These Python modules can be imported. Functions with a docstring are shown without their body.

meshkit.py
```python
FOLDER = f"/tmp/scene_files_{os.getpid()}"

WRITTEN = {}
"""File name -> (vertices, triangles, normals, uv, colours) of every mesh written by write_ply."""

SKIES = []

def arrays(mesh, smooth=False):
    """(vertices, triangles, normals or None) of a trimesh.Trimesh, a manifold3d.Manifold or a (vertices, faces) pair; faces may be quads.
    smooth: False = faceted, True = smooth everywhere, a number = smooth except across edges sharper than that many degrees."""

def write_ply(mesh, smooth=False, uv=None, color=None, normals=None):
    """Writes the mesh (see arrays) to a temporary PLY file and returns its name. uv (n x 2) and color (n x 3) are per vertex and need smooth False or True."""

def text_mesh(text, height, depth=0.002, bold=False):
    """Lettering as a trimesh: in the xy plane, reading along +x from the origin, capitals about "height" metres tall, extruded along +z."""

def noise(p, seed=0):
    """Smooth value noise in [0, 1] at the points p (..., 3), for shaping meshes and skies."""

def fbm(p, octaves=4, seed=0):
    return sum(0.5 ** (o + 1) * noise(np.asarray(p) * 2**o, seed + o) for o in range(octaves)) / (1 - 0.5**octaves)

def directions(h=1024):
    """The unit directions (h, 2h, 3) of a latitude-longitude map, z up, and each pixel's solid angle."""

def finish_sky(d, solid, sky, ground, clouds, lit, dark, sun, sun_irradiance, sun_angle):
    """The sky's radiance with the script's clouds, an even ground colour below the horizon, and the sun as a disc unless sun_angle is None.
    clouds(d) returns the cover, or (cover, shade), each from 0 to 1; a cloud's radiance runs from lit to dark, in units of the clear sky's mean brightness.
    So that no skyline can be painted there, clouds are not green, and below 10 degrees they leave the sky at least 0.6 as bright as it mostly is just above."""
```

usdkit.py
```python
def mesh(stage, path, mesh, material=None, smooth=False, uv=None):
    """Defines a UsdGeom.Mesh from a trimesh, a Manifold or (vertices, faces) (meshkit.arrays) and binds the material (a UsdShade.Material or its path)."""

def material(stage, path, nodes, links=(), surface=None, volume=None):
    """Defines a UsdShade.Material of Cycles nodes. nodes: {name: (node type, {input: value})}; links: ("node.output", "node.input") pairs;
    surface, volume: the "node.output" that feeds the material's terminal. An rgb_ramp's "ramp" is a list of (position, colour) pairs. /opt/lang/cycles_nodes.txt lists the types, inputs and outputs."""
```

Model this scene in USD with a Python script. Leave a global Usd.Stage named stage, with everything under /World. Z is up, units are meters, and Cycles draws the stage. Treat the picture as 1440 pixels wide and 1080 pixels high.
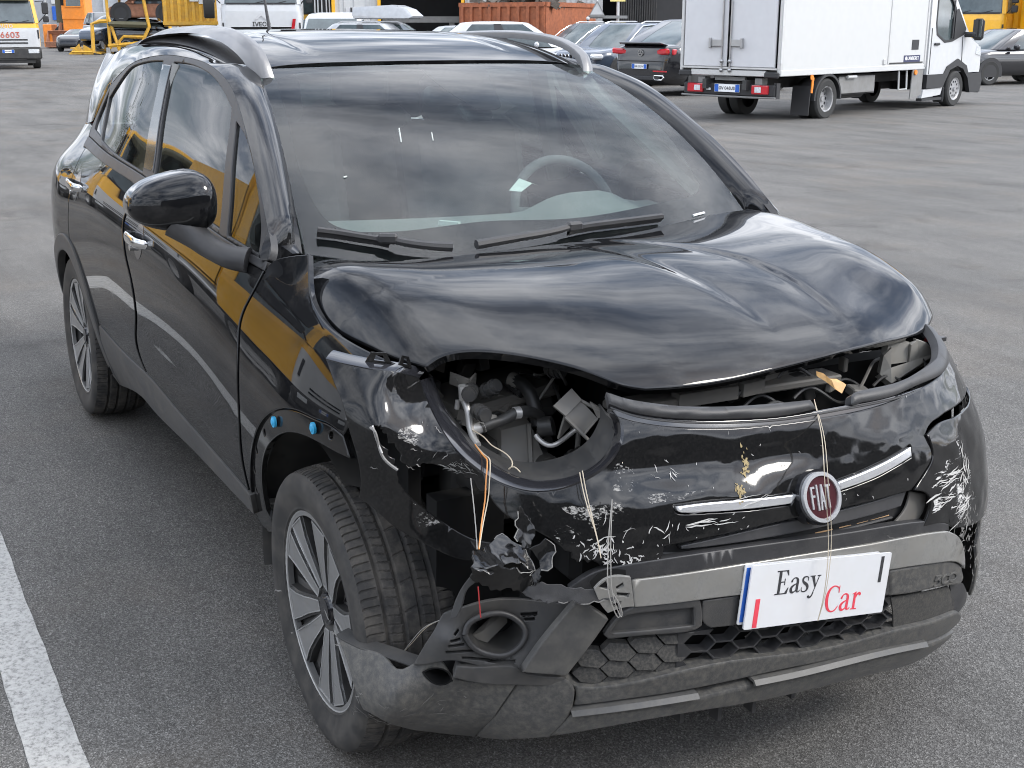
# Yard with a crashed black car: z up, metres; the car points along +x, its left is +y. It leans a little on its broken suspension (CAR_R).
import math, random
import numpy as np, trimesh, shapely, usdkit, meshkit
from shapely.geometry import Polygon, LineString, Point, box as sbox
from shapely.ops import unary_union
from scipy.spatial import Delaunay
from scipy.interpolate import RectBivariateSpline, RBFInterpolator, PchipInterpolator, CubicSpline
from pxr import Usd, UsdGeom, UsdShade, UsdLux, Sdf, Gf, Vt

EXPOSURE = 0.66
SUN = (0.55, 0.62, 0.72); SUN_INTENSITY = 0.36; SUN_ANGLE = 16.0
SKY_STRENGTH = 0.10
CLOUD_LO, CLOUD_HI = (7.6, 8.8, 11.2), (22.0, 22.6, 24.0)
CLOUD_AT = (0.3, 9.2, 0)

stage = Usd.Stage.CreateInMemory()
UsdGeom.SetStageUpAxis(stage, UsdGeom.Tokens.z); UsdGeom.SetStageMetersPerUnit(stage, 1.0)
UsdGeom.Xform.Define(stage, '/World'); UsdGeom.Scope.Define(stage, '/World/Looks')

# ---- camera
CAM_EYE = (2.703, -1.717, 1.641); CAM_YAW, CAM_PITCH, CAM_ROLL, CAM_F = 2.64056, -0.28133, 0.0, 1761.25   # focal length in pixels of a 1440 wide picture
def cam_axes():
    f = np.array([math.cos(CAM_PITCH)*math.cos(CAM_YAW), math.cos(CAM_PITCH)*math.sin(CAM_YAW), math.sin(CAM_PITCH)])
    r = np.cross(f, [0, 0, 1]); r /= np.linalg.norm(r); u = np.cross(r, f)
    return math.cos(CAM_ROLL)*r + math.sin(CAM_ROLL)*u, -math.sin(CAM_ROLL)*r + math.cos(CAM_ROLL)*u, f
CAR_R = np.array([[.999771, -.000363, .021401], [0, .999856, .016955], [-.021404, -.016951, .999627]])
cam = UsdGeom.Camera.Define(stage, '/World/camera')
_r, _u, _f = cam_axes()
cam.AddTransformOp().Set(Gf.Matrix4d(*_r, 0, *_u, 0, *(-_f), 0, *CAM_EYE, 1))
cam.CreateHorizontalApertureAttr(36.0); cam.CreateVerticalApertureAttr(27.0)
cam.CreateFocalLengthAttr(36.0*CAM_F/1440); cam.CreateClippingRangeAttr(Gf.Vec2f(0.05, 2000))
cam.CreateExposureAttr(EXPOSURE)

# ---- sky and sun
SUN_DIR = np.array(SUN); SUN_DIR = SUN_DIR/np.linalg.norm(SUN_DIR)
SUN_EL, SUN_ROT = math.asin(SUN_DIR[2]), math.atan2(SUN_DIR[0], SUN_DIR[1])
usdkit.material(stage, '/World/Looks/sky', {
    'sky': ('sky_texture', {'sky_type': 'single_scattering', 'sun_disc': False, 'sun_elevation': SUN_EL, 'sun_rotation': SUN_ROT, 'altitude': 50.0, 'air_density': 1.0, 'aerosol_density': 1.6, 'ozone_density': 1.0}),
    'geo': ('texture_coordinate', {}),
    'sep': ('separate_xyz', {}),
    'zz': ('math', {'math_type': 'maximum', 'value2': 0.0}), 'za': ('math', {'math_type': 'add', 'value2': 0.16}),
    'dx': ('math', {'math_type': 'divide'}), 'dy': ('math', {'math_type': 'divide'}),
    'cmb': ('combine_xyz', {'z': 0.0}),
    'map': ('mapping', {'scale': (1.0, 1.0, 1.0), 'rotation': (0, 0, 0.5), 'location': CLOUD_AT}),
    'n1': ('noise_texture', {'scale': 1.15, 'detail': 8.0, 'roughness': 0.58, 'distortion': 0.35}),
    'cover': ('rgb_ramp', {'ramp': [(0.0, (.12, .12, .12)), (0.38, (.18, .18, .18)), (0.50, (.74, .74, .74)), (0.60, (1, 1, 1)), (1.0, (1, 1, 1))]}),
    'n2': ('noise_texture', {'scale': 2.3, 'detail': 6.0, 'roughness': 0.6, 'distortion': 0.2}),
    'cloud': ('rgb_ramp', {'ramp': [(0.0, CLOUD_LO), (0.38, CLOUD_LO), (0.62, CLOUD_HI), (1.0, CLOUD_HI)]}),
    'mix': ('mix', {'mix_type': 'mix'}),
    'low': ('map_range', {'from_min': 0.0, 'from_max': 0.75, 'to_min': .82, 'to_max': 1.0, 'clamp': True}), 'dim': ('mix', {'mix_type': 'multiply', 'fac': 1.0}),
    'm1': ('math', {'math_type': 'multiply', 'value2': float(SUN_DIR[0])}), 'm2': ('math', {'math_type': 'multiply_add', 'value2': float(SUN_DIR[1])}), 'm3': ('math', {'math_type': 'multiply_add', 'value2': float(SUN_DIR[2])}), 'glow': ('map_range', {'from_min': 0.05, 'from_max': 1.0, 'to_min': .78, 'to_max': 1.45, 'clamp': True}), 'lit': ('mix', {'mix_type': 'multiply', 'fac': 1.0}),
    'bg': ('background_shader', {'strength': SKY_STRENGTH})},
    [('geo.generated', 'sep.vector'), ('sep.z', 'zz.value1'), ('zz.value', 'za.value1'), ('sep.x', 'dx.value1'), ('za.value', 'dx.value2'), ('sep.y', 'dy.value1'), ('za.value', 'dy.value2'),
     ('dx.value', 'cmb.x'), ('dy.value', 'cmb.y'), ('cmb.vector', 'map.vector'), ('map.vector', 'n1.vector'), ('map.vector', 'n2.vector'), ('n1.fac', 'cover.fac'), ('n2.fac', 'cloud.fac'),
     ('cover.color', 'mix.fac'), ('sky.color', 'mix.color1'), ('cloud.color', 'mix.color2'), ('sep.z', 'low.value'), ('low.result', 'dim.color2'), ('mix.color', 'dim.color1'), ('sep.x', 'm1.value1'), ('sep.y', 'm2.value1'), ('m1.value', 'm2.value3'), ('sep.z', 'm3.value1'), ('m2.value', 'm3.value3'), ('m3.value', 'glow.value'), ('dim.color', 'lit.color1'), ('glow.result', 'lit.color2'), ('lit.color', 'bg.color')], surface='bg.background')
dome = UsdLux.DomeLight.Define(stage, '/World/sky')
UsdShade.MaterialBindingAPI.Apply(dome.GetPrim()).Bind(UsdShade.Material.Get(stage, '/World/Looks/sky'))
dome.GetPrim().SetCustomDataByKey('kind', 'structure')
sun = UsdLux.DistantLight.Define(stage, '/World/sun')
sun.CreateIntensityAttr(SUN_INTENSITY); sun.CreateAngleAttr(SUN_ANGLE); sun.CreateColorAttr(Gf.Vec3f(1.0, 0.95, 0.88)); sun.CreateNormalizeAttr(True)
_z = SUN_DIR; _x = np.cross([0, 0, 1], _z); _x /= np.linalg.norm(_x); _y = np.cross(_z, _x)
sun.AddTransformOp().Set(Gf.Matrix4d(*_x, 0, *_y, 0, *_z, 0, 0, 0, 30, 1))

# ---- helpers: prims
_used = {}
def numbered(path):
    k = _used.get(path, 0); _used[path] = k + 1
    return path if k == 0 else f'{path}_{k:03d}'
def looks(m): return UsdShade.Material.Get(stage, '/World/Looks/' + m)
def custom(p, label=None, cat=None, group=None, kind=None):
    for k, v in (('label', label), ('category', cat), ('group', group), ('kind', kind)):
        if v: p.SetCustomDataByKey(k, v)
    return p
def path_of(parent): return '/World' if parent is None else (parent if isinstance(parent, str) else str(parent.GetPath()))
def thing(name, label=None, cat=None, loc=(0, 0, 0), rotz=0.0, group=None, kind=None, mat=None, parent=None, under=None):
    x = UsdGeom.Xform.Define(stage, numbered((under or path_of(parent)) + '/' + name))
    if mat is not None: x.AddTransformOp().Set(Gf.Matrix4d(*np.asarray(mat, float).T.ravel()))
    elif loc != (0, 0, 0) or rotz:
        x.AddTranslateOp().Set(Gf.Vec3d(*map(float, loc))); x.AddRotateZOp().Set(float(rotz))
    return custom(x.GetPrim(), label, cat, group, kind)
def put(name, mesh, mat, parent=None, smooth=30, label=None, cat=None, group=None, kind=None):
    """One Mesh prim. mesh: trimesh, (v, f) or (v, f, normals)."""
    p = numbered(path_of(parent) + '/' + name)
    if isinstance(mesh, tuple) and len(mesh) == 3:
        v, f, n = mesh
        m = usdkit.mesh(stage, p, (v, f), looks(mat), False)
        m.CreateNormalsAttr(Vt.Vec3fArray.FromNumpy(np.ascontiguousarray(n, np.float32))); m.SetNormalsInterpolation('vertex')
    else:
        m = usdkit.mesh(stage, p, mesh, looks(mat), smooth)
    return custom(m.GetPrim(), label, cat, group, kind)
def copy_of(src, name, label=None, cat=None, loc=(0, 0, 0), rotz=0.0, group=None, parent=None, mat=None, inst=True):
    t = thing(name, label, cat, loc, rotz, group, parent=parent, mat=mat)
    t.GetReferences().AddInternalReference(src.GetPath() if not isinstance(src, str) else src)
    if inst: t.SetInstanceable(True)
    return t

def puts(name, meshes, mat, parent=None, **k):
    for m in meshes: put(name, m, mat, parent, **k)

# ---- helpers: meshes
def T4(loc=(0, 0, 0), R=None):
    m = np.eye(4); m[:3, 3] = loc
    if R is not None: m[:3, :3] = R
    return m
def rotm(axis, deg): return trimesh.transformations.rotation_matrix(math.radians(deg), axis)[:3, :3]
def cat(ms): return trimesh.util.concatenate([m for m in ms if m is not None and len(m.faces)])
def box(cx, cy, cz, sx, sy, sz, R=None, bev=0.0):
    if bev: 
        m = rbox(sx, sy, sz, bev)
    else: m = trimesh.creation.box((sx, sy, sz))
    m.apply_transform(T4((cx, cy, cz), R)); return m
def rbox(sx, sy, sz, r):
    """Box with chamfered edges."""
    pts = []
    for i in (-1, 1):
        for j in (-1, 1):
            for k in (-1, 1):
                for d in range(3):
                    h = np.array([sx/2 - r, sy/2 - r, sz/2 - r]); h[d] += r
                    pts.append(h*(i, j, k))
    return trimesh.convex.convex_hull(np.array(pts))
def cyl(a, b, r, n=12, r2=None):
    a, b = np.asarray(a, float), np.asarray(b, float); d = b - a; L = np.linalg.norm(d); z = d/L
    x = np.cross(z, [0, 0, 1.0] if abs(z[2]) < .9 else [1.0, 0, 0]); x /= np.linalg.norm(x); y = np.cross(z, x)
    t = np.arange(n)*2*np.pi/n; ring = np.cos(t)[:, None]*x + np.sin(t)[:, None]*y
    r2 = r if r2 is None else r2
    v = np.vstack([a + ring*r, b + ring*r2, [a], [b]]); f = []
    for i in range(n):
        j = (i + 1) % n; f += [[i, j, n + j], [i, n + j, n + i], [2*n, j, i], [2*n + 1, n + i, n + j]]
    return trimesh.Trimesh(v, f, process=False)
def tube(pts, r, n=8, cap=True, spline=0):
    p = np.asarray(pts, float)
    if spline: p = spl(p, spline)
    t = np.gradient(p, axis=0); t /= np.linalg.norm(t, axis=1, keepdims=True) + 1e-12
    ref = np.array([0, 0, 1.0]) if abs(t[0][2]) < .9 else np.array([1.0, 0, 0])
    x = np.cross(t[0], ref); x /= np.linalg.norm(x); X = []
    for k in range(len(p)):
        x = x - t[k]*(x @ t[k]); x /= np.linalg.norm(x) + 1e-12; X.append(x)
    X = np.array(X); Y = np.cross(t, X); a = np.arange(n)*2*np.pi/n
    r = np.broadcast_to(r, (len(p),))
    v = (p[:, None] + r[:, None, None]*(np.cos(a)[None, :, None]*X[:, None] + np.sin(a)[None, :, None]*Y[:, None])).reshape(-1, 3)
    f = []
    for i in range(len(p) - 1):
        for j in range(n):
            k = (j + 1) % n; f += [[i*n + j, i*n + k, (i + 1)*n + k], [i*n + j, (i + 1)*n + k, (i + 1)*n + j]]
    if cap:
        v = np.vstack([v, p[:1], p[-1:]]); c0, c1 = len(v) - 2, len(v) - 1; m = (len(p) - 1)*n
        for j in range(n): k = (j + 1) % n; f += [[c0, k, j], [c1, m + j, m + k]]
    return trimesh.Trimesh(v, f, process=False)
def prism(poly, h, R=None, loc=(0, 0, 0)):
    """Extrude a shapely polygon or a point list by h along +z, then R and loc."""
    if not hasattr(poly, 'geom_type'): poly = Polygon(poly)
    if not poly.is_valid: poly = poly.buffer(0)
    ms = [trimesh.creation.extrude_polygon(g, h, engine='earcut') for g in getattr(poly, 'geoms', [poly]) if g.area > 1e-9]
    m = cat(ms); m.apply_transform(T4(loc, R)); return m
R_XZ = np.array([[1, 0, 0], [0, 0, -1], [0, 1, 0]], float)      # (u, v, h) -> (u, -h, v): drawing in x-z, thickness towards -y
R_YZ = np.array([[0, 0, 1], [1, 0, 0], [0, 1, 0]], float)       # (u, v, h) -> (h, u, v): drawing in y-z, thickness towards +x
def xzprism(poly, y0, y1): return prism(poly, y1 - y0, R_XZ, (0, y1, 0))
def yzprism(poly, x0, x1): return prism(poly, x1 - x0, R_YZ, (x0, 0, 0))
def revolve(prof, n=48, axis='y'):
    """prof: (r, h) points, outside to the right; turned about the y axis (h along y)."""
    prof = np.asarray(prof, float); a = np.arange(n)*2*np.pi/n; m = len(prof)
    v = np.stack([np.cos(a)[:, None]*prof[:, 0], np.broadcast_to(prof[:, 1], (n, m)), np.sin(a)[:, None]*prof[:, 0]], -1).reshape(-1, 3)
    f = []
    for i in range(n):
        j = (i + 1) % n
        for k in range(m - 1): f += [[i*m + k, j*m + k, j*m + k + 1], [i*m + k, j*m + k + 1, i*m + k + 1]]
    return trimesh.Trimesh(v, f, process=False)
def grid(P, flip=False, close_u=False):
    """P: (a, b, 3) grid -> trimesh."""
    P = np.asarray(P, float); a, b = P.shape[:2]
    ia = np.arange(a if close_u else a - 1); i, j = np.meshgrid(ia, np.arange(b - 1), indexing='ij'); i2 = (i + 1) % a
    q = np.stack([i*b + j, i2*b + j, i2*b + j + 1, i*b + j + 1], -1).reshape(-1, 4)
    f = np.vstack([q[:, [0, 1, 2]], q[:, [0, 2, 3]]])
    return trimesh.Trimesh(P.reshape(-1, 3), f[:, ::-1] if flip else f, process=False)
def spl(p, per=6, closed=False):
    """Centripetal-ish Catmull-Rom through the points."""
    p = np.asarray(p, float)
    if len(p) < 3: return np.array([p[0] + (p[-1] - p[0])*t for t in np.linspace(0, 1, per + 1)])
    d = np.maximum(np.linalg.norm(np.diff(p, axis=0), axis=1), 1e-6)**.5; t = np.concatenate([[0], np.cumsum(d)])
    tt = np.unique(np.concatenate([np.linspace(t[i], t[i + 1], per + 1) for i in range(len(t) - 1)]))
    return np.stack([PchipInterpolator(t, p[:, k])(tt) if False else CubicSpline(t, p[:, k], bc_type='natural')(tt) for k in range(p.shape[1])], 1)
def strokes(paths, w=None):
    """Union of round strokes: each path a list of (x, y, width)."""
    g = []
    for p in paths:
        q = spl(p, 8) if len(p) > 2 else np.array(p, float)
        for a, b in zip(q[:-1], q[1:]): g.append(unary_union([Point(a[:2]).buffer(a[2]/2, 6), Point(b[:2]).buffer(b[2]/2, 6)]).convex_hull)
    return unary_union(g)
def dens(ring, res):
    return np.asarray(shapely.segmentize(LineString(ring), res).coords)[:-1]
def shape_of(segs, per=5):
    """A polygon from smooth segments (lists of points) that meet at corners."""
    out = []
    for s in segs:
        q = spl(s, per) if len(s) > 2 else np.asarray(s, float)
        out.append(q)
    p = Polygon(np.vstack(out))
    return p if p.is_valid else p.buffer(0)
def jag(poly, amp, seed=0, step=.008, keep=None):
    """Break a smooth outline into ragged teeth."""
    g = np.random.default_rng(seed); out = []
    for q in getattr(poly, 'geoms', [poly]):
        c = dens(q.exterior.coords, step); n = len(c); t = np.roll(c, -1, 0) - np.roll(c, 1, 0); nn = np.stack([t[:, 1], -t[:, 0]], 1); nn /= np.linalg.norm(nn, axis=1, keepdims=True) + 1e-12
        a = g.normal(0, amp, n)*(g.random(n) < .7) + np.repeat(g.normal(0, amp*1.6, n//5 + 1), 5)[:n]
        if keep is not None: a = a*np.array([0.0 if keep(p) else 1.0 for p in c])
        r = Polygon(c + nn*a[:, None]).buffer(0); out.append(max(getattr(r, 'geoms', [r]), key=lambda w: w.area))
    return unary_union(out)
def fnormal(f, uv, e=2e-3):
    du = f(uv + [e, 0]) - f(uv - [e, 0]); dv = f(uv + [0, e]) - f(uv - [0, e])
    n = np.cross(du, dv); return n/(np.linalg.norm(n, axis=1, keepdims=True) + 1e-15)
def panel(poly, f, res=.025, off=0.0, thick=.012, bev=.003, flip=False, disp=None, back=False):
    """A sheet of thickness `thick` cut to the polygon in the parameters of the surface f, with a rolled edge. -> (v, f, n)"""
    V, F, N = [], [], []; base = 0
    for g in getattr(poly, 'geoms', [poly]):
        if g.geom_type != 'Polygon' or g.area < 1e-7: continue
        g = shapely.geometry.polygon.orient(g)
        inner = g.buffer(-bev) if bev else g
        rings = [dens(g.exterior.coords, res)] + [dens(h.coords, res) for h in g.interiors]
        pts = list(rings)
        if bev:
            for q in getattr(inner, 'geoms', [inner]):
                if q.is_empty: continue
                pts += [dens(q.exterior.coords, res)] + [dens(h.coords, res) for h in q.interiors]
        x0, y0, x1, y1 = g.bounds
        gx, gy = np.meshgrid(np.arange(x0 + res*.5, x1, res), np.arange(y0 + res*.433, y1, res*.866)); gx = gx + (np.arange(gx.shape[0]) % 2)[:, None]*res*.5
        gp = np.stack([gx.ravel(), gy.ravel()], 1); core = g.buffer(-max(bev*2, res*.55))
        if not core.is_empty: gp = gp[shapely.contains_xy(core, gp[:, 0], gp[:, 1])]
        else: gp = gp[:0]
        P = np.vstack(pts + [gp]); nb = sum(len(r) for r in rings)
        d = Delaunay(P); t = d.simplices; c = P[t].mean(1)
        t = t[shapely.contains_xy(g, c[:, 0], c[:, 1])]
        A = P[t]; area = (A[:, 1, 0] - A[:, 0, 0])*(A[:, 2, 1] - A[:, 0, 1]) - (A[:, 1, 1] - A[:, 0, 1])*(A[:, 2, 0] - A[:, 0, 0])
        t = t[np.abs(area) > 1e-10]; area = area[np.abs(area) > 1e-10]; t[area < 0] = t[area < 0][:, ::-1]
        X = f(P); n = fnormal(f, P)
        if flip: n = -n
        o = np.full(len(P), off)
        if disp is not None:
            e = 2e-3; o = o + disp(P)
            def fd(q): return f(q) + (fnormal(f, q)*(-1 if flip else 1))*disp(q)[:, None]
            n = fnormal(fd, P)*(-1 if flip else 1)
        X = X + n*o[:, None]
        if bev:
            # outward direction at the boundary, in 3D
            k = 0
            for r in rings:
                m = len(r); idx = np.arange(k, k + m); ring3 = X[idx]; tan = np.roll(ring3, -1, 0) - np.roll(ring3, 1, 0)
                out = np.cross(tan, n[idx]); out /= np.linalg.norm(out, axis=1, keepdims=True) + 1e-15
                if flip: out = -out
                X[idx] -= n[idx]*bev*.7; nn = n[idx]*.75 + out*.65; n[idx] = nn/np.linalg.norm(nn, axis=1, keepdims=True); k += m
        tt = t[:, ::-1] if flip else t
        V.append(X); N.append(n); F.append(tt + base); base += len(X)
        k = 0
        for r in rings:
            m = len(r); idx = np.arange(k, k + m); a = X[idx]; nb_ = fnormal(f, P[idx])*(-1 if flip else 1); b = a - nb_*thick
            tan = np.roll(a, -1, 0) - np.roll(a, 1, 0); out = np.cross(tan, nb_); out /= np.linalg.norm(out, axis=1, keepdims=True) + 1e-15
            if flip: out = -out
            i = np.arange(m); j = (i + 1) % m
            q = np.vstack([np.stack([i, i + m, j + m], 1), np.stack([i, j + m, j], 1)])
            if flip: q = q[:, ::-1]
            V += [a, b]; N += [out, out]; F.append(q + base); base += 2*m; k += m
        if back:
            Xb = X - n*0 - fnormal(f, P)*(-1 if flip else 1)*thick
            V.append(Xb); N.append(-n); F.append(tt[:, ::-1] + base); base += len(Xb)
    return np.vstack(V), np.vstack(F), np.vstack(N)
def mirror(m):
    if isinstance(m, tuple):
        v, f, n = m; s = np.array([1, -1, 1.0]); return v*s, f[:, ::-1], n*s
    m = m.copy(); m.vertices[:, 1] *= -1; m.faces = m.faces[:, ::-1]; return m
def ruled(A, B, n=6, bulge=0.0, bdir=None, m=None):
    """Strip between two polylines (same length after resampling), bulging along its normal."""
    def rs(p, k):
        p = np.asarray(p, float); d = np.concatenate([[0], np.cumsum(np.linalg.norm(np.diff(p, axis=0), axis=1))]); t = np.linspace(0, d[-1], k)
        return np.stack([np.interp(t, d, p[:, i]) for i in range(3)], 1)
    m = m or max(len(A), len(B)); A, B = rs(A, m), rs(B, m); s = np.linspace(0, 1, n + 1)
    P = A[:, None]*(1 - s)[None, :, None] + B[:, None]*s[None, :, None]
    if bulge:
        t = np.gradient(P, axis=0); c = (B - A)[:, None]; nn = np.cross(t, np.broadcast_to(c, P.shape)); nn /= np.linalg.norm(nn, axis=2, keepdims=True) + 1e-12
        if bdir is not None: nn *= np.sign((nn @ np.asarray(bdir, float)))[..., None]
        P = P + nn*(bulge*4*s*(1 - s))[None, :, None]
    return P
def shell(P, thick, flip=False):
    """A grid sheet given thickness: closed mesh."""
    P = np.asarray(P, float); tu = np.gradient(P, axis=0); tv = np.gradient(P, axis=1); n = np.cross(tu, tv); n /= np.linalg.norm(n, axis=2, keepdims=True) + 1e-12
    if flip: n = -n
    a, b = P.shape[:2]; Q = P - n*thick
    ring = [(i, 0) for i in range(a)] + [(a - 1, j) for j in range(1, b)] + [(i, b - 1) for i in range(a - 2, -1, -1)] + [(0, j) for j in range(b - 2, 0, -1)]
    top, bot = grid(P, flip), grid(Q, not flip)
    r = np.array([i*b + j for i, j in ring]); k = len(r); idx = np.arange(k); nx = (idx + 1) % k
    R = np.vstack([P.reshape(-1, 3)[r], Q.reshape(-1, 3)[r]])
    q = np.vstack([np.stack([idx, idx + k, nx + k], 1), np.stack([idx, nx + k, nx], 1)])
    side = trimesh.Trimesh(R, q[:, ::-1] if flip else q, process=False)
    m = cat([top, bot, side]); return m
class Free:
    """A smooth free-form sheet through control points: parameters are metres in the points' best plane; w points roughly along `out`."""
    def __init__(s, pts, out=(1, 0, 0), up=(0, 0, 1), smoothing=0.0):
        p = np.asarray(pts, float); s.o = p.mean(0)
        _, _, vt = np.linalg.svd(p - s.o); n = vt[2]
        if n @ np.asarray(out, float) < 0: n = -n
        v = np.asarray(up, float) - n*(n @ np.asarray(up, float)); v /= np.linalg.norm(v); u = np.cross(v, n)
        s.u, s.v, s.n = u, v, n; q = p - s.o
        s.uv = np.stack([q @ u, q @ v], 1)
        s.h = RBFInterpolator(s.uv, q @ n, kernel='thin_plate_spline', smoothing=smoothing)
    def __call__(s, P):
        P = np.asarray(P, float); return s.o + P[:, :1]*s.u + P[:, 1:2]*s.v + s.h(P)[:, None]*s.n

# ---- materials
def M(name, nodes, links, surface='p.BSDF', volume=None): usdkit.material(stage, '/World/Looks/' + name, nodes, links, surface=surface, volume=volume)
def plain(name, col, rough=.5, metal=0.0, spec=.5, coat=0.0, var=.12, scale=6.0, bump=0.0, bscale=300.0, dust=None, dust_amt=.5, dust_scale=4.0, coat_rough=.03, rvar=0.0):
    """Principled material whose colour varies a little with noise; optional fine bump and a dust layer that lies in patches."""
    c = np.array(col, float)
    n = {'tc': ('texture_coordinate', {}), 'n': ('noise_texture', {'scale': scale, 'detail': 5.0, 'roughness': .6}),
         'r': ('rgb_ramp', {'ramp': [(.25, tuple(c*(1 - var))), (.75, tuple(np.minimum(c*(1 + var), 1)))]}),
         'p': ('principled_bsdf', {'roughness': rough, 'metallic': metal, 'specular_ior_level': spec, 'coat_weight': coat, 'coat_roughness': coat_rough})}
    l = [('tc.object', 'n.vector'), ('n.fac', 'r.fac')]
    colour = 'r.color'
    if dust is not None:
        n['dn'] = ('noise_texture', {'scale': dust_scale, 'detail': 9.0, 'roughness': .7}); n['dr'] = ('rgb_ramp', {'ramp': [(.42, (0, 0, 0)), (.72, (dust_amt,)*3)]})
        n['dm'] = ('mix', {'mix_type': 'mix', 'color2': tuple(dust)})
        l += [('tc.object', 'dn.vector'), ('dn.fac', 'dr.fac'), ('dr.color', 'dm.fac'), ('r.color', 'dm.color1')]; colour = 'dm.color'
        n['rm'] = ('mix_float', {'a': rough, 'b': .85}); l += [('dr.color', 'rm.fac'), ('rm.result', 'p.roughness')]
    elif rvar:
        n['rm'] = ('map_range', {'from_min': .3, 'from_max': .7, 'to_min': rough - rvar, 'to_max': rough + rvar}); l += [('n.fac', 'rm.value'), ('rm.result', 'p.roughness')]
    l.append((colour, 'p.base_color'))
    if bump:
        n['bn'] = ('noise_texture', {'scale': bscale, 'detail': 3.0}); n['b'] = ('bump', {'strength': bump, 'distance': .002})
        l += [('tc.object', 'bn.vector'), ('bn.fac', 'b.height'), ('b.normal', 'p.normal')]
    M(name, n, l)
def glass(name, tint, rough=0.0, boost=1.0, dirt=0.04):
    M(name, {'t': ('transparent_bsdf', {'color': tint}), 'g': ('glossy_bsdf', {'color': (1, 1, 1), 'roughness': rough}), 'f': ('fresnel', {'IOR': 1.52}), 'm': ('math', {'math_type': 'multiply_add', 'value2': boost, 'value3': dirt*.0, 'use_clamp': True}),
             'mx': ('mix_closure', {}), 'd': ('diffuse_bsdf', {'color': (.45, .47, .45)}), 'n': ('noise_texture', {'scale': 5.0, 'detail': 9.0, 'roughness': .7}), 'dr': ('rgb_ramp', {'ramp': [(.4, (0, 0, 0)), (.8, (dirt,)*3)]}), 'm2': ('mix_closure', {}), 'tc': ('texture_coordinate', {})},
      [('f.fac', 'm.value1'), ('m.value', 'mx.fac'), ('t.BSDF', 'mx.closure1'), ('g.BSDF', 'mx.closure2'), ('tc.object', 'n.vector'), ('n.fac', 'dr.fac'), ('dr.color', 'm2.fac'), ('mx.closure', 'm2.closure1'), ('d.BSDF', 'm2.closure2')], 'm2.closure')
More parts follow.
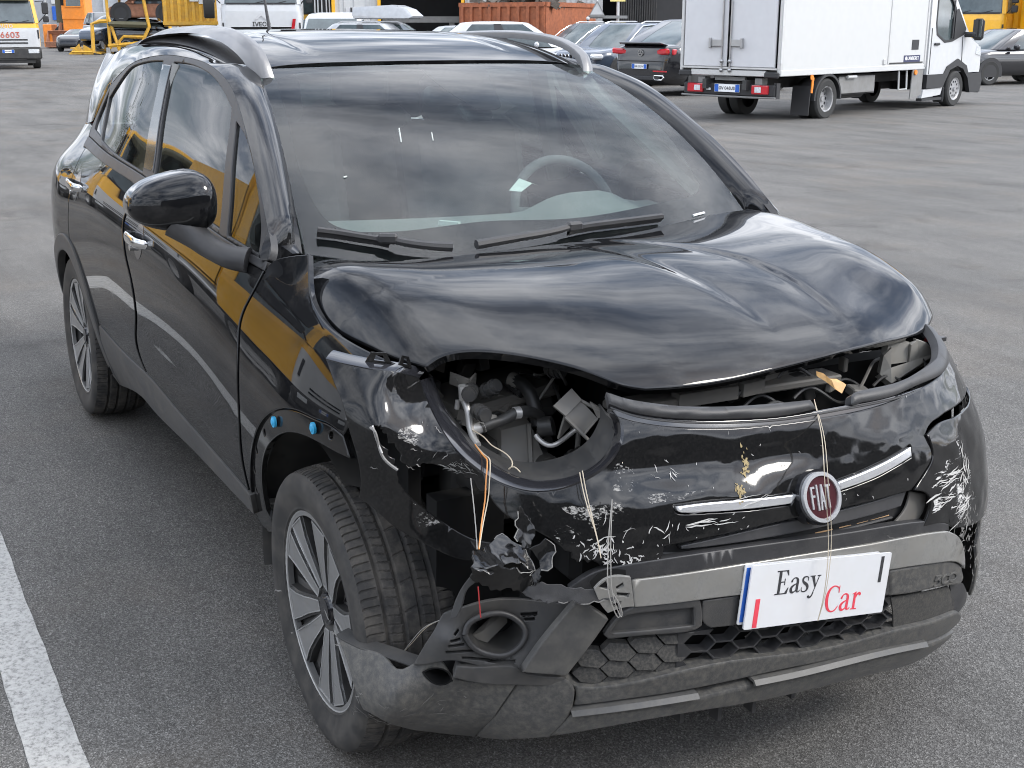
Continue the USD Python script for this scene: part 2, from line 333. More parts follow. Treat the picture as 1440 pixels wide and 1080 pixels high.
# asphalt: stones of different greys, worn patches, brownish stains
M('asphalt', {
    'g': ('geometry', {}), 'v': ('voronoi_texture', {'scale': 300.0}), 'n1': ('noise_texture', {'scale': .35, 'detail': 7.0, 'roughness': .6}), 'n2': ('noise_texture', {'scale': 120.0, 'detail': 6.0, 'roughness': .75}),
    'n3': ('noise_texture', {'scale': 1.3, 'detail': 8.0, 'roughness': .65, 'distortion': .4}), 'n4': ('noise_texture', {'scale': .8, 'detail': 5.0, 'roughness': .6}),
    'mp': ('mapping', {'scale': (.25, 1.0, 1.0), 'rotation': (0, 0, .5)}), 'n5': ('noise_texture', {'scale': 1.6, 'detail': 7.0, 'roughness': .65}),
    'sep': ('separate_color', {}), 'sm': ('mix_float', {'fac': .55}), 'rs': ('rgb_ramp', {'ramp': [(.12, (.034, .033, .031)), (.38, (.080, .077, .072)), (.56, (.128, .124, .117)), (.70, (.20, .195, .185)), (.82, (.40, .39, .37))]}),
    'ra': ('rgb_ramp', {'ramp': [(.3, (.74, .74, .74)), (.7, (1.15, 1.14, 1.12))]}), 'ma': ('mix', {'mix_type': 'multiply', 'fac': 1.0}),
    'r3': ('rgb_ramp', {'ramp': [(.0, (1, 1, 1)), (.57, (1, 1, 1)), (.72, (.50, .49, .48))]}), 'mb': ('mix', {'mix_type': 'multiply', 'fac': .8}),
    'r4': ('rgb_ramp', {'ramp': [(.50, (0, 0, 0)), (.76, (.28, .28, .28))]}), 'mc': ('mix', {'mix_type': 'mix', 'color2': (.165, .122, .082)}),
    'r5': ('rgb_ramp', {'ramp': [(.34, (.70, .70, .70)), (.5, (.97, .97, .97)), (.66, (1.16, 1.15, 1.14))]}), 'md': ('mix', {'mix_type': 'multiply', 'fac': .9}),
    'b': ('bump', {'strength': .55, 'distance': .004}), 'hm': ('math', {'math_type': 'add'}),
    'p': ('principled_bsdf', {'roughness': .82, 'specular_ior_level': .35})},
  [('g.position', 'v.vector'), ('g.position', 'n1.vector'), ('g.position', 'n2.vector'), ('g.position', 'n3.vector'), ('g.position', 'n4.vector'), ('g.position', 'mp.vector'), ('mp.vector', 'n5.vector'),
   ('v.color', 'sep.color'), ('sep.r', 'sm.a'), ('n2.fac', 'sm.b'), ('sm.result', 'rs.fac'), ('n1.fac', 'ra.fac'), ('rs.color', 'ma.color1'), ('ra.color', 'ma.color2'), ('n3.fac', 'r3.fac'), ('ma.color', 'mb.color1'), ('r3.color', 'mb.color2'),
   ('n4.fac', 'r4.fac'), ('r4.color', 'mc.fac'), ('mb.color', 'mc.color1'), ('n5.fac', 'r5.fac'), ('mc.color', 'md.color1'), ('r5.color', 'md.color2'), ('md.color', 'p.base_color'),
   ('v.distance', 'hm.value1'), ('n2.fac', 'hm.value2'), ('hm.value', 'b.height'), ('b.normal', 'p.normal')])
M('road_paint', {'g': ('geometry', {}), 'n': ('noise_texture', {'scale': 70.0, 'detail': 10.0, 'roughness': .78}), 'n2': ('noise_texture', {'scale': 4.0, 'detail': 4.0}), 'r': ('rgb_ramp', {'ramp': [(.36, (.13, .128, .122)), (.50, (.36, .355, .335)), (.66, (.46, .45, .425))]}),
    'b': ('bump', {'strength': .3, 'distance': .003}), 'p': ('principled_bsdf', {'roughness': .75})},
  [('g.position', 'n.vector'), ('g.position', 'n2.vector'), ('n.fac', 'r.fac'), ('r.color', 'p.base_color'), ('n.fac', 'b.height'), ('b.normal', 'p.normal')])
# the crashed car
M('car_paint', {'tc': ('texture_coordinate', {}), 'n': ('noise_texture', {'scale': 9.0, 'detail': 10.0, 'roughness': .72}), 'r': ('rgb_ramp', {'ramp': [(.5, (.0032, .0033, .0036)), (.80, (.014, .0135, .013))]}),
    'rr': ('map_range', {'from_min': .5, 'from_max': .8, 'to_min': .015, 'to_max': .11, 'clamp': True}), 'p': ('principled_bsdf', {'roughness': .02, 'specular_ior_level': .46, 'ior': 1.47})},
  [('tc.object', 'n.vector'), ('n.fac', 'r.fac'), ('r.color', 'p.base_color'), ('n.fac', 'rr.value'), ('rr.result', 'p.roughness')])
plain('paint_dirty', (.004, .004, .004), .06, spec=.46, coat=0, dust=(.14, .13, .12), dust_amt=.035, dust_scale=180.0, coat_rough=.03)
plain('trim_black', (.018, .018, .019), .45, bump=.15, bscale=500., dust=(.09, .085, .078), dust_amt=.25, dust_scale=12.)
plain('trim_gloss', (.008, .008, .009), .12, spec=.5, coat=.6)
plain('cladding', (.030, .030, .030), .48, bump=.25, bscale=600., dust=(.11, .10, .085), dust_amt=.45, dust_scale=7.)
plain('bumper_dirty', (.046, .0455, .044), .44, bump=.25, bscale=400., dust=(.20, .185, .155), dust_amt=.42, dust_scale=70.)
plain('bumper_grey', (.055, .054, .052), .42, bump=.1, bscale=200., dust=(.17, .16, .135), dust_amt=.35, dust_scale=20.)
plain('bumper_silver', (.27, .266, .25), .30, metal=.6, bump=.06, bscale=200., dust=(.24, .22, .185), dust_amt=.5, dust_scale=14.)
plain('chrome', (.75, .75, .75), .08, metal=1.0, var=.03)
plain('satin_metal', (.45, .45, .45), .35, metal=1.0)
plain('rail_grey', (.16, .16, .162), .42, metal=.3, spec=.5, coat=.3)
plain('rubber', (.017, .0165, .016), .62, spec=.4, bump=.1, bscale=300., dust=(.085, .078, .068), dust_amt=.6, dust_scale=16.)
plain('tread', (.026, .025, .024), .70, spec=.35, dust=(.125, .112, .095), dust_amt=.75, dust_scale=18.)
plain('rim_edge', (.50, .50, .49), .28, metal=.8, var=.05)
plain('rim_face', (.20, .20, .197), .36, metal=.6, var=.06, dust=(.22, .20, .17), dust_amt=.3, dust_scale=20.)
plain('rim_dark', (.030, .030, .030), .42, metal=.3, dust=(.12, .11, .095), dust_amt=.3, dust_scale=20.)
plain('brake', (.12, .11, .10), .45, metal=.8)
plain('dark', (.010, .010, .010), .8, spec=.2)
plain('engine_dark', (.020, .020, .019), .6, dust=(.07, .062, .052), dust_amt=.5, dust_scale=18.)
plain('engine_grey', (.11, .105, .095), .55, dust=(.14, .125, .105), dust_amt=.5, dust_scale=25.)
plain('engine_black', (.022, .022, .022), .42, dust=(.07, .065, .055), dust_amt=.4, dust_scale=25.)
plain('alu', (.48, .47, .45), .38, metal=.6)
plain('beige_grey', (.26, .25, .225), .6, dust=(.16, .14, .11), dust_amt=.4, dust_scale=20.)
plain('foam_orange', (.55, .34, .17), .8)
plain('tag_wood', (.50, .29, .11), .6, var=.25, scale=60.)
plain('wire_beige', (.42, .36, .27), .6); plain('wire_orange', (.50, .20, .05), .5); plain('wire_grey', (.25, .24, .22), .5); plain('wire_red', (.35, .03, .03), .5)
plain('scuff', (.46, .45, .43), .8, var=.35, scale=200.)
plain('scuff_grey', (.17, .165, .155), .7, var=.4, scale=200.)
plain('mud', (.30, .235, .12), .9, var=.3, scale=200.)
plain('frit', (.006, .006, .007), .8, spec=.05)
plain('cabin_dark', (.028, .028, .029), .7); plain('cabin_seat', (.075, .075, .077), .85, bump=.3, bscale=400.); plain('headliner', (.20, .20, .19), .9); plain('dash_top', (.15, .155, .15), .7, bump=.2, bscale=500.)
plain('paper', (.45, .48, .45), .8, var=.2, scale=25.)
plain('badge_red', (.040, .007, .010), .25, coat=.7)
plain('grille_dirty', (.027, .0265, .0255), .55, bump=.25, bscale=400., dust=(.20, .185, .155), dust_amt=.4, dust_scale=160.)
plain('sign_white', (.60, .605, .61), .42, var=.03, dust=(.55, .53, .50), dust_amt=.35, dust_scale=9.)
plain('ink_black', (.028, .028, .03), .5); plain('ink_red', (.62, .05, .075), .5); plain('plate_blue', (.02, .10, .42), .4); plain('clip_blue', (.03, .30, .52), .4)
glass('glass_wind', (.80, .92, .89), 0.0, .85, .015)
glass('glass_side', (.38, .42, .41), 0.0, .85, .02)
glass('glass_dark', (.10, .11, .11), 0.0, 1.0, .05)
glass('glass_lamp', (.92, .94, .94), 0.0, 1.0, .05)
plain('rim_mid', (.075, .074, .073), .38, metal=.5, dust=(.15, .135, .115), dust_amt=.4, dust_scale=20.)
plain('chrome_white', (.80, .80, .80), .22, metal=.8, var=.03)
plain('trim_satin', (.045, .045, .047), .35, dust=(.10, .095, .085), dust_amt=.2, dust_scale=12.)
plain('tail_red', (.22, .01, .015), .15, coat=1.0)

def abrasion(name, col, scale, stretch, lo, hi, rot=0.0):
    M(name, {'tc': ('texture_coordinate', {}), 'mp': ('mapping', {'scale': stretch, 'rotation': (rot, 0, 0)}), 'n': ('noise_texture', {'scale': scale, 'detail': 7.0, 'roughness': .72, 'distortion': .5}), 'n2': ('noise_texture', {'scale': 14.0, 'detail': 4.0}), 'mm': ('math', {'math_type': 'multiply_add', 'value2': .55}), 'h': ('math', {'math_type': 'multiply', 'value2': .52}),
             'r': ('rgb_ramp', {'ramp': [(lo, (0, 0, 0)), (hi, (1, 1, 1))]}), 't': ('transparent_bsdf', {'color': (1, 1, 1)}), 'd': ('diffuse_bsdf', {'color': col}), 'mx': ('mix_closure', {})},
      [('tc.object', 'mp.vector'), ('mp.vector', 'n.vector'), ('tc.object', 'n2.vector'), ('n2.fac', 'h.value1'), ('n.fac', 'mm.value1'), ('h.value', 'mm.value3'), ('mm.value', 'r.fac'), ('r.color', 'mx.fac'), ('t.BSDF', 'mx.closure1'), ('d.BSDF', 'mx.closure2')], 'mx.closure')
abrasion('scuff_white', (.60, .59, .57), 60.0, (1, 1, 4.0), .545, .60, .10)
abrasion('scuff_faint', (.34, .33, .31), 90.0, (1, 1.3, 2.2), .58, .64, -.4)
abrasion('scuff_dust', (.30, .28, .24), 160.0, (1, 1, 1), .60, .66)

# ---- ground: one sheet, with a swell of a few centimetres under the car
_gh = PchipInterpolator([-500, -30, -20, -13, -8, -5, -2.55, .22, 1.2, 3, 6, 300], [0, 0, .004, .025, .055, .078, .069, .009, -.010, -.03, -.03, -.03])
def ground_z(x): return _gh(np.asarray(x, float))
gx = np.concatenate([np.linspace(-480, -60, 25), np.linspace(-58, -16, 22), np.linspace(-15, 6, 85), np.linspace(7, 150, 20)]); gy = np.concatenate([np.linspace(-300, -20, 20), np.linspace(-16, 40, 30), np.linspace(50, 480, 20)])
GX, GY = np.meshgrid(gx, gy, indexing='ij')
put('ground', grid(np.stack([GX, GY, ground_z(GX)], -1)), 'asphalt', smooth=True, kind='structure')
lm = panel(Polygon(np.vstack([[(x, -1.362 + .0015*math.sin(x*9) + .001*math.sin(x*31)) for x in np.linspace(-5.2, 1.4, 160)], [(x, -1.482 + .0015*math.sin(x*7 + 1) + .001*math.sin(x*37)) for x in np.linspace(1.4, -5.2, 160)]])), lambda P: np.column_stack([P, ground_z(P[:, 0]) + .004]), .1, 0, .004, 0)
put('painted_line', lm, 'road_paint', kind='structure')
# crumbs of grit and scraps of litter near the car

# ---- the crashed car's base surfaces
_SX = [-3.45, -3.25, -3.0, -2.6, -2.0, -1.4, -0.8, -0.4, -0.1, 0.13, 0.35, 0.55, 0.75]
_SZ = [0.18, 0.30, 0.40, 0.48, 0.60, 0.72, 0.84, 0.92, 0.98, 1.03, 1.08, 1.14, 1.24, 1.35, 1.44, 1.50, 1.56]
_SW = [[.40, .50, .56, .59, .62, .64, .645, .640, .63, .615, .60, .58, .54, .49, .44, .39, .32],
       [.60, .68, .725, .745, .765, .775, .775, .765, .745, .715, .675, .64, .60, .555, .515, .48, .41],
       [.72, .79, .835, .855, .870, .877, .875, .866, .848, .812, .765, .722, .675, .625, .585, .55, .49],
       [.77, .84, .872, .887, .900, .905, .901, .892, .876, .852, .818, .772, .722, .678, .640, .612, .56],
       [.775, .828, .858, .874, .888, .897, .899, .894, .883, .866, .848, .822, .782, .735, .700, .672, .62],
       [.775, .826, .856, .873, .887, .896, .898, .893, .881, .864, .846, .821, .785, .742, .708, .680, .62],
       [.775, .826, .856, .873, .887, .896, .898, .890, .875, .856, .838, .815, .780, .735, .700, .672, .62],
       [.775, .828, .859, .876, .890, .897, .893, .878, .858, .838, .818, .795, .758, .712, .675, .648, .60],
       [.775, .830, .862, .880, .894, .896, .882, .858, .834, .81, .785, .76, .72, .67, .63, .60, .55],
       [.77, .826, .860, .878, .893, .893, .874, .846, .819, .79, .765, .74, .70, .65, .61, .58, .53],
       [.74, .80, .835, .853, .868, .868, .850, .823, .796, .768, .743, .72, .68, .63, .59, .56, .51],
       [.68, .74, .775, .795, .812, .812, .797, .773, .748, .722, .70, .68, .64, .59, .55, .52, .47],
       [.56, .62, .655, .675, .692, .692, .68, .66, .638, .615, .595, .575, .54, .49, .45, .42, .37]]
_SS = RectBivariateSpline(_SX, _SZ, np.array(_SW), kx=3, ky=3)
def side_w(x, z): return _SS.ev(np.clip(x, -3.45, .75), np.clip(z, .18, 1.56))
def side(P):
    P = np.asarray(P, float); return np.stack([P[:, 0], -side_w(P[:, 0], P[:, 1]), P[:, 1]], 1)
_hc = CubicSpline([-.5, -.25, -.1, .1, .25, .4, .55, .63, .68, .72, .80], [1.09, 1.10, 1.11, 1.108, 1.09, 1.058, 1.010, .972, .928, .875, .74])
_hs = PchipInterpolator([0, .2, .35, .5, .6, .7, .78, .9], [0, .01, .035, .085, .135, .20, .27, .40])
_hr = PchipInterpolator([0, .55, .66, .70, .74, .78, .82, .9], [0, 0, .006, .016, .038, .075, .125, .25])
def hood_0(x, y):
    a = np.abs(y); z = _hc(np.clip(x + _hs(np.clip(a, 0, .9))*np.clip((x + .35)/.5, 0, 1), -.5, .8)) - _hr(np.clip(a, 0, .9))
    return z
_HT = np.array([(-.24, -.70, 1.055), (-.143, -.567, 1.065), (-.092, -.41, 1.072), (-.11, -.187, 1.075), (-.165, .087, 1.078), (-.24, .417, 1.09), (-.318, .715, 1.10),
    (-.155, .69, 1.112), (.03, .69, 1.098), (.2, .69, 1.079), (.336, .69, 1.042), (.42, .69, 1.004), (.48, .69, .945)])
_HZ = np.array([(-.052, -.771), (.037, -.787), (.131, -.785), (.245, -.764), (.363, -.733), (.425, -.70), (.444, -.625), (.533, -.49), (.633, -.362), (.67, -.227), (.677, -.065), (.663, .123), (.628, .346), (.542, .597), (.35, -.3), (.25, -.6), (.4, .2)])
_hd = RBFInterpolator(np.vstack([_HT[:, :2], _HZ]), np.concatenate([_HT[:, 2] - hood_0(_HT[:, 0], _HT[:, 1]), np.zeros(len(_HZ))]), kernel='thin_plate_spline', smoothing=2.5e-3)
def hood_z(x, y):
    z = hood_0(x, y) + _hd(np.stack([np.ravel(x), np.ravel(y)], 1)).reshape(np.shape(x))
    # two long creases, buckled a little to the left by the crash
    y1 = np.interp(x, [-.3, .05, .66, .8], [-.09, -.03, .095, .12]); y2 = np.interp(x, [-.3, .1, .25, .4, .61, .8], [-.02, .19, .262, .296, .307, .31])
    w = np.clip((.64 - x)/.3, 0, 1)*np.clip((x + .27)/.3, 0, 1)
    z = z - w*(.0075*(.5 + .5*np.tanh((y - y1)/.022))*np.exp(-np.clip(y - y1, 0, 1)/.10) + .0065*(.5 + .5*np.tanh((y2 - y)/.018))*np.exp(-np.clip(y2 - y, 0, 1)/.09))
    return z
def hood(P):
    P = np.asarray(P, float); return np.stack([P[:, 0], P[:, 1], hood_z(P[:, 0], P[:, 1])], 1)
_rc = CubicSpline([-3.25, -3.0, -2.7, -2.3, -1.9, -1.6, -1.3, -1.05, -.85], [1.42, 1.475, 1.522, 1.561, 1.576, 1.571, 1.545, 1.497, 1.43])
_rr = PchipInterpolator([0, .3, .45, .54, .59, .63, .67, .75], [0, .003, .010, .022, .038, .066, .115, .24])
def roof(P):
    P = np.asarray(P, float); a = np.abs(P[:, 1]); z = _rc(P[:, 0]) - _rr(np.clip(a, 0, .75)) + .014*P[:, 1]
    for s in (-1, 1): d = P[:, 1] - s*.36; z = z - .004*np.exp(-(d/.02)**2)*np.clip((-1.15 - P[:, 0])/.15, 0, 1)
    return np.stack([P[:, 0], P[:, 1], z], 1)
def wind(P):
    """Windscreen: u across in metres at mid height, v up the glass."""
    P = np.asarray(P, float); s = np.clip(P[:, 0]/.62, -1.1, 1.1); t = P[:, 1]/.92
    yb, yt = .70, .555; y = s*(yb + (yt - yb)*t)
    xb = -.165 - .125*np.abs(s)**2.2; xt = -1.055 - .03*np.abs(s)**2; zb = 1.045 + .032*np.abs(s)**2 + .012*s; zt = 1.497 - .010*np.abs(s)**2 + .008*s
    b = .055*4*t*(1 - t)
    return np.stack([xb + (xt - xb)*t + b*.45, y, zb + (zt - zb)*t + b*.9], 1)
# front: arc length round the nose in plan, height
_ny = np.concatenate([np.linspace(0, .80, 120), np.linspace(.803, .895, 160)])
_nx = .06 + .83*np.clip(1 - (_ny/.895)**3.2, 0, 1)**.5
_nx = np.concatenate([_nx, [-.1]]); _ny = np.concatenate([_ny, [.895]])
_nsl = np.concatenate([[0], np.cumsum(np.hypot(np.diff(_nx), np.diff(_ny)))])
_np_ = PchipInterpolator([.05, .15, .22, .30, .36, .42, .50, .58, .66, .74, .80, .86, .91, .96, 1.05], [.26, .13, .065, .025, .008, .0, .0, .005, .015, .032, .055, .085, .120, .17, .28])
def fascia(P):
    P = np.asarray(P, float); s = np.clip(np.abs(P[:, 0]), 0, _nsl[-1]); sg = np.where(P[:, 0] < 0, -1.0, 1.0)
    x, y = np.interp(s, _nsl, _nx), np.interp(s, _nsl, _ny); e = .02
    dx, dy = np.interp(s + e, _nsl, _nx) - np.interp(s - e, _nsl, _nx), np.interp(s + e, _nsl, _ny) - np.interp(np.abs(s - e), _nsl, _ny)*np.sign(s - e)
    l = np.hypot(dx, dy) + 1e-9; nx, ny = dy/l, -dx/l; d = _np_(np.clip(P[:, 1], .05, 1.05))
    yy = sg*(y - ny*d); yy = yy + .04*np.clip((.85 - P[:, 1])/.25, 0, 1)*np.clip(yy/.8, 0, 1.2) + .055*np.clip((.44 - P[:, 1])/.16, 0, 1)*np.clip(yy/.5, 0, 1)
    return np.stack([x - nx*d, yy, P[:, 1]], 1)

# outlines of the panels in their surfaces' parameters (metres), control points of the free-form sheets, points of pipes and wires
TRACES = [{'glass_rd': ['side',-0.006,[[[-1.468,1.132],[-2.26,1.155]],[[-2.26,1.155],[-2.38,1.215],[-2.47,1.295]],[[-2.47,1.295],[-2.221,1.406],[-2.028,1.442],[-1.829,1.462],[-1.647,1.472]],[[-1.647,1.472],[-1.6,1.367],[-1.538,1.249],[-1.468,1.132]]]],
'glass_rq': ['side',-0.006,[[[-2.31,1.158],[-2.57,1.165]],[[-2.57,1.165],[-2.61,1.195],[-2.595,1.25],[-2.535,1.325]],[[-2.535,1.325],[-2.43,1.22],[-2.31,1.158]]]],
'glass_fd': ['side',-0.006,[[[-0.5961,1.088],[-1.324,1.132]],[[-1.324,1.132],[-1.387,1.234],[-1.472,1.36],[-1.512,1.474]],[[-1.512,1.474],[-1.365,1.477],[-1.198,1.47],[-1.044,1.452],[-0.9127,1.42],[-0.8027,1.383]],[[-0.8027,1.383],[-0.7231,1.276],[-0.5961,1.088]]]],
'glass_fq': ['side',-0.006,[[[-0.5297,1.082],[-0.5977,1.184],[-0.7274,1.353]],[[-0.7274,1.353],[-0.6278,1.325],[-0.508,1.263],[-0.3939,1.176],[-0.3366,1.114],[-0.3125,1.071]],[[-0.3125,1.071],[-0.5297,1.082]]]],
'dlo': ['side',0.0,[[[-2.6,1.135],[-2.66,1.165],[-2.66,1.22],[-2.6,1.31],[-2.535,1.343],[-2.268,1.417],[-2.001,1.46],[-1.764,1.483],[-1.587,1.493],[-1.392,1.494],[-1.193,1.489],[-1.021,1.471],[-0.8894,1.445],[-0.7805,1.408],[-0.6659,1.355],[-0.5473,1.293],[-0.4388,1.226],[-0.3534,1.167],[-0.2917,1.119],[-0.2596,1.09],[-0.252,1.064]],[[-0.252,1.064],[-0.5713,1.074],[-1.383,1.121],[-2.6,1.135]]]],
'belt': ['side',0.004,[[[-2.6,1.133],[-1.365,1.119],[-0.5593,1.073],[-0.2446,1.061]],[[-0.2446,1.061],[-0.2413,1.041]],[[-0.2413,1.041],[-0.5979,1.054],[-1.419,1.088],[-2.56,1.1]],[[-2.56,1.1],[-2.6,1.133]]]],
'rear_door': ['side',0.0,[[[-2.499,1.101],[-1.838,1.105],[-1.431,1.086]],[[-1.431,1.086],[-1.496,1.055],[-1.518,1.001],[-1.529,0.9604],[-1.51,0.9169],[-1.477,0.8593],[-1.411,0.7895],[-1.393,0.6938],[-1.452,0.6002],[-1.454,0.5378],[-1.368,0.4834]],[[-1.368,0.4834],[-1.543,0.4742],[-1.834,0.4651],[-2.143,0.4735]],[[-2.143,0.4735],[-2.195,0.5494],[-2.279,0.6025],[-2.396,0.6591],[-2.458,0.7249]],[[-2.458,0.7249],[-2.475,0.821],[-2.464,0.9008],[-2.476,0.9709],[-2.483,1.025],[-2.489,1.07],[-2.499,1.101]]]],
'front_door': ['side',0.0,[[[-1.403,1.085],[-0.6056,1.05],[-0.2516,1.039]],[[-0.2516,1.039],[-0.2709,0.9768],[-0.2863,0.9355],[-0.2869,0.8949],[-0.2684,0.8405],[-0.2574,0.7454],[-0.2596,0.659],[-0.2731,0.5549],[-0.2603,0.4624]],[[-0.2603,0.4624],[-0.5912,0.4694],[-0.977,0.4735],[-1.338,0.4844]],[[-1.338,0.4844],[-1.416,0.5476],[-1.415,0.6091],[-1.359,0.7014],[-1.379,0.796],[-1.445,0.865],[-1.48,0.9219],[-1.501,0.9647],[-1.49,1.003],[-1.466,1.054],[-1.403,1.085]]]],
'fender': ['side',0.0,[[[-0.2395,1.039],[-0.2344,1.059],[-0.1768,1.085],[-0.0722,1.109]],[[-0.0722,1.109],[-0.0327,1.071],[0.0092,1.039],[0.0666,1.016],[0.159,0.9951],[0.2639,0.9865],[0.3558,0.9835],[0.432,0.982]],[[0.432,0.982],[0.4021,0.9224],[0.377,0.8504],[0.3569,0.8119]],[[0.3569,0.8119],[0.2961,0.8193],[0.2403,0.8145],[0.1562,0.8084],[0.0675,0.7899],[-0.0001,0.762],[-0.0789,0.7107],[-0.1445,0.6413],[-0.1941,0.5647],[-0.2324,0.4749]],[[-0.2324,0.4749],[-0.2507,0.5625],[-0.2398,0.6651],[-0.2401,0.7502],[-0.2541,0.844],[-0.274,0.8978],[-0.2743,0.938],[-0.2595,0.979],[-0.2395,1.039]]]],
'flange': ['side',-0.008,[[[-0.2651,0.4576],[-0.2206,0.5515],[-0.1673,0.6324],[-0.0989,0.7019],[-0.022,0.7535],[0.0485,0.7828],[0.1402,0.8026],[0.2265,0.8094],[0.2836,0.8145],[0.3456,0.8072]],[[0.3456,0.8072],[0.3823,0.7683]],[[0.3823,0.7683],[0.3186,0.7664],[0.2399,0.7652],[0.1466,0.755],[0.0599,0.7284],[-0.0184,0.6845],[-0.0808,0.6315],[-0.1254,0.564],[-0.1449,0.5012],[-0.1492,0.4521]],[[-0.1492,0.4521],[-0.1108,0.4216],[-0.1881,0.3751]],[[-0.1881,0.3751],[-0.2705,0.3703],[-0.2651,0.4576]]]],
'sill': ['side',0.006,[[[-2.098,0.48],[-1.802,0.4695],[-1.512,0.4792],[-1.298,0.4896],[-0.9519,0.476],[-0.5669,0.4732],[-0.2283,0.4706]],[[-0.2283,0.4706],[-0.2485,0.4105]],[[-0.2485,0.4105],[-0.5223,0.3922],[-0.926,0.3699],[-1.427,0.3333],[-1.607,0.3321],[-2.27,0.19]],[[-2.27,0.19],[-2.215,0.301],[-2.098,0.48]]]],
'clip0': ['side',-0.006,[[[0.0204,0.7439]]]],
'clip1': ['side',-0.006,[[[0.2332,0.7922]]]],
'fhole0': ['side',-0.007,[[[-0.0689,0.6899]]]],
'fhole1': ['side',-0.007,[[[-0.144,0.6198]]]],
'fhole2': ['side',-0.007,[[[-0.1855,0.5544]]]],
'fhole3': ['side',-0.007,[[[-0.2024,0.4897]]]],
'fhole4': ['side',-0.007,[[[0.2982,0.7951]]]],
'handle': ['side',0.0,[[[-1.292,0.9441],[-1.513,0.9513],[-1.117,0.9412],[-2.358,0.9752],[-2.533,0.9884],[-2.158,0.9751]]]],
'hood': ['hood',0.0,[[[-0.287,-0.6876],[-0.1665,-0.5573],[-0.1171,-0.3978],[-0.1307,-0.1749],[-0.185,0.0993],[-0.2506,0.4248],[-0.2445,0.6464]],[[-0.3,0.72],[-0.1,0.785],[0.1,0.79],[0.3,0.765],[0.4,0.735],[0.475,0.7]],[[0.475,0.7],[0.5434,0.596],[0.6277,0.3467],[0.663,0.1231],[0.6768,-0.0654],[0.6702,-0.2274],[0.6553,-0.3097]],[[0.6553,-0.3097],[0.6326,-0.3617],[0.5873,-0.4202],[0.5334,-0.4905],[0.4745,-0.5751],[0.4446,-0.6254],[0.4302,-0.6638],[0.4253,-0.7]],[[0.4253,-0.7],[0.3611,-0.732],[0.2447,-0.7637],[0.1306,-0.7845],[0.0359,-0.7871],[-0.0526,-0.7711],[-0.287,-0.6876]]]],
'clear': ['wind',-0.006,[[[-0.5774,0.8187],[-0.5919,0.4692],[-0.5942,0.3308],[-0.5851,0.2139],[-0.5604,0.1255],[-0.533,0.0981],[-0.4892,0.0862]],[[-0.4892,0.0862],[-0.3784,0.0939],[-0.1798,0.1203],[0.0544,0.1102],[0.3674,0.1209],[0.4701,0.1207],[0.5155,0.133],[0.5412,0.1569]],[[0.5412,0.1569],[0.5466,0.1901],[0.584,0.3439],[0.5968,0.5244],[0.6097,0.705],[0.5999,0.8077],[0.5772,0.8581]],[[0.5772,0.8581],[0.4646,0.8791],[0.2823,0.8791],[0.1947,0.8674]],[[0.1947,0.8674],[0.1103,0.6629],[0.0883,0.607],[0.0576,0.5881]],[[0.0576,0.5881],[0.0026,0.5956],[-0.0134,0.6215],[-0.049,0.7278],[-0.0568,0.8753]],[[-0.0568,0.8753],[-0.1515,0.9049],[-0.34,0.9046],[-0.4914,0.8727],[-0.5774,0.8187]]]],
'ring_out': ['fascia',0.0,[[[-0.467,0.8983],[-0.4709,0.8675],[-0.4927,0.8372],[-0.5248,0.8136],[-0.563,0.7955],[-0.6017,0.7815],[-0.6553,0.7731],[-0.7,0.7756],[-0.7458,0.7847],[-0.7941,0.8017],[-0.844,0.8232],[-0.898,0.8553],[-0.9569,0.8928],[-1.016,0.9251]]]],
'ring_in': ['fascia',-0.05,[[[-0.471,0.9171],[-0.4684,0.8948],[-0.476,0.8783],[-0.4963,0.8517],[-0.5326,0.8252],[-0.5828,0.8062],[-0.6388,0.7956],[-0.6889,0.7946],[-0.7385,0.8032],[-0.7966,0.8215],[-0.8462,0.8434],[-0.9001,0.8736],[-0.9612,0.9069],[-1.044,0.9518]]]],
'cover': ['fascia',0.0,[[[-0.471,0.9054],[-0.4191,0.8948],[-0.3181,0.8813],[-0.1784,0.8694],[0.0081,0.8628],[0.1896,0.8647],[0.3648,0.8774],[0.528,0.8868]],[[0.528,0.8868],[0.86,0.9],[0.9,0.86],[0.9,0.8]],[[0.9,0.8],[0.3846,0.8098],[0.338,0.7877]],[[0.338,0.7877],[0.3432,0.7444],[0.3117,0.7161],[0.2602,0.6837]],[[0.2602,0.6837],[0.0463,0.6819],[-0.1424,0.6808],[-0.2812,0.6754],[-0.3842,0.6683]],[[-0.3842,0.6683],[-0.4067,0.639],[-0.4798,0.6331],[-0.5676,0.6331]],[[-0.5676,0.6331],[-0.5946,0.6698],[-0.6536,0.7001],[-0.7118,0.7213],[-0.7493,0.7502],[-0.7772,0.7936]],[[-0.7772,0.7936],[-0.7456,0.7834],[-0.6998,0.7743],[-0.6552,0.7719],[-0.6016,0.7802],[-0.563,0.7942],[-0.5248,0.8124],[-0.4912,0.8359],[-0.4693,0.8674],[-0.4666,0.8889],[-0.471,0.9054]]]],
'chrome_l': ['fascia',0.006,[[[-0.3584,0.7424],[-0.2812,0.7427],[-0.179,0.7366],[-0.0624,0.7293]],[[-0.0624,0.7293],[-0.0808,0.7137]],[[-0.0808,0.7137],[-0.1981,0.7199],[-0.3403,0.7301]],[[-0.3403,0.7301],[-0.3542,0.734],[-0.3584,0.7424]]]],
'chrome_r': ['fascia',0.006,[[[0.0474,0.7368],[0.1474,0.7503],[0.2734,0.7741]],[[0.2734,0.7741],[0.269,0.7559]],[[0.269,0.7559],[0.144,0.7306],[0.0494,0.7206]],[[0.0494,0.7206],[0.0474,0.7368]]]],
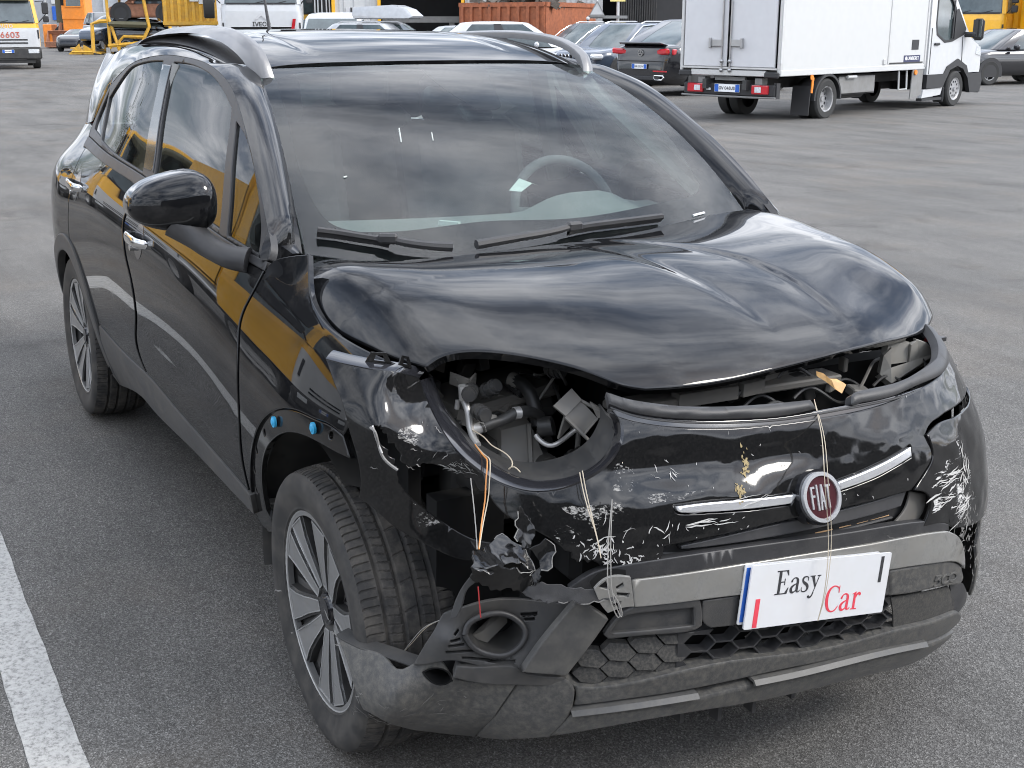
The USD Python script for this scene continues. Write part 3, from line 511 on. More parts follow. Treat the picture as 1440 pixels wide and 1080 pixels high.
'emblem': ['fascia',0.012,[[[-0.0208,0.7221],[-0.0725,0.7174],[0.0398,0.7355],[0.0041,0.7517],[-0.048,0.6893]]]],
'slot': ['fascia',-0.03,[[[-0.3711,0.6564],[-0.2626,0.663],[-0.1184,0.6678],[0.0731,0.6685],[0.2876,0.6722]],[[0.2876,0.6722],[0.2747,0.6333],[0.2341,0.6134]],[[0.2341,0.6134],[0.0723,0.6128],[-0.1189,0.614],[-0.2629,0.6241],[-0.3758,0.6378]],[[-0.3758,0.6378],[-0.3711,0.6564]]]],
'slot_upper': ['fascia',-0.012,[[[-0.3396,0.6609],[-0.133,0.671],[0.0568,0.6718],[0.2629,0.6798]],[[0.2629,0.6798],[0.2419,0.6485]],[[0.2419,0.6485],[0.0561,0.644],[-0.1335,0.6472],[-0.3396,0.6537]],[[-0.3396,0.6537],[-0.3396,0.6609]]]],
'silver': ['fascia',0.01,[[[-0.4546,0.6083],[-0.3503,0.6123],[-0.204,0.6116],[0.0746,0.5964],[0.2835,0.5812],[0.3682,0.5666]],[[0.3682,0.5666],[0.4219,0.5346],[0.4573,0.4835],[0.4735,0.4419]],[[0.4735,0.4419],[0.4177,0.4787],[0.2903,0.5086],[0.1765,0.5226],[-0.0171,0.5352],[-0.2022,0.5469],[-0.302,0.5531],[-0.4473,0.5528]],[[-0.4473,0.5528],[-0.4546,0.6083]]]],
'rim_top': ['fascia',0.004,[[[-0.58,0.5896],[-0.5435,0.6165],[-0.5019,0.632],[-0.3476,0.6459],[-0.1464,0.6414],[0.0798,0.6264],[0.2901,0.6074],[0.3826,0.5781]],[[0.3826,0.5781],[0.3869,0.5617]],[[0.3869,0.5617],[0.2912,0.5794],[0.0802,0.5952],[-0.1997,0.6106],[-0.3474,0.6115],[-0.4529,0.6076],[-0.5079,0.5951],[-0.5656,0.5757]],[[-0.5656,0.5757],[-0.58,0.5896]]]],
'bar_left': ['fascia',0.006,[[[-0.5059,0.4954],[-0.4915,0.5178],[-0.4672,0.5435],[-0.4303,0.553],[-0.3076,0.551]],[[-0.3076,0.551],[-0.3019,0.5261],[-0.2999,0.4951]],[[-0.2999,0.4951],[-0.3184,0.487],[-0.404,0.489],[-0.4957,0.4859]],[[-0.4957,0.4859],[-0.5059,0.4954]]]],
'bar_left_in': ['fascia',0.006,[[[-0.4934,0.4982],[-0.4737,0.5276],[-0.4413,0.5376],[-0.3214,0.5365]],[[-0.3214,0.5365],[-0.3176,0.4979]],[[-0.3176,0.4979],[-0.4047,0.4999],[-0.4934,0.4982]]]],
'bar_mid': ['fascia',0.004,[[[-0.2984,0.5473],[-0.2046,0.5437],[-0.0114,0.5303],[0.1832,0.5173]],[[0.1832,0.5173],[0.1982,0.4578]],[[0.1982,0.4578],[-0.0041,0.4653],[-0.1999,0.4787],[-0.2785,0.4857]],[[-0.2785,0.4857],[-0.2979,0.5047],[-0.2984,0.5473]]]],
'bar_right': ['fascia',0.006,[[[0.1831,0.518],[0.2911,0.5052],[0.4088,0.4801],[0.4649,0.449]],[[0.4649,0.449],[0.4703,0.4179],[0.4546,0.4048]],[[0.4546,0.4048],[0.3588,0.431],[0.2835,0.4414],[0.1986,0.4551]],[[0.1986,0.4551],[0.1831,0.518]]]],
'txt500': ['fascia',0.007,[[[0.382,0.4462],[0.326,0.456],[0.4395,0.4375]]]],
'mesh_right': ['fascia',-0.01,[[[0.2181,0.4398],[0.3034,0.4272],[0.4213,0.4071]],[[0.4213,0.4071],[0.4656,0.3319],[0.4736,0.2999]],[[0.4736,0.2999],[0.3808,0.3161],[0.2373,0.3386]],[[0.2373,0.3386],[0.2181,0.4398]]]],
'mesh_side': ['fascia',-0.01,[[[0.4311,0.4075],[0.5005,0.3833]],[[0.5005,0.3833],[0.5736,0.28],[0.5431,0.2681]],[[0.5431,0.2681],[0.4898,0.292],[0.443,0.3643],[0.4311,0.4075]]]],
'hex': ['fascia',-0.015,[[[-0.5375,0.464],[-0.4912,0.4729],[-0.3953,0.4755],[-0.2659,0.4724],[-0.084,0.4612],[0.1114,0.4482],[0.2235,0.4398]],[[0.2235,0.4398],[0.2451,0.3359]],[[0.2451,0.3359],[0.1283,0.3393],[-0.0672,0.3626],[-0.3091,0.3838],[-0.5488,0.3615]],[[-0.5488,0.3615],[-0.5693,0.3862]],[[-0.5693,0.3862],[-0.5533,0.4259],[-0.5375,0.464]]]],
'hexmark': ['fascia',-0.015,[[[-0.3227,0.4564],[-0.3162,0.387]]]],
'skid_rail': ['fascia',0.004,[[[-0.5727,0.3959],[-0.5506,0.3758],[-0.3211,0.3986],[-0.0872,0.3801],[0.1076,0.3591],[0.2218,0.3549],[0.3561,0.3332],[0.4452,0.3192],[0.4788,0.3079]],[[0.4788,0.3079],[0.5294,0.2584],[0.528,0.2362]],[[0.528,0.2362],[0.3577,0.2645],[0.1797,0.3108],[0.0431,0.326],[-0.075,0.3377],[-0.2599,0.3447],[-0.3648,0.3436],[-0.4502,0.3398],[-0.5581,0.3258]],[[-0.5581,0.3258],[-0.5541,0.3613],[-0.5727,0.3959]]]],
'skid_lip': ['fascia',0.016,[[[-0.5619,0.3109],[-0.4542,0.3255],[-0.2966,0.3302],[-0.1606,0.33],[-0.0183,0.3184],[0.1612,0.3073],[0.3362,0.2744],[0.5205,0.236]],[[0.5205,0.236],[0.5131,0.2301],[0.4877,0.2169]],[[0.4877,0.2169],[0.4199,0.1989],[0.2091,0.2344],[0.014,0.2567],[-0.1335,0.2712],[-0.2845,0.2876],[-0.4503,0.2807],[-0.6034,0.2425]],[[-0.6034,0.2425],[-0.5797,0.2813],[-0.5619,0.3109]]]],
'skid_back': ['fascia',-0.03,[[[-0.5548,0.2859],[-0.4358,0.3014],[-0.3421,0.304],[-0.2279,0.3026],[-0.0309,0.2907],[0.2317,0.258]],[[0.2317,0.258],[0.2684,0.2023]],[[0.2684,0.2023],[0.0462,0.2424],[-0.1004,0.2587],[-0.2522,0.2645],[-0.4327,0.265],[-0.5574,0.2476]],[[-0.5574,0.2476],[-0.5548,0.2859]]]],
'skid_right': ['fascia',0.012,[[[-0.6704,0.3818],[-0.6224,0.3864],[-0.5769,0.3982],[-0.5576,0.3681]],[[-0.5576,0.3681],[-0.566,0.3063],[-0.6068,0.2357]],[[-0.6068,0.2357],[-0.6951,0.2101],[-0.7966,0.1819]],[[-0.7966,0.1819],[-0.7158,0.2968],[-0.6704,0.3818]]]],
'plate': ['fascia',0.02,[[[-0.2112,0.6127],[0.1609,0.5677],[0.1659,0.4369],[-0.204,0.4761]]]],
'cornerL': ['fascia',0.002,[[[0.3384,0.7889],[0.3989,0.8025],[0.4653,0.8008]],[[0.93,0.8],[0.98,0.72],[1.0,0.62],[0.98,0.54],[0.93,0.5]],[[0.93,0.5],[0.4183,0.5593],[0.3569,0.5876],[0.2832,0.5955]],[[0.2832,0.5955],[0.3148,0.6471],[0.2971,0.6718],[0.2601,0.684]],[[0.2601,0.684],[0.314,0.7158],[0.3429,0.7444],[0.3384,0.7889]]]],
'greyL': ['fascia',-0.02,[[[0.2796,0.6737],[0.3341,0.6556]],[[0.3341,0.6556],[0.3203,0.6169],[0.2755,0.5915]],[[0.2755,0.5915],[0.2227,0.6132]],[[0.2227,0.6132],[0.2601,0.6383],[0.2796,0.6737]]]],
'seal_l': ['fascia',0.0,[[[-0.493,0.9451],[-0.4447,0.9345],[-0.3971,0.9276],[-0.2978,0.9159],[-0.1215,0.9037],[0.0229,0.8976]],[[0.0229,0.8976],[0.0301,0.8813]],[[0.0301,0.8813],[-0.0486,0.8784],[-0.172,0.8851],[-0.3059,0.8962],[-0.4221,0.9113],[-0.4889,0.9273]],[[-0.4889,0.9273],[-0.493,0.9451]]]],
'seal_r': ['fascia',0.0,[[[0.1412,0.893],[0.1574,0.8978],[0.2853,0.8999],[0.4121,0.908],[0.5598,0.9149]],[[0.84,0.945],[0.86,0.92]],[[0.86,0.92],[0.5679,0.8878],[0.3913,0.8866],[0.2682,0.8786],[0.1655,0.8783]],[[0.1655,0.8783],[0.1326,0.878],[0.1412,0.893]]]],
'ridge': ['fascia',-0.006,[[[-0.4874,0.9283],[-0.4199,0.9119],[-0.3026,0.8965],[-0.1679,0.885],[-0.044,0.8781],[0.0594,0.8783],[0.1649,0.8787],[0.3153,0.8801],[0.5793,0.8819]],[[0.5793,0.8819],[0.5479,0.8827]],[[0.5479,0.8827],[0.3739,0.8765],[0.1955,0.864],[0.0128,0.8622],[-0.1744,0.869],[-0.3149,0.8813],[-0.4168,0.8951],[-0.471,0.9071]],[[-0.471,0.9071],[-0.4874,0.9283]]]],
'wing': ['free',0.0,[[[-0.1736,0.2108],[-0.1416,0.2024],[-0.0845,0.1912],[-0.0281,0.1844],[0.0147,0.1723]],[[0.0147,0.1723],[0.0334,0.122],[0.0587,0.0704],[0.0892,0.0281],[0.1241,-0.0021],[0.1615,-0.0247],[0.1994,-0.0386]],[[0.1994,-0.0386],[0.1545,-0.0489],[0.1099,-0.0328],[0.0758,-0.0103],[0.0416,0.0057],[0.0133,0.0076],[-0.0065,0.0038]],[[-0.0065,0.0038],[-0.0275,0.0314],[-0.0456,0.06],[-0.058,0.077]],[[-0.058,0.077],[-0.0691,0.0798],[-0.0803,0.0741]],[[-0.0803,0.0741],[-0.0622,0.0418],[-0.0442,0.0063],[-0.0316,-0.0137]],[[-0.0316,-0.0137],[-0.0176,-0.0473],[0.0207,-0.0866],[0.0626,-0.1192],[0.1161,-0.1517],[0.1609,-0.1601]],[[0.1609,-0.1601],[0.1724,-0.176],[0.1589,-0.1922]],[[0.1589,-0.1922],[0.1161,-0.1976],[0.0714,-0.1855],[0.0153,-0.1569],[-0.0346,-0.1262],[-0.0728,-0.0926],[-0.1061,-0.0689]],[[-0.1061,-0.0689],[-0.1027,-0.039],[-0.1077,0.0078],[-0.1233,0.0656],[-0.1389,0.1234],[-0.154,0.1569],[-0.1736,0.2108]]]],
'corner': ['free',0.0,[[[-0.1972,0.0417],[-0.1653,0.0546],[-0.1231,0.0691]],[[-0.1231,0.0691],[-0.055,0.0953],[0.0062,0.0976]],[[0.0062,0.0976],[0.0266,0.0988],[0.0657,0.0939],[0.0919,0.06],[0.147,0.0447],[0.2136,0.0516]],[[0.2136,0.0516],[0.1697,-0.0352],[0.083,-0.2253]],[[0.083,-0.2253],[0.0279,-0.1636],[-0.032,-0.0932],[-0.0686,-0.0266],[-0.1057,-0.0293]],[[-0.1057,-0.0293],[-0.1358,0.0193],[-0.1972,0.0417]]]],
'corner_hole': ['free',0.0,[[[0.0302,0.0856],[0.0463,0.0877],[0.0785,0.0767],[0.0865,0.0564]],[[0.0865,0.0564],[0.0733,0.0506],[0.0473,0.0671],[0.0302,0.0856]]]],
'fog': ['free',0.0,[[[-0.0756,0.0478],[-0.0439,0.0621],[0.0185,0.0756],[0.0892,0.0733],[0.1821,0.065]],[[0.1821,0.065],[0.1389,0.0099],[0.0808,-0.0666]],[[0.0808,-0.0666],[0.0203,-0.0596],[-0.0356,-0.0482],[-0.0663,-0.0471],[-0.1055,-0.0589],[-0.1323,-0.0632]],[[-0.1323,-0.0632],[-0.103,-0.0034],[-0.0756,0.0478]]]],
'fog_hole': ['free',0.0,[[[-0.0309,0.0118],[-0.0228,0.0339],[0.0049,0.048],[0.0401,0.0493],[0.0727,0.0333],[0.0884,0.0097],[0.0788,-0.0149],[0.0508,-0.0322],[0.0199,-0.0311],[-0.011,-0.0167],[-0.0309,0.0118]]]],
'fog_slats': ['free',0.0,[[[-0.0503,0.0122],[-0.0421,0.0214]],[[-0.0585,-0.0007],[-0.0364,0.0038]],[[-0.0639,-0.0129],[-0.0279,-0.0082]],[[-0.0693,-0.0274],[-0.011,-0.0226]],[[-0.0358,-0.0396],[0.02,-0.0409]],[[0.0201,-0.0437],[0.0692,-0.0451]],[[0.0783,0.0429],[0.112,0.0466]],[[0.0854,0.0331],[0.1065,0.0357]],[[0.0911,0.0234],[0.1038,0.0247]]]],
'diag': ['free',0.0,[[[0.0142,0.0861],[0.0468,0.0673],[0.0772,0.0437]],[[0.0772,0.0437],[-0.0001,-0.0775]],[[-0.0001,-0.0775],[-0.09,-0.0597]],[[-0.09,-0.0597],[-0.0437,0.0172],[0.0142,0.0861]]]],
'ledge': ['free',0.0,[[[-0.1144,-0.0028],[-0.1078,0.0214]],[[-0.1078,0.0214],[-0.0548,0.02],[0.0037,0.0223],[0.0269,0.0041],[0.1091,-0.0064]],[[0.1091,-0.0064],[0.1042,-0.0214],[0.0112,-0.0267]],[[0.0112,-0.0267],[-0.0539,-0.0199],[-0.1144,-0.0028]]]],
'shA': ['free',0.0,[[[-0.0495,0.0356],[-0.0205,0.0354],[0.0291,0.0286],[0.0567,0.027]],[[0.0567,0.027],[0.0549,0.0054],[0.0665,-0.0252]],[[0.0665,-0.0252],[0.0591,-0.0464],[0.0578,-0.0644]],[[0.0578,-0.0644],[0.034,-0.0454],[-0.0229,-0.0183],[-0.0786,0.0021]],[[-0.0786,0.0021],[-0.0668,0.018],[-0.0495,0.0356]]]],
'shB': ['free',0.0,[[[-0.0666,0.0302],[-0.025,0.0346],[0.0688,-0.0048]],[[0.0688,-0.0048],[0.0815,-0.0276],[0.0601,-0.0356]],[[0.0601,-0.0356],[0.054,-0.0546],[0.0206,-0.0384],[-0.0144,-0.019],[-0.0545,-0.0026]],[[-0.0545,-0.0026],[-0.0681,0.0117],[-0.0666,0.0302]]]],
'shC': ['free',0.0,[[[-0.0273,0.0142],[-0.0085,0.0261],[0.0105,0.0297]],[[0.0105,0.0297],[0.0283,0.009]],[[0.0283,0.009],[0.018,-0.0155],[-0.0024,-0.0324]],[[-0.0024,-0.0324],[-0.0079,-0.0455]],[[-0.0079,-0.0455],[-0.0105,-0.0232],[-0.0078,-0.0097],[-0.0273,0.0142]]]],
'shD': ['free',0.0,[[[-0.0209,0.0113],[-0.0035,0.0369]],[[-0.0035,0.0369],[0.0109,0.0267],[0.0201,0.0131]],[[0.0201,0.0131],[0.0222,-0.0116],[0.0065,-0.0401]],[[0.0065,-0.0401],[-0.005,-0.0382]],[[-0.005,-0.0382],[-0.0159,-0.015],[-0.0209,0.0113]]]],
'shE': ['free',0.0,[[[-0.0687,0.0047],[-0.0561,0.0161],[-0.0384,0.0208]],[[-0.0384,0.0208],[0.0089,0.0137],[0.0637,0.002],[0.1134,-0.0096]],[[0.1134,-0.0096],[0.1077,-0.0175],[0.0702,-0.0158]],[[0.0702,-0.0158],[0.0218,-0.0217],[-0.0193,-0.0226],[-0.0529,-0.0092],[-0.0687,0.0047]]]],
'bkt': ['free',0.0,[[[-0.0286,-0.0567],[-0.0222,-0.0255],[-0.0102,0.0065],[0.0056,0.0314]],[[0.0056,0.0314],[0.0217,0.0362],[0.0195,0.0247]],[[0.0195,0.0247],[-0.0004,0.0022],[-0.0059,-0.0236],[-0.0152,-0.0495]],[[-0.0152,-0.0495],[-0.0286,-0.0567]]]],
'fins': ['free',0.0,[[[-0.0465,0.0135],[-0.0276,0.031],[0.0003,0.0362],[0.0245,0.0315]],[[0.0245,0.0315],[0.0389,-0.0359]],[[0.0389,-0.0359],[0.0132,-0.0347],[-0.0156,-0.0418]],[[-0.0156,-0.0418],[-0.0317,-0.021],[-0.0465,0.0135]]]],
'finholes': ['free',0.0,[[[-0.041,0.016],[-0.0246,0.0278]],[[-0.0246,0.0278],[-0.0151,0.0078]],[[-0.0151,0.0078],[-0.041,0.016]],[[-0.0041,0.0142],[0.0096,0.0221]],[[0.0096,0.0221],[0.013,0.0142]],[[0.013,0.0142],[-0.0008,0.0065]],[[-0.0008,0.0065],[-0.0041,0.0142]],[[-0.0019,0.0021],[0.0262,-0.003]],[[0.0262,-0.003],[0.0242,-0.0123]],[[0.0242,-0.0123],[0.0,-0.0057]],[[0.0,-0.0057],[-0.0019,0.0021]],[[-0.0102,-0.0231],[0.0099,-0.018]],[[0.0099,-0.018],[0.0057,-0.0351]],[[0.0057,-0.0351],[-0.0102,-0.0231]]]],
'flapL': ['free',0.0,[[[-0.0319,0.0454],[0.0015,0.0638],[0.0325,0.0864]],[[0.0325,0.0864],[0.0337,0.0237],[0.03,-0.0271]],[[0.03,-0.0271],[0.0018,-0.0417],[-0.0271,-0.0486],[-0.053,-0.0375]],[[-0.053,-0.0375],[-0.0342,0.0045],[-0.0319,0.0454]]]]},{'wing': [[[0.372,-0.895,0.985],[0.408,-0.89,0.938],[0.438,-0.887,0.911],[0.46,-0.88,0.856],[0.482,-0.873,0.8],[0.475,-0.868,0.718],[0.512,-0.848,0.701],[0.532,-0.815,0.667],[0.549,-0.768,0.634],[0.574,-0.718,0.605],[0.594,-0.678,0.593],[0.621,-0.64,0.601],[0.532,-0.812,0.784],[0.544,-0.76,0.705],[0.553,-0.718,0.668],[0.581,-0.672,0.636],[0.623,-0.642,0.635],[0.439,-0.828,0.975],[0.466,-0.778,0.97],[0.53,-0.785,0.8],[0.556,-0.705,0.782],[0.579,-0.678,0.762],[0.508,-0.842,0.875],[0.398,-0.872,0.985],[0.406,-0.702,0.925],[0.462,-0.707,0.893],[0.57,-0.695,0.823],[0.651,-0.654,0.785],[0.52,-0.706,0.855]],[0.5,-0.8,0],[0,0,1]],
'corner': [[[0.424,-0.905,0.396],[0.509,-0.885,0.401],[0.58,-0.86,0.414],[0.63,-0.82,0.412],[0.663,-0.765,0.411],[0.749,-0.645,0.384],[0.518,-0.905,0.332],[0.548,-0.885,0.272],[0.562,-0.81,0.226],[0.557,-0.72,0.182],[0.552,-0.635,0.146],[0.697,-0.66,0.294],[0.648,-0.765,0.323],[0.651,-0.86,0.374]],[0.5,-0.8,0],[0,0,1]],
'fog': [[[0.641,-0.825,0.417],[0.66,-0.8,0.477],[0.683,-0.775,0.424],[0.691,-0.755,0.399],[0.693,-0.785,0.486],[0.68,-0.77,0.51],[0.692,-0.75,0.542],[0.712,-0.69,0.558],[0.729,-0.62,0.553],[0.768,-0.545,0.544],[0.762,-0.645,0.417],[0.736,-0.7,0.425],[0.723,-0.685,0.488],[0.765,-0.59,0.49]],[0.5,-0.8,0],[0,0,1]],
'diag': [[[0.814,-0.555,0.573],[0.839,-0.497,0.532],[0.808,-0.568,0.411],[0.784,-0.655,0.43],[0.816,-0.572,0.495]],[0.5,-0.8,0],[0,0,1]],
'ledge': [[[0.705,-0.765,0.409],[0.706,-0.76,0.431],[0.759,-0.665,0.431],[0.798,-0.565,0.403],[0.752,-0.65,0.385],[0.794,-0.57,0.387]],[0.5,-0.8,0],[0,0,1]],
'shA': [[[0.79,-0.776,0.711],[0.75,-0.707,0.701],[0.755,-0.673,0.7],[0.8,-0.645,0.654],[0.815,-0.732,0.68],[0.82,-0.788,0.699]],[0.3,-0.2,1],[0,0,1]],
'shB': [[[0.82,-0.782,0.688],[0.805,-0.648,0.657],[0.8,-0.656,0.624],[0.81,-0.771,0.658],[0.825,-0.723,0.663]],[1,-0.3,0],[0,0,1]],
'shC': [[[0.79,-0.659,0.694],[0.8,-0.626,0.706],[0.81,-0.611,0.687],[0.815,-0.644,0.652],[0.8,-0.648,0.655]],[1,-0.3,0.3],[0,0,1]],
'shD': [[[0.77,-0.675,0.747],[0.765,-0.658,0.769],[0.77,-0.637,0.75],[0.79,-0.647,0.702],[0.785,-0.664,0.71]],[1,-0.4,0],[0,0,1]],
'shE': [[[0.8,-0.67,0.627],[0.83,-0.602,0.623],[0.87,-0.511,0.6],[0.84,-0.606,0.59],[0.81,-0.667,0.607]],[1,-0.4,0.4],[0,0,1]],
'bkt': [[[0.76,-0.791,0.576],[0.76,-0.78,0.621],[0.77,-0.768,0.645],[0.78,-0.755,0.651],[0.77,-0.774,0.595]],[1,-0.4,0],[0,0,1]],
'fins': [[[0.86,-0.548,0.593],[0.87,-0.513,0.639],[0.88,-0.479,0.637],[0.875,-0.462,0.568],[0.87,-0.51,0.59]],[1,-0.3,0],[0,0,1]],
'flapL': [[[0.481,0.8,0.793],[0.491,0.72,0.729],[0.493,0.8,0.689],[0.5,0.76,0.677]],[1,0.3,0],[0,0,1]]},{'pipe_white': [[0.42,-0.609,0.907],[0.42,-0.607,0.891],[0.42,-0.608,0.875],[0.44,-0.608,0.856],[0.45,-0.609,0.833],[0.47,-0.612,0.813],[0.5,-0.614,0.801]],
'pipe_white2': [[0.4,-0.614,0.85],[0.4,-0.611,0.87]],
'hose_a': [[0.45,-0.602,0.816],[0.46,-0.587,0.822],[0.46,-0.56,0.829],[0.46,-0.533,0.833],[0.46,-0.506,0.844],[0.45,-0.472,0.841],[0.43,-0.425,0.817]],
'hose_clamps': [[0.46,-0.59,0.821],[0.46,-0.577,0.825],[0.46,-0.506,0.844],[0.46,-0.497,0.844]],
'hose_b': [[0.34,-0.439,0.875],[0.36,-0.432,0.872],[0.38,-0.426,0.857],[0.4,-0.422,0.824],[0.42,-0.424,0.789]],
'hose_c': [[0.44,-0.439,0.798],[0.45,-0.423,0.799],[0.46,-0.41,0.803]],
'rod': [[0.46,-0.453,0.787],[0.47,-0.45,0.78],[0.49,-0.437,0.771],[0.5,-0.42,0.777],[0.5,-0.394,0.791],[0.51,-0.374,0.81]],
'blockbox': [[0.4,-0.505,0.787],[0.42,-0.445,0.801],[0.46,-0.459,0.701],[0.46,-0.477,0.704],[0.44,-0.524,0.712],[0.46,-0.411,0.693]],
'bracket': [[0.54,-0.461,0.876],[0.53,-0.412,0.905],[0.55,-0.398,0.884],[0.56,-0.442,0.857],[0.58,-0.409,0.818],[0.58,-0.375,0.851],[0.6,-0.357,0.859],[0.6,-0.4,0.807],[0.62,-0.386,0.777],[0.62,-0.365,0.834],[0.54,-0.444,0.801],[0.55,-0.42,0.832],[0.58,-0.373,0.874],[0.57,-0.39,0.886]],
'wire_a': [[0.47,-0.612,0.824],[0.5,-0.601,0.817],[0.53,-0.6,0.81],[0.55,-0.591,0.804],[0.57,-0.582,0.797],[0.6,-0.588,0.785],[0.6,-0.596,0.779],[0.61,-0.592,0.787],[0.63,-0.585,0.781]],
'wire_orange': [[0.52,-0.631,0.811],[0.58,-0.643,0.809],[0.68,-0.687,0.828],[0.7,-0.7,0.8],[0.71,-0.706,0.776],[0.73,-0.722,0.743],[0.79,-0.759,0.713]],
'wire_grey': [[0.66,-0.712,0.8],[0.69,-0.72,0.757],[0.73,-0.735,0.724],[0.79,-0.763,0.714]],
'wire_low': [[0.81,-0.77,0.648],[0.8,-0.762,0.613],[0.79,-0.753,0.573]],
'wire_mid': [[0.78,-0.541,0.826],[0.8,-0.544,0.796],[0.83,-0.547,0.761],[0.85,-0.543,0.725],[0.875,-0.546,0.688]],
'wire_mid2': [[0.78,-0.535,0.828],[0.81,-0.54,0.784],[0.84,-0.541,0.738],[0.86,-0.541,0.702]],
'wire_tie': [[0.84,-0.504,0.786],[0.85,-0.513,0.751],[0.87,-0.528,0.704],[0.885,-0.537,0.668],[0.89,-0.536,0.624],[0.89,-0.523,0.587],[0.89,-0.509,0.564],[0.89,-0.507,0.579],[0.89,-0.525,0.617]],
'wire_long': [[0.72,0.091,0.872],[0.8,0.03,0.867],[0.85,-0.003,0.848],[0.89,-0.03,0.819],[0.92,-0.047,0.771],[0.91,-0.023,0.701],[0.915,-0.016,0.639],[0.93,-0.026,0.583],[0.932,-0.03,0.521],[0.93,-0.037,0.468]],
'wire_wheel': [[0.514,-0.8,0.362],[0.586,-0.8,0.438],[0.632,-0.79,0.489],[0.672,-0.76,0.52]],
'tag': [[0.66,0.15,0.91],[0.68,0.153,0.91],[0.7,0.156,0.902],[0.7,0.177,0.899],[0.71,0.19,0.891],[0.72,0.17,0.876],[0.71,0.158,0.885],[0.69,0.152,0.895],[0.67,0.144,0.903]],
'redwires': [[0.526,0.62,0.9],[0.528,0.63,0.912],[0.531,0.64,0.921],[0.537,0.65,0.91],[0.525,0.64,0.901]],
'lampbase': [[0.564,0.44,0.846],[0.57,0.44,0.894],[0.573,0.46,0.912],[0.578,0.52,0.914],[0.576,0.54,0.924],[0.578,0.57,0.914],[0.57,0.62,0.881],[0.565,0.6,0.857],[0.566,0.54,0.837],[0.586,0.46,0.827],[0.57,0.45,0.858],[0.567,0.53,0.862],[0.569,0.56,0.872],[0.578,0.46,0.864]],
'stay': [[0.62,0.312,0.825],[0.58,0.374,0.843],[0.54,0.435,0.866],[0.52,0.468,0.867],[0.5,0.507,0.863]],
'hring': [[0.616,-0.9,0.915],[0.636,-0.9,0.913],[0.629,-0.89,0.884],[0.632,-0.88,0.856],[0.649,-0.86,0.836]],
'wiper_r': [[-0.309,-0.659,1.116],[-0.29,-0.612,1.11],[-0.267,-0.563,1.102],[-0.242,-0.506,1.092],[-0.225,-0.474,1.083],[-0.2,-0.406,1.072],[-0.184,-0.345,1.067]],
'wiper_l': [[-0.222,0.336,1.11],[-0.212,0.232,1.107],[-0.206,0.134,1.104],[-0.199,0.043,1.099],[-0.189,-0.034,1.089],[-0.183,-0.131,1.081],[-0.179,-0.278,1.069]],
'w_mark1': [[-0.633,-0.292,1.335],[-0.57,-0.313,1.303]],
'w_mark2': [[-0.602,-0.205,1.324],[-0.564,-0.218,1.305]],
'w_chip': [[-0.47,-0.524,1.227],[-0.471,-0.514,1.229]],
'w_sticker': [[-0.26,0.476,1.102],[-0.272,0.524,1.106]],
'w_paper': [[-0.357,-0.075,1.187],[-0.393,-0.029,1.211],[-0.369,0.015,1.197],[-0.337,-0.014,1.175],[-0.338,-0.052,1.174]],
'paper': [[-0.4,-0.061,1.18],[-0.45,-0.002,1.205],[-0.45,0.064,1.182],[-0.42,0.024,1.174],[-0.38,-0.033,1.166]],
'steer': [[-0.988,0.36,1.096],[-0.955,0.36,1.188],[-1.304,0.36,1.055]],
'mir': [[-0.782,-1.02,1.132],[-0.659,-0.98,1.212],[-0.512,-0.93,1.238],[-0.442,-0.9,1.209],[-0.409,-0.9,1.137],[-0.511,-0.95,1.098],[-0.638,-1.01,1.098],[-0.471,-0.88,1.068],[-0.355,-0.87,1.024],[-0.329,-0.84,1.072]],
'rail': [[-2.658,-0.575,1.472],[-2.15,-0.575,1.555],[-1.815,-0.575,1.578],[-1.547,-0.575,1.587],[-1.33,-0.575,1.584],[-1.183,-0.575,1.571],[-1.073,-0.575,1.544],[-1.014,-0.565,1.504]],
'railb': [[-2.476,-0.61,1.474],[-2.275,-0.61,1.521],[-1.977,-0.61,1.547],[-1.658,-0.61,1.561],[-1.402,-0.61,1.558],[-1.247,-0.61,1.543],[-1.124,-0.61,1.521],[-1.041,-0.6,1.49]]}]

# ---- the crashed car
TR, FR, PT = TRACES
SURF = {'side': side, 'hood': hood, 'roof': roof, 'wind': wind, 'fascia': fascia}
FREE = {k: Free(*v, smoothing={'corner': 2e-4, 'wing': 4e-4}.get(k, 0.0)) for k, v in FR.items()}
FREE['corner_hole'] = FREE['corner']
for k in ('fog_hole', 'fog_slats'): FREE[k] = FREE['fog']
FREE['finholes'] = FREE['fins']
def sf(n): return FREE[n] if TR[n][0] == 'free' else SURF[TR[n][0]]
def pg(n): return shape_of(TR[n][2])
def uv3(n, k=None):
    """3D points of a traced polyline (all its segments, or one)."""
    segs = TR[n][2] if k is None else [TR[n][2][k]]
    q = np.vstack([np.asarray(s, float) for s in segs]); f = sf(n); return f(q) + fnormal(f, q)*TR[n][1]
def pan(n, mat, parent, name=None, res=.03, thick=.012, poly=None, off=None, bev=.003, both=False, **k):
    lab = {x: k.pop(x) for x in ('label', 'kind', 'smooth') if x in k}
    m = panel(pg(n) if poly is None else poly, sf(n), res, TR[n][1] if off is None else off, thick, bev, **k)
    put(name or n, m, mat, parent, **lab)
    if both: put(name or n, mirror(m), mat, parent, **lab)
    return m
car = thing('crashed_car', 'black car with a smashed front, missing headlight and torn bumper, nearest to the viewer', 'car', mat=T4((0, 0, 0), CAR_R))
rng = np.random.default_rng(5)

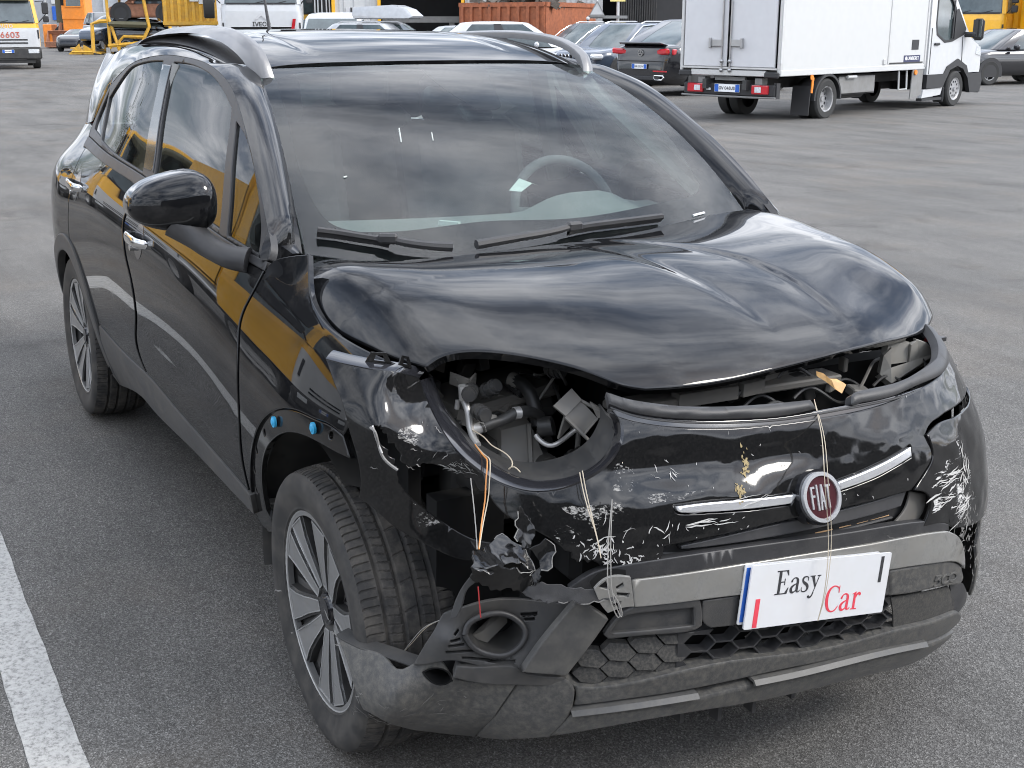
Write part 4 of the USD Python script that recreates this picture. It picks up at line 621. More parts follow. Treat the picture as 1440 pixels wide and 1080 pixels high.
# side panels, right one traced, left one mirrored
dents = lambda P: .0022*np.exp(-(((P[:, 0] + .55)/.25)**2 + ((P[:, 1] - .60)/.07)**2)) - .0035*np.exp(-(((P[:, 0] + .85)/.5)**2 + ((P[:, 1] - .66)/.05)**2))
pan('rear_door', 'car_paint', car, both=True, disp=dents); pan('front_door', 'car_paint', car, both=True, disp=dents)
pan('fender', 'car_paint', car, 'front_fender', res=.02)
put('front_fender', mirror(panel(pg('fender').intersection(Polygon([(-.6, .2), (-.6, 1.02), (-.25, 1.0), (0, .95), (.2, .92), (.42, .84), (.5, .2)])), side, .03, -.02)), 'car_paint', car)
fl = pg('flange')
hl = unary_union([Point(TR['fhole%d' % i][2][0][0]).buffer(.009) for i in range(5)])
pan('flange', 'paint_dirty', car, 'arch_flange', poly=fl.difference(hl), res=.02, both=True)
for i in range(2):
    q = np.array([TR['clip%d' % i][2][0][0]]); c = side(q)[0] + [0, .004, 0]
    put('arch_clip', cat([cyl(c, c + [0, -.006, 0], .013, 16), cyl(c + [0, -.006, 0], c + [0, -.009, 0], .009, 16, .006)]), 'clip_blue', car)
pan('sill', 'cladding', car, 'sill_cladding', both=True, res=.03)
glasses = unary_union([pg(n) for n in ('glass_rd', 'glass_rq', 'glass_fd', 'glass_fq')])
frame = pg('dlo').difference(glasses)
pan('dlo', 'trim_black', car, 'window_frame', poly=frame, res=.03, both=True, thick=.02)
for n in ('glass_rd', 'glass_rq', 'glass_fd', 'glass_fq'):
    m = panel(pg(n).buffer(.004), side, .04, -.007, .003, 0); put('window_pane', m, 'glass_side', car); put('window_pane', mirror(m), 'glass_side', car)
# thin rubber run channels and the gloss B pillar plate
bp = shape_of([TR['glass_rd'][2][3], [TR['glass_rd'][2][3][-1], TR['glass_fd'][2][1][0]], TR['glass_fd'][2][1], [TR['glass_fd'][2][1][-1], TR['glass_rd'][2][3][0]]]).buffer(-.012)
m = panel(bp, side, .03, .004, .008); put('pillar_plate', m, 'trim_gloss', car); put('pillar_plate', mirror(m), 'trim_gloss', car)
pan('belt', 'trim_black', car, 'belt_molding', both=True, thick=.015)
# rear quarter, rear arch cladding
AX = -2.547
def arc(cx, cz, r, a0, a1, n=24): t = np.radians(np.linspace(a0, a1, n)); return np.stack([cx + r*np.cos(t), cz + r*np.sin(t)], 1)
rd = pg('rear_door')
quarter = Polygon([(-3.44, .45), (-3.44, 1.10), (-3.15, 1.14), (-2.72, 1.17), (-2.55, 1.16), (-2.2, 1.10), (-2.1, .46), (-2.3, .40)]).difference(rd.buffer(.006)).difference(Point(AX, .335).buffer(.415, 48)).difference(pg('sill').buffer(.006)).difference(pg('belt').buffer(.003)).difference(pg('dlo').buffer(.004))
quarter = max(getattr(quarter, 'geoms', [quarter]), key=lambda g: g.area if g.centroid.x < -2.6 else 0)
m = panel(quarter, side, .03); put('rear_quarter', m, 'car_paint', car); put('rear_quarter', mirror(m), 'car_paint', car)
clad = Polygon(np.vstack([arc(AX, .335, .418, -14, 205, 60), arc(AX, .335, .352, 205, -14, 60)]))
m = panel(clad, side, .025, .010, .03, .006); put('arch_cladding', m, 'cladding', car); put('arch_cladding', mirror(m), 'cladding', car)
rb = Polygon([(-3.44, .22), (-3.44, .45), (-2.98, .45), (-2.935, .30), (-2.93, .22)])
m = panel(rb, side, .03, .008, .02); put('rear_bumper_corner', m, 'cladding', car); put('rear_bumper_corner', mirror(m), 'cladding', car)
# cantrail and A pillar as one strip: windscreen edge -> roof edge, down to the window frame
dl = np.array(TR['dlo'][2][0]); dl3 = side(dl)[3:]      # from the C pillar forward over the windows to the foot of the A pillar
def by_x(p, n=60):
    q = spl(p, 4); dd = np.concatenate([[0], np.cumsum(np.linalg.norm(np.diff(q, axis=0), axis=1))]); t = np.linspace(0, dd[-1], n)
    return np.stack([np.interp(t, dd, q[:, i]) for i in range(3)], 1)
def strip(name, A, B, n, bulge):
    P = ruled(by_x(A, n), by_x(B, n), 8, bulge, (0, -1, .6), n); k = n//2
    m = shell(P, .02, flip=((np.cross(P[k + 1, 4] - P[k, 4], P[k, 5] - P[k, 4])) @ np.array([0, -1, .5]) < 0))
    put(name, m, 'car_paint', car, smooth=35); put(name, mirror(m), 'car_paint', car, smooth=35)
wv = np.linspace(0.0, .90, 14); A = np.vstack([wind(np.stack([np.full(14, -.625), wv], 1)), roof(np.stack([np.linspace(-1.12, -2.50, 20), np.full(20, -.615)], 1))])
strip('roof_side', A, dl3[::-1], 60, .016)
A2 = np.vstack([roof(np.array([(-2.50, -.615), (-2.70, -.61), (-2.92, -.60)])), [(-3.08, -.595, 1.43), (-3.22, -.60, 1.31), (-3.40, -.61, 1.12)]])
B2 = side(np.array([tuple(dl[3]), (-2.655, 1.24), (-2.68, 1.195), (-2.78, 1.172), (-3.0, 1.160), (-3.25, 1.14), (-3.40, 1.10)]))
strip('rear_pillar', A2, B2, 40, .012)
# roof, rails, aerial
rp = shape_of([[(-1.085, -.60), (-1.072, -.3), (-1.068, 0), (-1.072, .3), (-1.085, .60)], [(-1.085, .60), (-1.6, .618), (-2.4, .61), (-3.05, .57)], [(-3.05, .57), (-3.12, .3), (-3.14, 0), (-3.12, -.3), (-3.05, -.57)], [(-3.05, -.57), (-2.4, -.61), (-1.6, -.618), (-1.085, -.60)]])
put('roof', panel(rp, roof, .025, 0, .015, .0012), 'car_paint', car)
put('headliner', panel(rp.buffer(-.02), roof, .1, -.035, .004, 0, back=True), 'headliner', car)
for s in (-1, 1):
    top, low = np.array(PT['rail']), np.array(PT['railb'])
    top = np.vstack([top[:-1], [(-1.015, -.572, 1.512), (-.985, -.562, 0)]]); low = np.vstack([low[:-1], [(-1.045, -.602, 1.488), (-1.01, -.592, 0)]])
    for q in (top, low): q[-1, 2] = roof(q[-1:, :2])[0, 2] + .010
    a = by_x(top, 40); b = by_x(low, 40)
    if s > 0: a, b = a*[1, -1, 1], b*[1, -1, 1]
    inner = a + [0, -s*.028, -.004]; foot = roof(np.stack([a[:, 0], inner[:, 1]], 1)) + [0, 0, .004]
    t = np.linspace(0, 1, 40); clear = np.clip(np.minimum(t, 1 - t)/.10, 0, 1)[:, None]
    lowb = b.copy(); lowb[:, 2] = np.maximum(b[:, 2], roof(np.stack([a[:, 0], b[:, 1]], 1))[:, 2])
    innb = inner.copy(); innb[:, 2] = foot[:, 2]*(1 - clear[:, 0]) + (inner[:, 2] - .022)*clear[:, 0]; innb[:, 2] = np.minimum(innb[:, 2], inner[:, 2] - .002)
    sec = np.stack([innb, inner + [0, -s*.002, -.006], inner, (inner + a)/2 + [0, 0, .004], a, a*.6 + lowb*.4 + [0, s*.004, 0], lowb, innb], 1)
    put('roof_rail', cat([grid(sec, flip=s > 0)] + [trimesh.Trimesh(np.vstack([sec[k], sec[k].mean(0)]), [[i, i + 1, 8] for i in range(7)] + [[i + 1, i, 8] for i in range(7)], process=False) for k in (0, -1)]), 'rail_grey', car, smooth=35)
    fo = np.stack([roof(np.stack([a[:, 0], a[:, 1] + s*d], 1)) + [0, 0, h] for d, h in ((.035, -.004), (.02, .004), (-.03, .004), (-.045, -.004))], 1)
    put('rail_base', grid(fo, flip=s < 0), 'trim_black', car)
ant = roof(np.array([(-2.62, 0.0)]))[0]
an = cat([tube([ant, ant + [-.03, 0, .03], ant + [-.10, 0, .18], ant + [-.19, 0, .40]], [.012, .008, .0045, .003], 8)]); put('antenna', an, 'trim_black', car)
# hood
hp = pg('hood').buffer(-.008).buffer(.016).buffer(-.008)
hd = lambda P: .0005*(meshkit.fbm(np.stack([P[:, 0]*3.2, P[:, 1]*4.5, P[:, 0]*0], 1), 3, 2) - .5)*2
put('hood', panel(hp, hood, .018, 0, .02, .005, disp=hd), 'car_paint', car)
put('hood_inner', panel(hp.buffer(-.05), hood, .06, -.045, .01, 0, back=True), 'dark', car)
# windscreen
wfull = shape_of([[(-.62, 0), (-.63, .3), (-.63, .6), (-.622, .90)], [(-.622, .90), (0, .902), (.622, .90)], [(.622, .90), (.63, .6), (.63, .3), (.62, 0)], [(.62, 0), (.3, -.03), (0, -.035), (-.3, -.03), (-.62, 0)]])
put('windscreen', panel(wfull, wind, .04, 0, .004, .002), 'glass_wind', car)
put('windscreen_band', panel(wfull.buffer(-.003).difference(pg('clear')), wind, .04, -.006, .002, 0, back=True), 'frit', car)
sens = Point(np.mean(TR['clear'][2][5], 0)).buffer(.004)
cs = wind(np.array([TR['clear'][2][5][1]]))[0]
put('sensor_box', box(cs[0] - .06, cs[1] + .02, cs[2] - .02, .07, .10, .03, rotm([0, 1, 0], 26), .008), 'cabin_dark', car)
for n, w in (('w_mark1', .004), ('w_mark2', .003), ('w_chip', .005)):
    a, b = np.array(PT[n]); put('chip_mark', tube([a, (a + b)/2, b], [w*.5, w*.6, w*.4], 5), 'paper', car)
a, b = np.array(PT['w_sticker']); put('windscreen_sticker', tube([a, b], .0045, 4), 'sign_white', car)
cw = np.array([wind(np.array([(u, -.02 - .015*(1 - (u/.62)**2))]))[0] for u in np.linspace(-.62, .62, 20)])
cf = np.array([(x, y, hood_z(np.array([x]), np.array([y]))[0] - .03) for x, y in [(np.interp(c[1], [-.70, -.567, -.41, -.187, .087, .417, .715], [-.24, -.143, -.092, -.11, -.165, -.24, -.318]) + .05, c[1]) for c in cw]])
P = ruled(cw + [0, 0, -.004], cf, 4, 0, None, 20); put('cowl_panel', shell(P, .01, flip=np.cross(P[1, 0] - P[0, 0], P[0, 1] - P[0, 0])[2] < 0), 'trim_black', car)
for n in ('wiper_r', 'wiper_l'):
    q = np.array(PT[n]); w = spl(q, 5); up = np.array([.45, 0, .9])
    blade = []
    for j in range(2):
        k = w[:len(w)*6//10 + 1] if True else w
    k = w[:int(len(w)*.60)]
    e = thing('wiper', None, None, parent=car)
    prof = [(-.007, 0), (-.009, .006), (-.004, .013), (.004, .013), (.009, .006), (.003, 0), (.002, -.014), (-.002, -.014)]
    t = np.gradient(k, axis=0); t /= np.linalg.norm(t, axis=1, keepdims=True); sd = np.cross(t, up)
    put('blade', grid(np.stack([k + sd*u + up*h for u, h in prof + prof[:1]], 1), flip=n == 'wiper_r'), 'trim_black', e)
    put('arm', tube(w[int(len(w)*.5):] + up*.014, np.linspace(.009, .013, len(w) - int(len(w)*.5)), 8), 'trim_black', e)
    c = w[int(len(w)*.52)] + up*.012; put('adapter', box(*c, .05, .024, .026, rotm([0, 0, 1], math.degrees(math.atan2(t[-1][1], t[-1][0]))), .006), 'trim_black', e)
# mirrors
def mirror_housing():
    c = np.array([-.525, -.968, 1.168]); a, b = np.meshgrid(np.linspace(0, 2*np.pi, 41), np.linspace(0, np.pi/2, 14), indexing='ij')
    sx = lambda v, e: np.sign(v)*np.abs(v)**e
    r = np.cos(b)**.8; yy = sx(np.cos(a), .72)*r*.104; zz = sx(np.sin(a), .80)*r*.086
    xx = np.sin(b)**.85*.085
    k = np.clip((yy + .104)/.208, 0, 1); zz = np.where(zz > 0, zz*(.62 + .50*k**.8), zz*(.55 + .42*k)) + .014*(k - .5)     # low at the tip, tall near the door
    Pm = np.stack([c[0] + xx*(.8 + .3*k) + .30*yy, c[1] + yy, c[2] + zz], -1)
    m1 = grid(Pm, flip=False)
    rim = Pm[:, 0]; back = rim + [-.05, 0, 0]; back2 = (rim - rim.mean(0))*.94 + rim.mean(0) + [-.06, 0, 0]; inn = (rim - rim.mean(0))*.90 + rim.mean(0) + [-.045, 0, 0]
    m2 = grid(np.stack([rim, back, back2, inn], 1), flip=True)
    cap = trimesh.Trimesh(np.vstack([inn, inn.mean(0)]), [[i, len(inn), (i + 1) % len(inn)] for i in range(len(inn))], process=False)
    return m1, m2, cap
for s in (1, -1):
    e = thing('door_mirror', None, None, parent=car); m1, m2, cap = mirror_housing()
    q = np.array([(-.50, -.955, 1.135), (-.47, -.93, 1.105), (-.42, -.90, 1.072), (-.37, -.868, 1.052), (-.34, -.83, 1.045)])
    arm = tube(spl(q if s > 0 else q - [.35, 0, .03], 5), np.interp(np.linspace(0, 1, 21), [0, .35, .6, 1], [.050, .036, .034, .040]), 14); arm.vertices[:, 2] = 1.07 + (arm.vertices[:, 2] - 1.07)*.80
    if s < 0: m1, m2, cap, arm = map(mirror, (m1, m2, cap, arm))
    if s < 0:   # the left mirror is folded back
        for m in (m1, m2, cap): m.apply_transform(T4((-1.02, .87, 1.08)) @ T4((0, 0, 0), rotm([0, 0, 1], -70)) @ T4((.525, -.975, -1.172)))
    put('housing', m1, 'car_paint', e, smooth=50); put('rim', m2, 'trim_gloss', e, smooth=40); put('mirror_glass', cap, 'chrome', e); put('foot', arm, 'trim_black', e, smooth=60)
# door handles: chrome bow over a cup
for s in (1, -1):
    for i in range(2):
        h = uv3('handle')[3*i:3*i + 3]; c = h[0]; L = .10
        e = thing('door_handle', None, None, parent=car)
        xs = np.linspace(-1, 1, 15); bow = np.stack([c[0] + xs*L, np.array([-side_w(c[0] + x*L, c[2]) for x in xs]) - .028*(1 - xs**4) - .002, np.full(15, c[2]) + .004*(1 - xs**2)], 1)
        prof = np.stack([np.cos(np.linspace(0, 2*np.pi, 13)), np.sin(np.linspace(0, 2*np.pi, 13))], 1)
        wz = .013 + .006*(1 - xs**2); m = grid(np.stack([bow + np.stack([0*xs, .007*p[0] + 0*xs, wz*p[1]], 1) for p in prof], 1))
        ends = cat([trimesh.convex.convex_hull(np.array([bow[k] + [0, .007*p[0], wz[k]*p[1]] for p in prof] + [bow[k] + [sg*.010, .004, 0]])) for k, sg in ((0, -1), (-1, 1))])
        cup = panel(Point(c[0], c[2] - .006).buffer(.055, 24), side, .012, .0012, .002, .001)
        cy = cyl([c[0] - .05, -side_w(c[0], c[2]) + .0, c[2] - .03], [c[0] - .05, -side_w(c[0], c[2]) - .02, c[2] - .03], .014, 16, .012)
        ms = [(m if s > 0 else mirror(m), 'chrome', 'bow'), (ends if s > 0 else mirror(ends), 'chrome', 'bow_end'), (cup if s > 0 else mirror(cup), 'trim_gloss', 'cup'), (cy if s > 0 else mirror(cy), 'chrome', 'lock')]
        for mm, ma, nn in ms: put(nn, mm, ma, e, smooth=50)
# tail: rear screen, tailgate, rear bumper
zz = np.linspace(.30, 1.10, 10)
tl = np.stack([np.stack([-3.44 - .05*np.sin((z - .3)/.8*math.pi) - .03*(1 - (np.linspace(-1, 1, 13))**2), np.linspace(-1, 1, 13)*side_w(-3.44, z), np.full(13, z)], 1) for z in zz])
put('tailgate', shell(tl, .02, flip=True), 'car_paint', car, smooth=40)
rg = np.stack([np.stack([np.interp(z, [1.10, 1.44], [-3.44, -3.12]) - .02*(1 - np.linspace(-1, 1, 11)**2), np.linspace(-1, 1, 11)*np.interp(z, [1.10, 1.44], [.60, .55]), np.full(11, z) + .02*(1 - np.linspace(-1, 1, 11)**2)], 1) for z in np.linspace(1.10, 1.44, 6)])
put('rear_screen', shell(rg, .004, flip=True), 'glass_side', car, smooth=40)
for s in (-1, 1):
    put('tail_lamp', box(-3.40, s*.60, .93, .10, .20, .16, None, .03), 'tail_red', car)
rbm = np.stack([np.stack([-3.46 - .02*np.sin(t*math.pi) + 0*np.linspace(-1, 1, 9), np.linspace(-1, 1, 9)*side_w(-3.44, .24 + .2*t), np.full(9, .24 + .22*t)], 1) for t in np.linspace(0, 1, 5)])
put('rear_bumper', shell(rbm, .02, flip=True), 'cladding', car)
# floor, wheel wells, dark body inside
put('underbody', cat([box(-1.2, 0, .27, 2.0, 1.35, .06), box(-2.9, 0, .33, .9, 1.1, .06), box(.2, 0, .34, 1.0, 1.05, .08)]), 'dark', car)
put('inner_body', cat([box(-.10, 0, .70, .05, 1.35, .62), box(-2.95, 0, .70, .05, 1.2, .6), box(-1.3, -.78, .70, 1.7, .03, .50), box(-1.3, .78, .70, 1.7, .03, .50), box(-2.6, -.56, .66, .8, .03, .7), box(-2.6, .56, .66, .8, .03, .7)]), 'dark', car)
for s in (-1, 1):
    for cx, r, a0 in ((.14, .40, 62), (AX, .40, -12)):
        t = np.radians(np.linspace(a0, 192, 40)); sec = [(s*.845, r - .005), (s*.80, r - .03), (s*.56, r - .03)]
        m = grid(np.stack([np.stack([cx + rr*np.cos(t), np.full(40, y), .345 + rr*np.sin(t)], 1) for y, rr in sec], 1), flip=s > 0)
        back = grid(np.stack([np.stack([cx + rr*np.cos(t), np.full(40, s*.56), .345 + rr*np.sin(t)], 1) for rr in (r - .03, .02)], 1), flip=s > 0)
        put('wheel_liner', cat([m, back]), 'engine_dark', car)
put('suspension_strut', cat([cyl((.10, -.66, .40), (.02, -.60, .86), .045, 12), cyl((.10, -.66, .35), (.10, -.66, .55), .07, 12), cyl((-.18, -.70, .44), (-.14, -.60, .80), .02, 8)]), 'engine_dark', car)
put('jack_tab', cat([box(-.25, -.80, .44, .16, .10, .02, rotm([0, 0, 1], 12), .004), cyl((-.20, -.83, .452), (-.20, -.83, .458), .018, 12)]), 'beige_grey', car)

# wheels
def tyre_mesh(R=.333, w=.225, rim=.236, n=420, fine=True):
    """Tyre about the y axis, outer face towards -y, with grooved tread."""
    hw = w/2
    side_prof = [(rim - .012, -hw + .020), (rim + .002, -hw + .008), (rim + .010, -hw + .009), (rim + .035, -hw - .001), (rim + .060, -hw - .003), (rim + .078, -hw + .003), (R - .012, -hw + .010)]
    tr_u = np.linspace(-hw + .012, hw - .012, 45 if fine else 15)
    crown = R - .011*(np.abs(tr_u)/(hw - .012))**3.2
    prof = side_prof + [(r, u) for r, u in zip(crown, tr_u)] + [(r, -u) for r, u in side_prof[::-1]]
    m = revolve(prof, n); V = m.vertices.reshape(n, len(prof), 3)
    k0 = len(side_prof); k1 = k0 + len(tr_u); th = np.arange(n)*2*np.pi/n
    u = tr_u/hw; gro = np.zeros((n, len(u)))
    for g, gw in ((-.50, .045), (-.17, .045), (.17, .045), (.50, .045)):
        gro = np.maximum(gro, .0075*np.clip(1.6 - np.abs(u - g)/gw*1.6, 0, 1)[None]*np.ones((n, 1)))
    if fine:
        ph = (th[:, None]*110/(2*np.pi)*1.0 + .35*np.abs(u)[None]) % 1
        sh = (np.abs(u) > .58)[None]; gro = np.maximum(gro, .0035*((ph < .20) & sh))
        ph2 = (th[:, None]*110/(2*np.pi) + 1.1*u[None]) % 1; mid = (np.abs(u) < .47)[None] & (np.abs(u) > .21)[None]
        gro = np.maximum(gro, .0022*((ph2 < .16) & mid)); cen = (np.abs(u) < .13)[None]; ph3 = (th[:, None]*35/(2*np.pi) - .5*u[None]) % 1
        gro = np.maximum(gro, .0022*((ph3 < .10) & cen))
    rad = np.stack([np.cos(th), 0*th, np.sin(th)], -1)
    V[:, k0:k1] -= gro[..., None]*rad[:, None]
    m.vertices = V.reshape(-1, 3); f = m.faces
    j = (f % len(prof)).max(1); tread = (j >= k0) & ((f % len(prof)).min(1) < k1)
    a = m.submesh([np.nonzero(tread)[0]], append=True, repair=False); b = m.submesh([np.nonzero(~tread)[0]], append=True, repair=False)
    return a, b
def sector(polys, k=5, rot=0.0):
    from shapely import affinity
    return unary_union([affinity.rotate(p, 360/k*i + rot, origin=(0, 0)) for p in polys for i in range(k)])
def rim_parts(R=.236):
    """Five split spokes, machined faces over dark sides."""
    L = lambda a, r: (r*math.sin(math.radians(a)), r*math.cos(math.radians(a)))
    face, body, blade = [], [], []
    for s in (-1, 1):
        arm = Polygon([L(s*1.5, .050), L(s*34, .054), L(s*29, .085), L(s*25, .13), L(s*24, .175), L(s*25, .222), L(s*3.0, .224), L(s*3.2, .17), L(s*4.0, .12), L(s*3.5, .085)])
        face.append(arm.buffer(-.002)); body.append(arm.buffer(.004))
        blade.append(Polygon([L(s*26, .10), L(s*33, .062), L(s*36, .075), L(s*33, .11), L(s*31, .16), L(s*31, .222), L(s*24, .222), L(s*23, .16)]))
    web = Polygon([L(-4, .10), L(4, .10), L(4.2, .224), L(-4.2, .224)])
    Fc, Bd, Bl, Wb = sector(face), sector(body), sector(blade), sector([web])
    ring = Point(0, 0).buffer(.2305, 64).difference(Point(0, 0).buffer(.2215, 64)); hub = Point(0, 0).buffer(.066, 48)
    Fc = Fc.difference(Point(0, 0).buffer(.040, 24))
    conc = lambda m: m
    f1 = xzprism(unary_union([Fc, ring]), -.004, .010)
    edge = xzprism(Fc.difference(Fc.buffer(-.0028)), -.0052, .002)
    b1 = xzprism(unary_union([Bd, hub]).difference(Point(0, 0).buffer(.03, 24)), .001, .042)
    b2 = [xzprism(g, .020, .050) for g in getattr(Bl, 'geoms', [Bl])]; b3 = [xzprism(g.buffer(-.001), .016, .046) for g in getattr(Wb, 'geoms', [Wb])]
    for m in [f1, b1, edge] + b2 + b3:
        r = np.hypot(m.vertices[:, 0], m.vertices[:, 2]); m.vertices[:, 1] += .026*np.clip(1 - r/.21, 0, 1)**1.2     # dished towards the hub
    barrel = revolve([(R - .002, -.003), (R - .001, .012), (R - .022, .030), (R - .032, .10), (R - .030, .19), (R - .006, .20), (R, .19)], 64)
    lip = revolve([(.2305, -.004), (.2345, -.006), (R + .001, -.002), (R, .010)], 64)
    cap = cat([cyl((0, .012, 0), (0, .024, 0), .036, 32, .040), cyl((0, .008, 0), (0, .013, 0), .028, 32)])
    nuts = [cyl((.052*math.sin(a), .030, .052*math.cos(a)), (.052*math.sin(a), .017, .052*math.cos(a)), .009, 6) for a in np.radians(np.arange(5)*72 + 36)]
    disc = cat([cyl((0, .085, 0), (0, .11, 0), .155, 48), cyl((0, .06, 0), (0, .12, 0), .08, 24), cyl((0, .15, 0), (0, .152, 0), .20, 48)])
    return [('rim_face', f1, 'rim_face'), ('machined_edge', edge, 'rim_edge'), ('spoke', b1, 'rim_dark'), *[('spoke_blade', m, 'rim_mid') for m in b2], *[('spoke_web', m, 'rim_dark') for m in b3], ('rim_barrel', barrel, 'rim_dark'), ('rim_lip', lip, 'rim_edge'), ('hub_cap', cap, 'trim_gloss'), *[('wheel_nut', m, 'rim_dark') for m in nuts], ('brake_disc', disc, 'brake')]
RIM = rim_parts()
TYRE_FINE = tyre_mesh(n=1100); TYRE_SOFT = tyre_mesh(n=140, fine=False)
def wheel(parent, loc, rot=np.eye(3), flip=False, fine=False, name='wheel'):
    S = np.diag([1, -1, 1]) if flip else np.eye(3)
    w = thing(name, None, None, parent=parent, mat=T4(loc, rot))
    fm = (lambda m: mirror(m)) if flip else (lambda m: m)
    dy = .095   # tyre centre behind the rim face
    for n, m, ma in RIM: put(n, fm(m), ma, w, smooth=28)
    for n, m, ma in zip(('tread', 'sidewall'), TYRE_FINE if fine else TYRE_SOFT, ('tread', 'rubber')):
        mm = m.copy(); mm.vertices[:, 1] += dy; put(n, fm(mm), ma, w, smooth=30)
    return w
def Rwheel(steer, camber, spin): return rotm([0, 0, 1], steer) @ rotm([1, 0, 0], camber) @ rotm([0, 1, 0], spin)
wheel(car, (.19, -.851, .334), Rwheel(-.7, 1.8, 20), fine=True); wheel(car, (AX, -.868, .333), Rwheel(0, 0, 5), fine=True)
wheel(car, (.15, .862, .333), Rwheel(2, 0, 30), flip=True); wheel(car, (AX, .868, .333), Rwheel(0, 0, 50), flip=True)

# front cover (painted), its ribbed top edge and foam seals
def dent(P):
    s, z = P[:, 0], P[:, 1]
    d = -.020*np.exp(-(((s + .36)/.13)**2 + ((z - .815)/.045)**2)) - .010*np.exp(-(((s + .10)/.09)**2 + ((z - .81)/.030)**2)) + .008*np.exp(-(((s + .17)/.05)**2 + ((z - .73)/.03)**2)) - .006*np.exp(-(((s - .2)/.10)**2 + ((z - .86)/.05)**2))
    return d + .006*(meshkit.fbm(np.stack([s*9, z*14, s*0], 1), 3, 7) - .5)
slot_hole = pg('slot').buffer(.004)
cvp = np.array(TR['cover'][2][5]); cz = np.array(TR['cover'][2][6])
cover_poly = jag(pg('cover'), .0035, 4, .010, keep=lambda p: p[0] > cvp[0][0] + .06 or p[1] > cz[0][1] + .03)
pan('cover', 'paint_dirty', car, 'bumper_cover', res=.011, thick=.004, poly=cover_poly.difference(unary_union([pg('chrome_l'), pg('chrome_r')]).buffer(.004)), disp=dent)
put('bumper_cover_back', panel(pg('cover').union(pg('slot')), fascia, .05, -.055, .003, 0, back=True), 'dark', car)
pan('ridge', 'trim_gloss', car, 'cover_edge', res=.02, thick=.03)
for k in (0, 1):
    q = uv3('ridge', 0); up = .006 + .010*k
    put('edge_rib', tube(q + [.004, 0, -up], .0028, 6, spline=4), 'trim_black', car)
def fat(n, mat, parent, name, bul, res=.012):
    """A swollen rubber strip."""
    p = pg(n); f = sf(n); ring = p.exterior
    def d(P): return bul*(1 - np.exp(-np.array([ring.distance(Point(a)) for a in P])/.012))
    put(name, panel(p, f, res, TR[n][1], .02, .002, disp=d), mat, parent)
fat('seal_l', 'trim_black', car, 'hood_seal', .016); fat('seal_r', 'trim_black', car, 'hood_seal', .010)
# headlight bezel: from the cover's edge to the mouth, then a tube inwards
ro = spl(uv3('ring_out'), 5); ri = spl(uv3('ring_in'), 5)
P = ruled(ro, ri, 5, .004, (1, -.3, .3), 66)
def autoshell(P, th, toward):
    a, b = P.shape[0]//2, P.shape[1]//2; a, b = max(a - 1, 0), max(b - 1, 0)
    n = np.cross(P[a + 1, b] - P[a, b], P[a, b + 1] - P[a, b]); return shell(P, th, flip=(n @ np.asarray(toward, float)) < 0)
put('headlight_bezel', autoshell(P, .006, (1, -.3, .8)), 'trim_gloss', car, smooth=50)
rdeep = ri + np.array([-.10, .03, .0]); Pt = np.stack([ri, ri*.6 + rdeep*.4 + [0, 0, -.004], rdeep], 1)
put('headlight_tunnel', autoshell(Pt, .004, (.3, 0, .9)), 'engine_black', car, smooth=50)
# chrome bars, badge
for n in ('chrome_l', 'chrome_r'):
    p = pg(n)
    put('chrome_bar', panel(p, fascia, .012, .004, .014, .0035), 'chrome_white', car)
    put('bar_housing', panel(p.buffer(.012), fascia, .02, -.016, .004, .003), 'trim_gloss', car)
ec = uv3('emblem')[0]; er = .050
nrm = np.array([.93, -.10, .35]); nrm /= np.linalg.norm(nrm); eu = np.array([0, 1, 0]) - nrm*nrm[1]; eu /= np.linalg.norm(eu); ev = np.cross(nrm, eu)
ER = np.stack([eu, ev, nrm], 1)
ec = ec + np.array([.012, 0, 0])
e = thing('emblem', None, None, parent=car)
def edisc(r0, r1, h0, h1, n=48, k=.88):
    rr = Point(0, 0).buffer(r1, n)
    if r0: rr = rr.difference(Point(0, 0).buffer(r0, n))
    return prism(shapely.affinity.scale(rr, k, 1.0, origin=(0, 0)), h1 - h0, ER, ec + nrm*h0)
put('badge_collar', cat([edisc(0, er*1.16, -.05, -.004)]), 'trim_gloss', e); put('badge_ring', cat([edisc(er*.88, er*1.04, -.006, .006)]), 'chrome_white', e); put('badge_face', edisc(0, er*.88, -.006, .002), 'badge_red', e)
def bar(x0, y0, x1, y1, w): return LineString([(x0, y0), (x1, y1)]).buffer(w/2, cap_style=2)
W_ = .0042
let = [bar(-.030, -.022, -.030, .024, W_), bar(-.030, .022, -.020, .022, W_), bar(-.030, .004, -.021, .004, W_),
       bar(-.013, -.026, -.013, .027, W_),
       bar(-.005, -.026, .001, .026, W_), bar(.007, -.026, .001, .026, W_), bar(-.003, -.008, .005, -.008, W_),
       bar(.019, -.024, .019, .024, W_), bar(.011, .022, .027, .022, W_)]
put('badge_letters', prism(shapely.affinity.scale(unary_union(let), .82, 1, origin=(0, 0)), .003, ER, ec + nrm*.002), 'chrome_white', e)
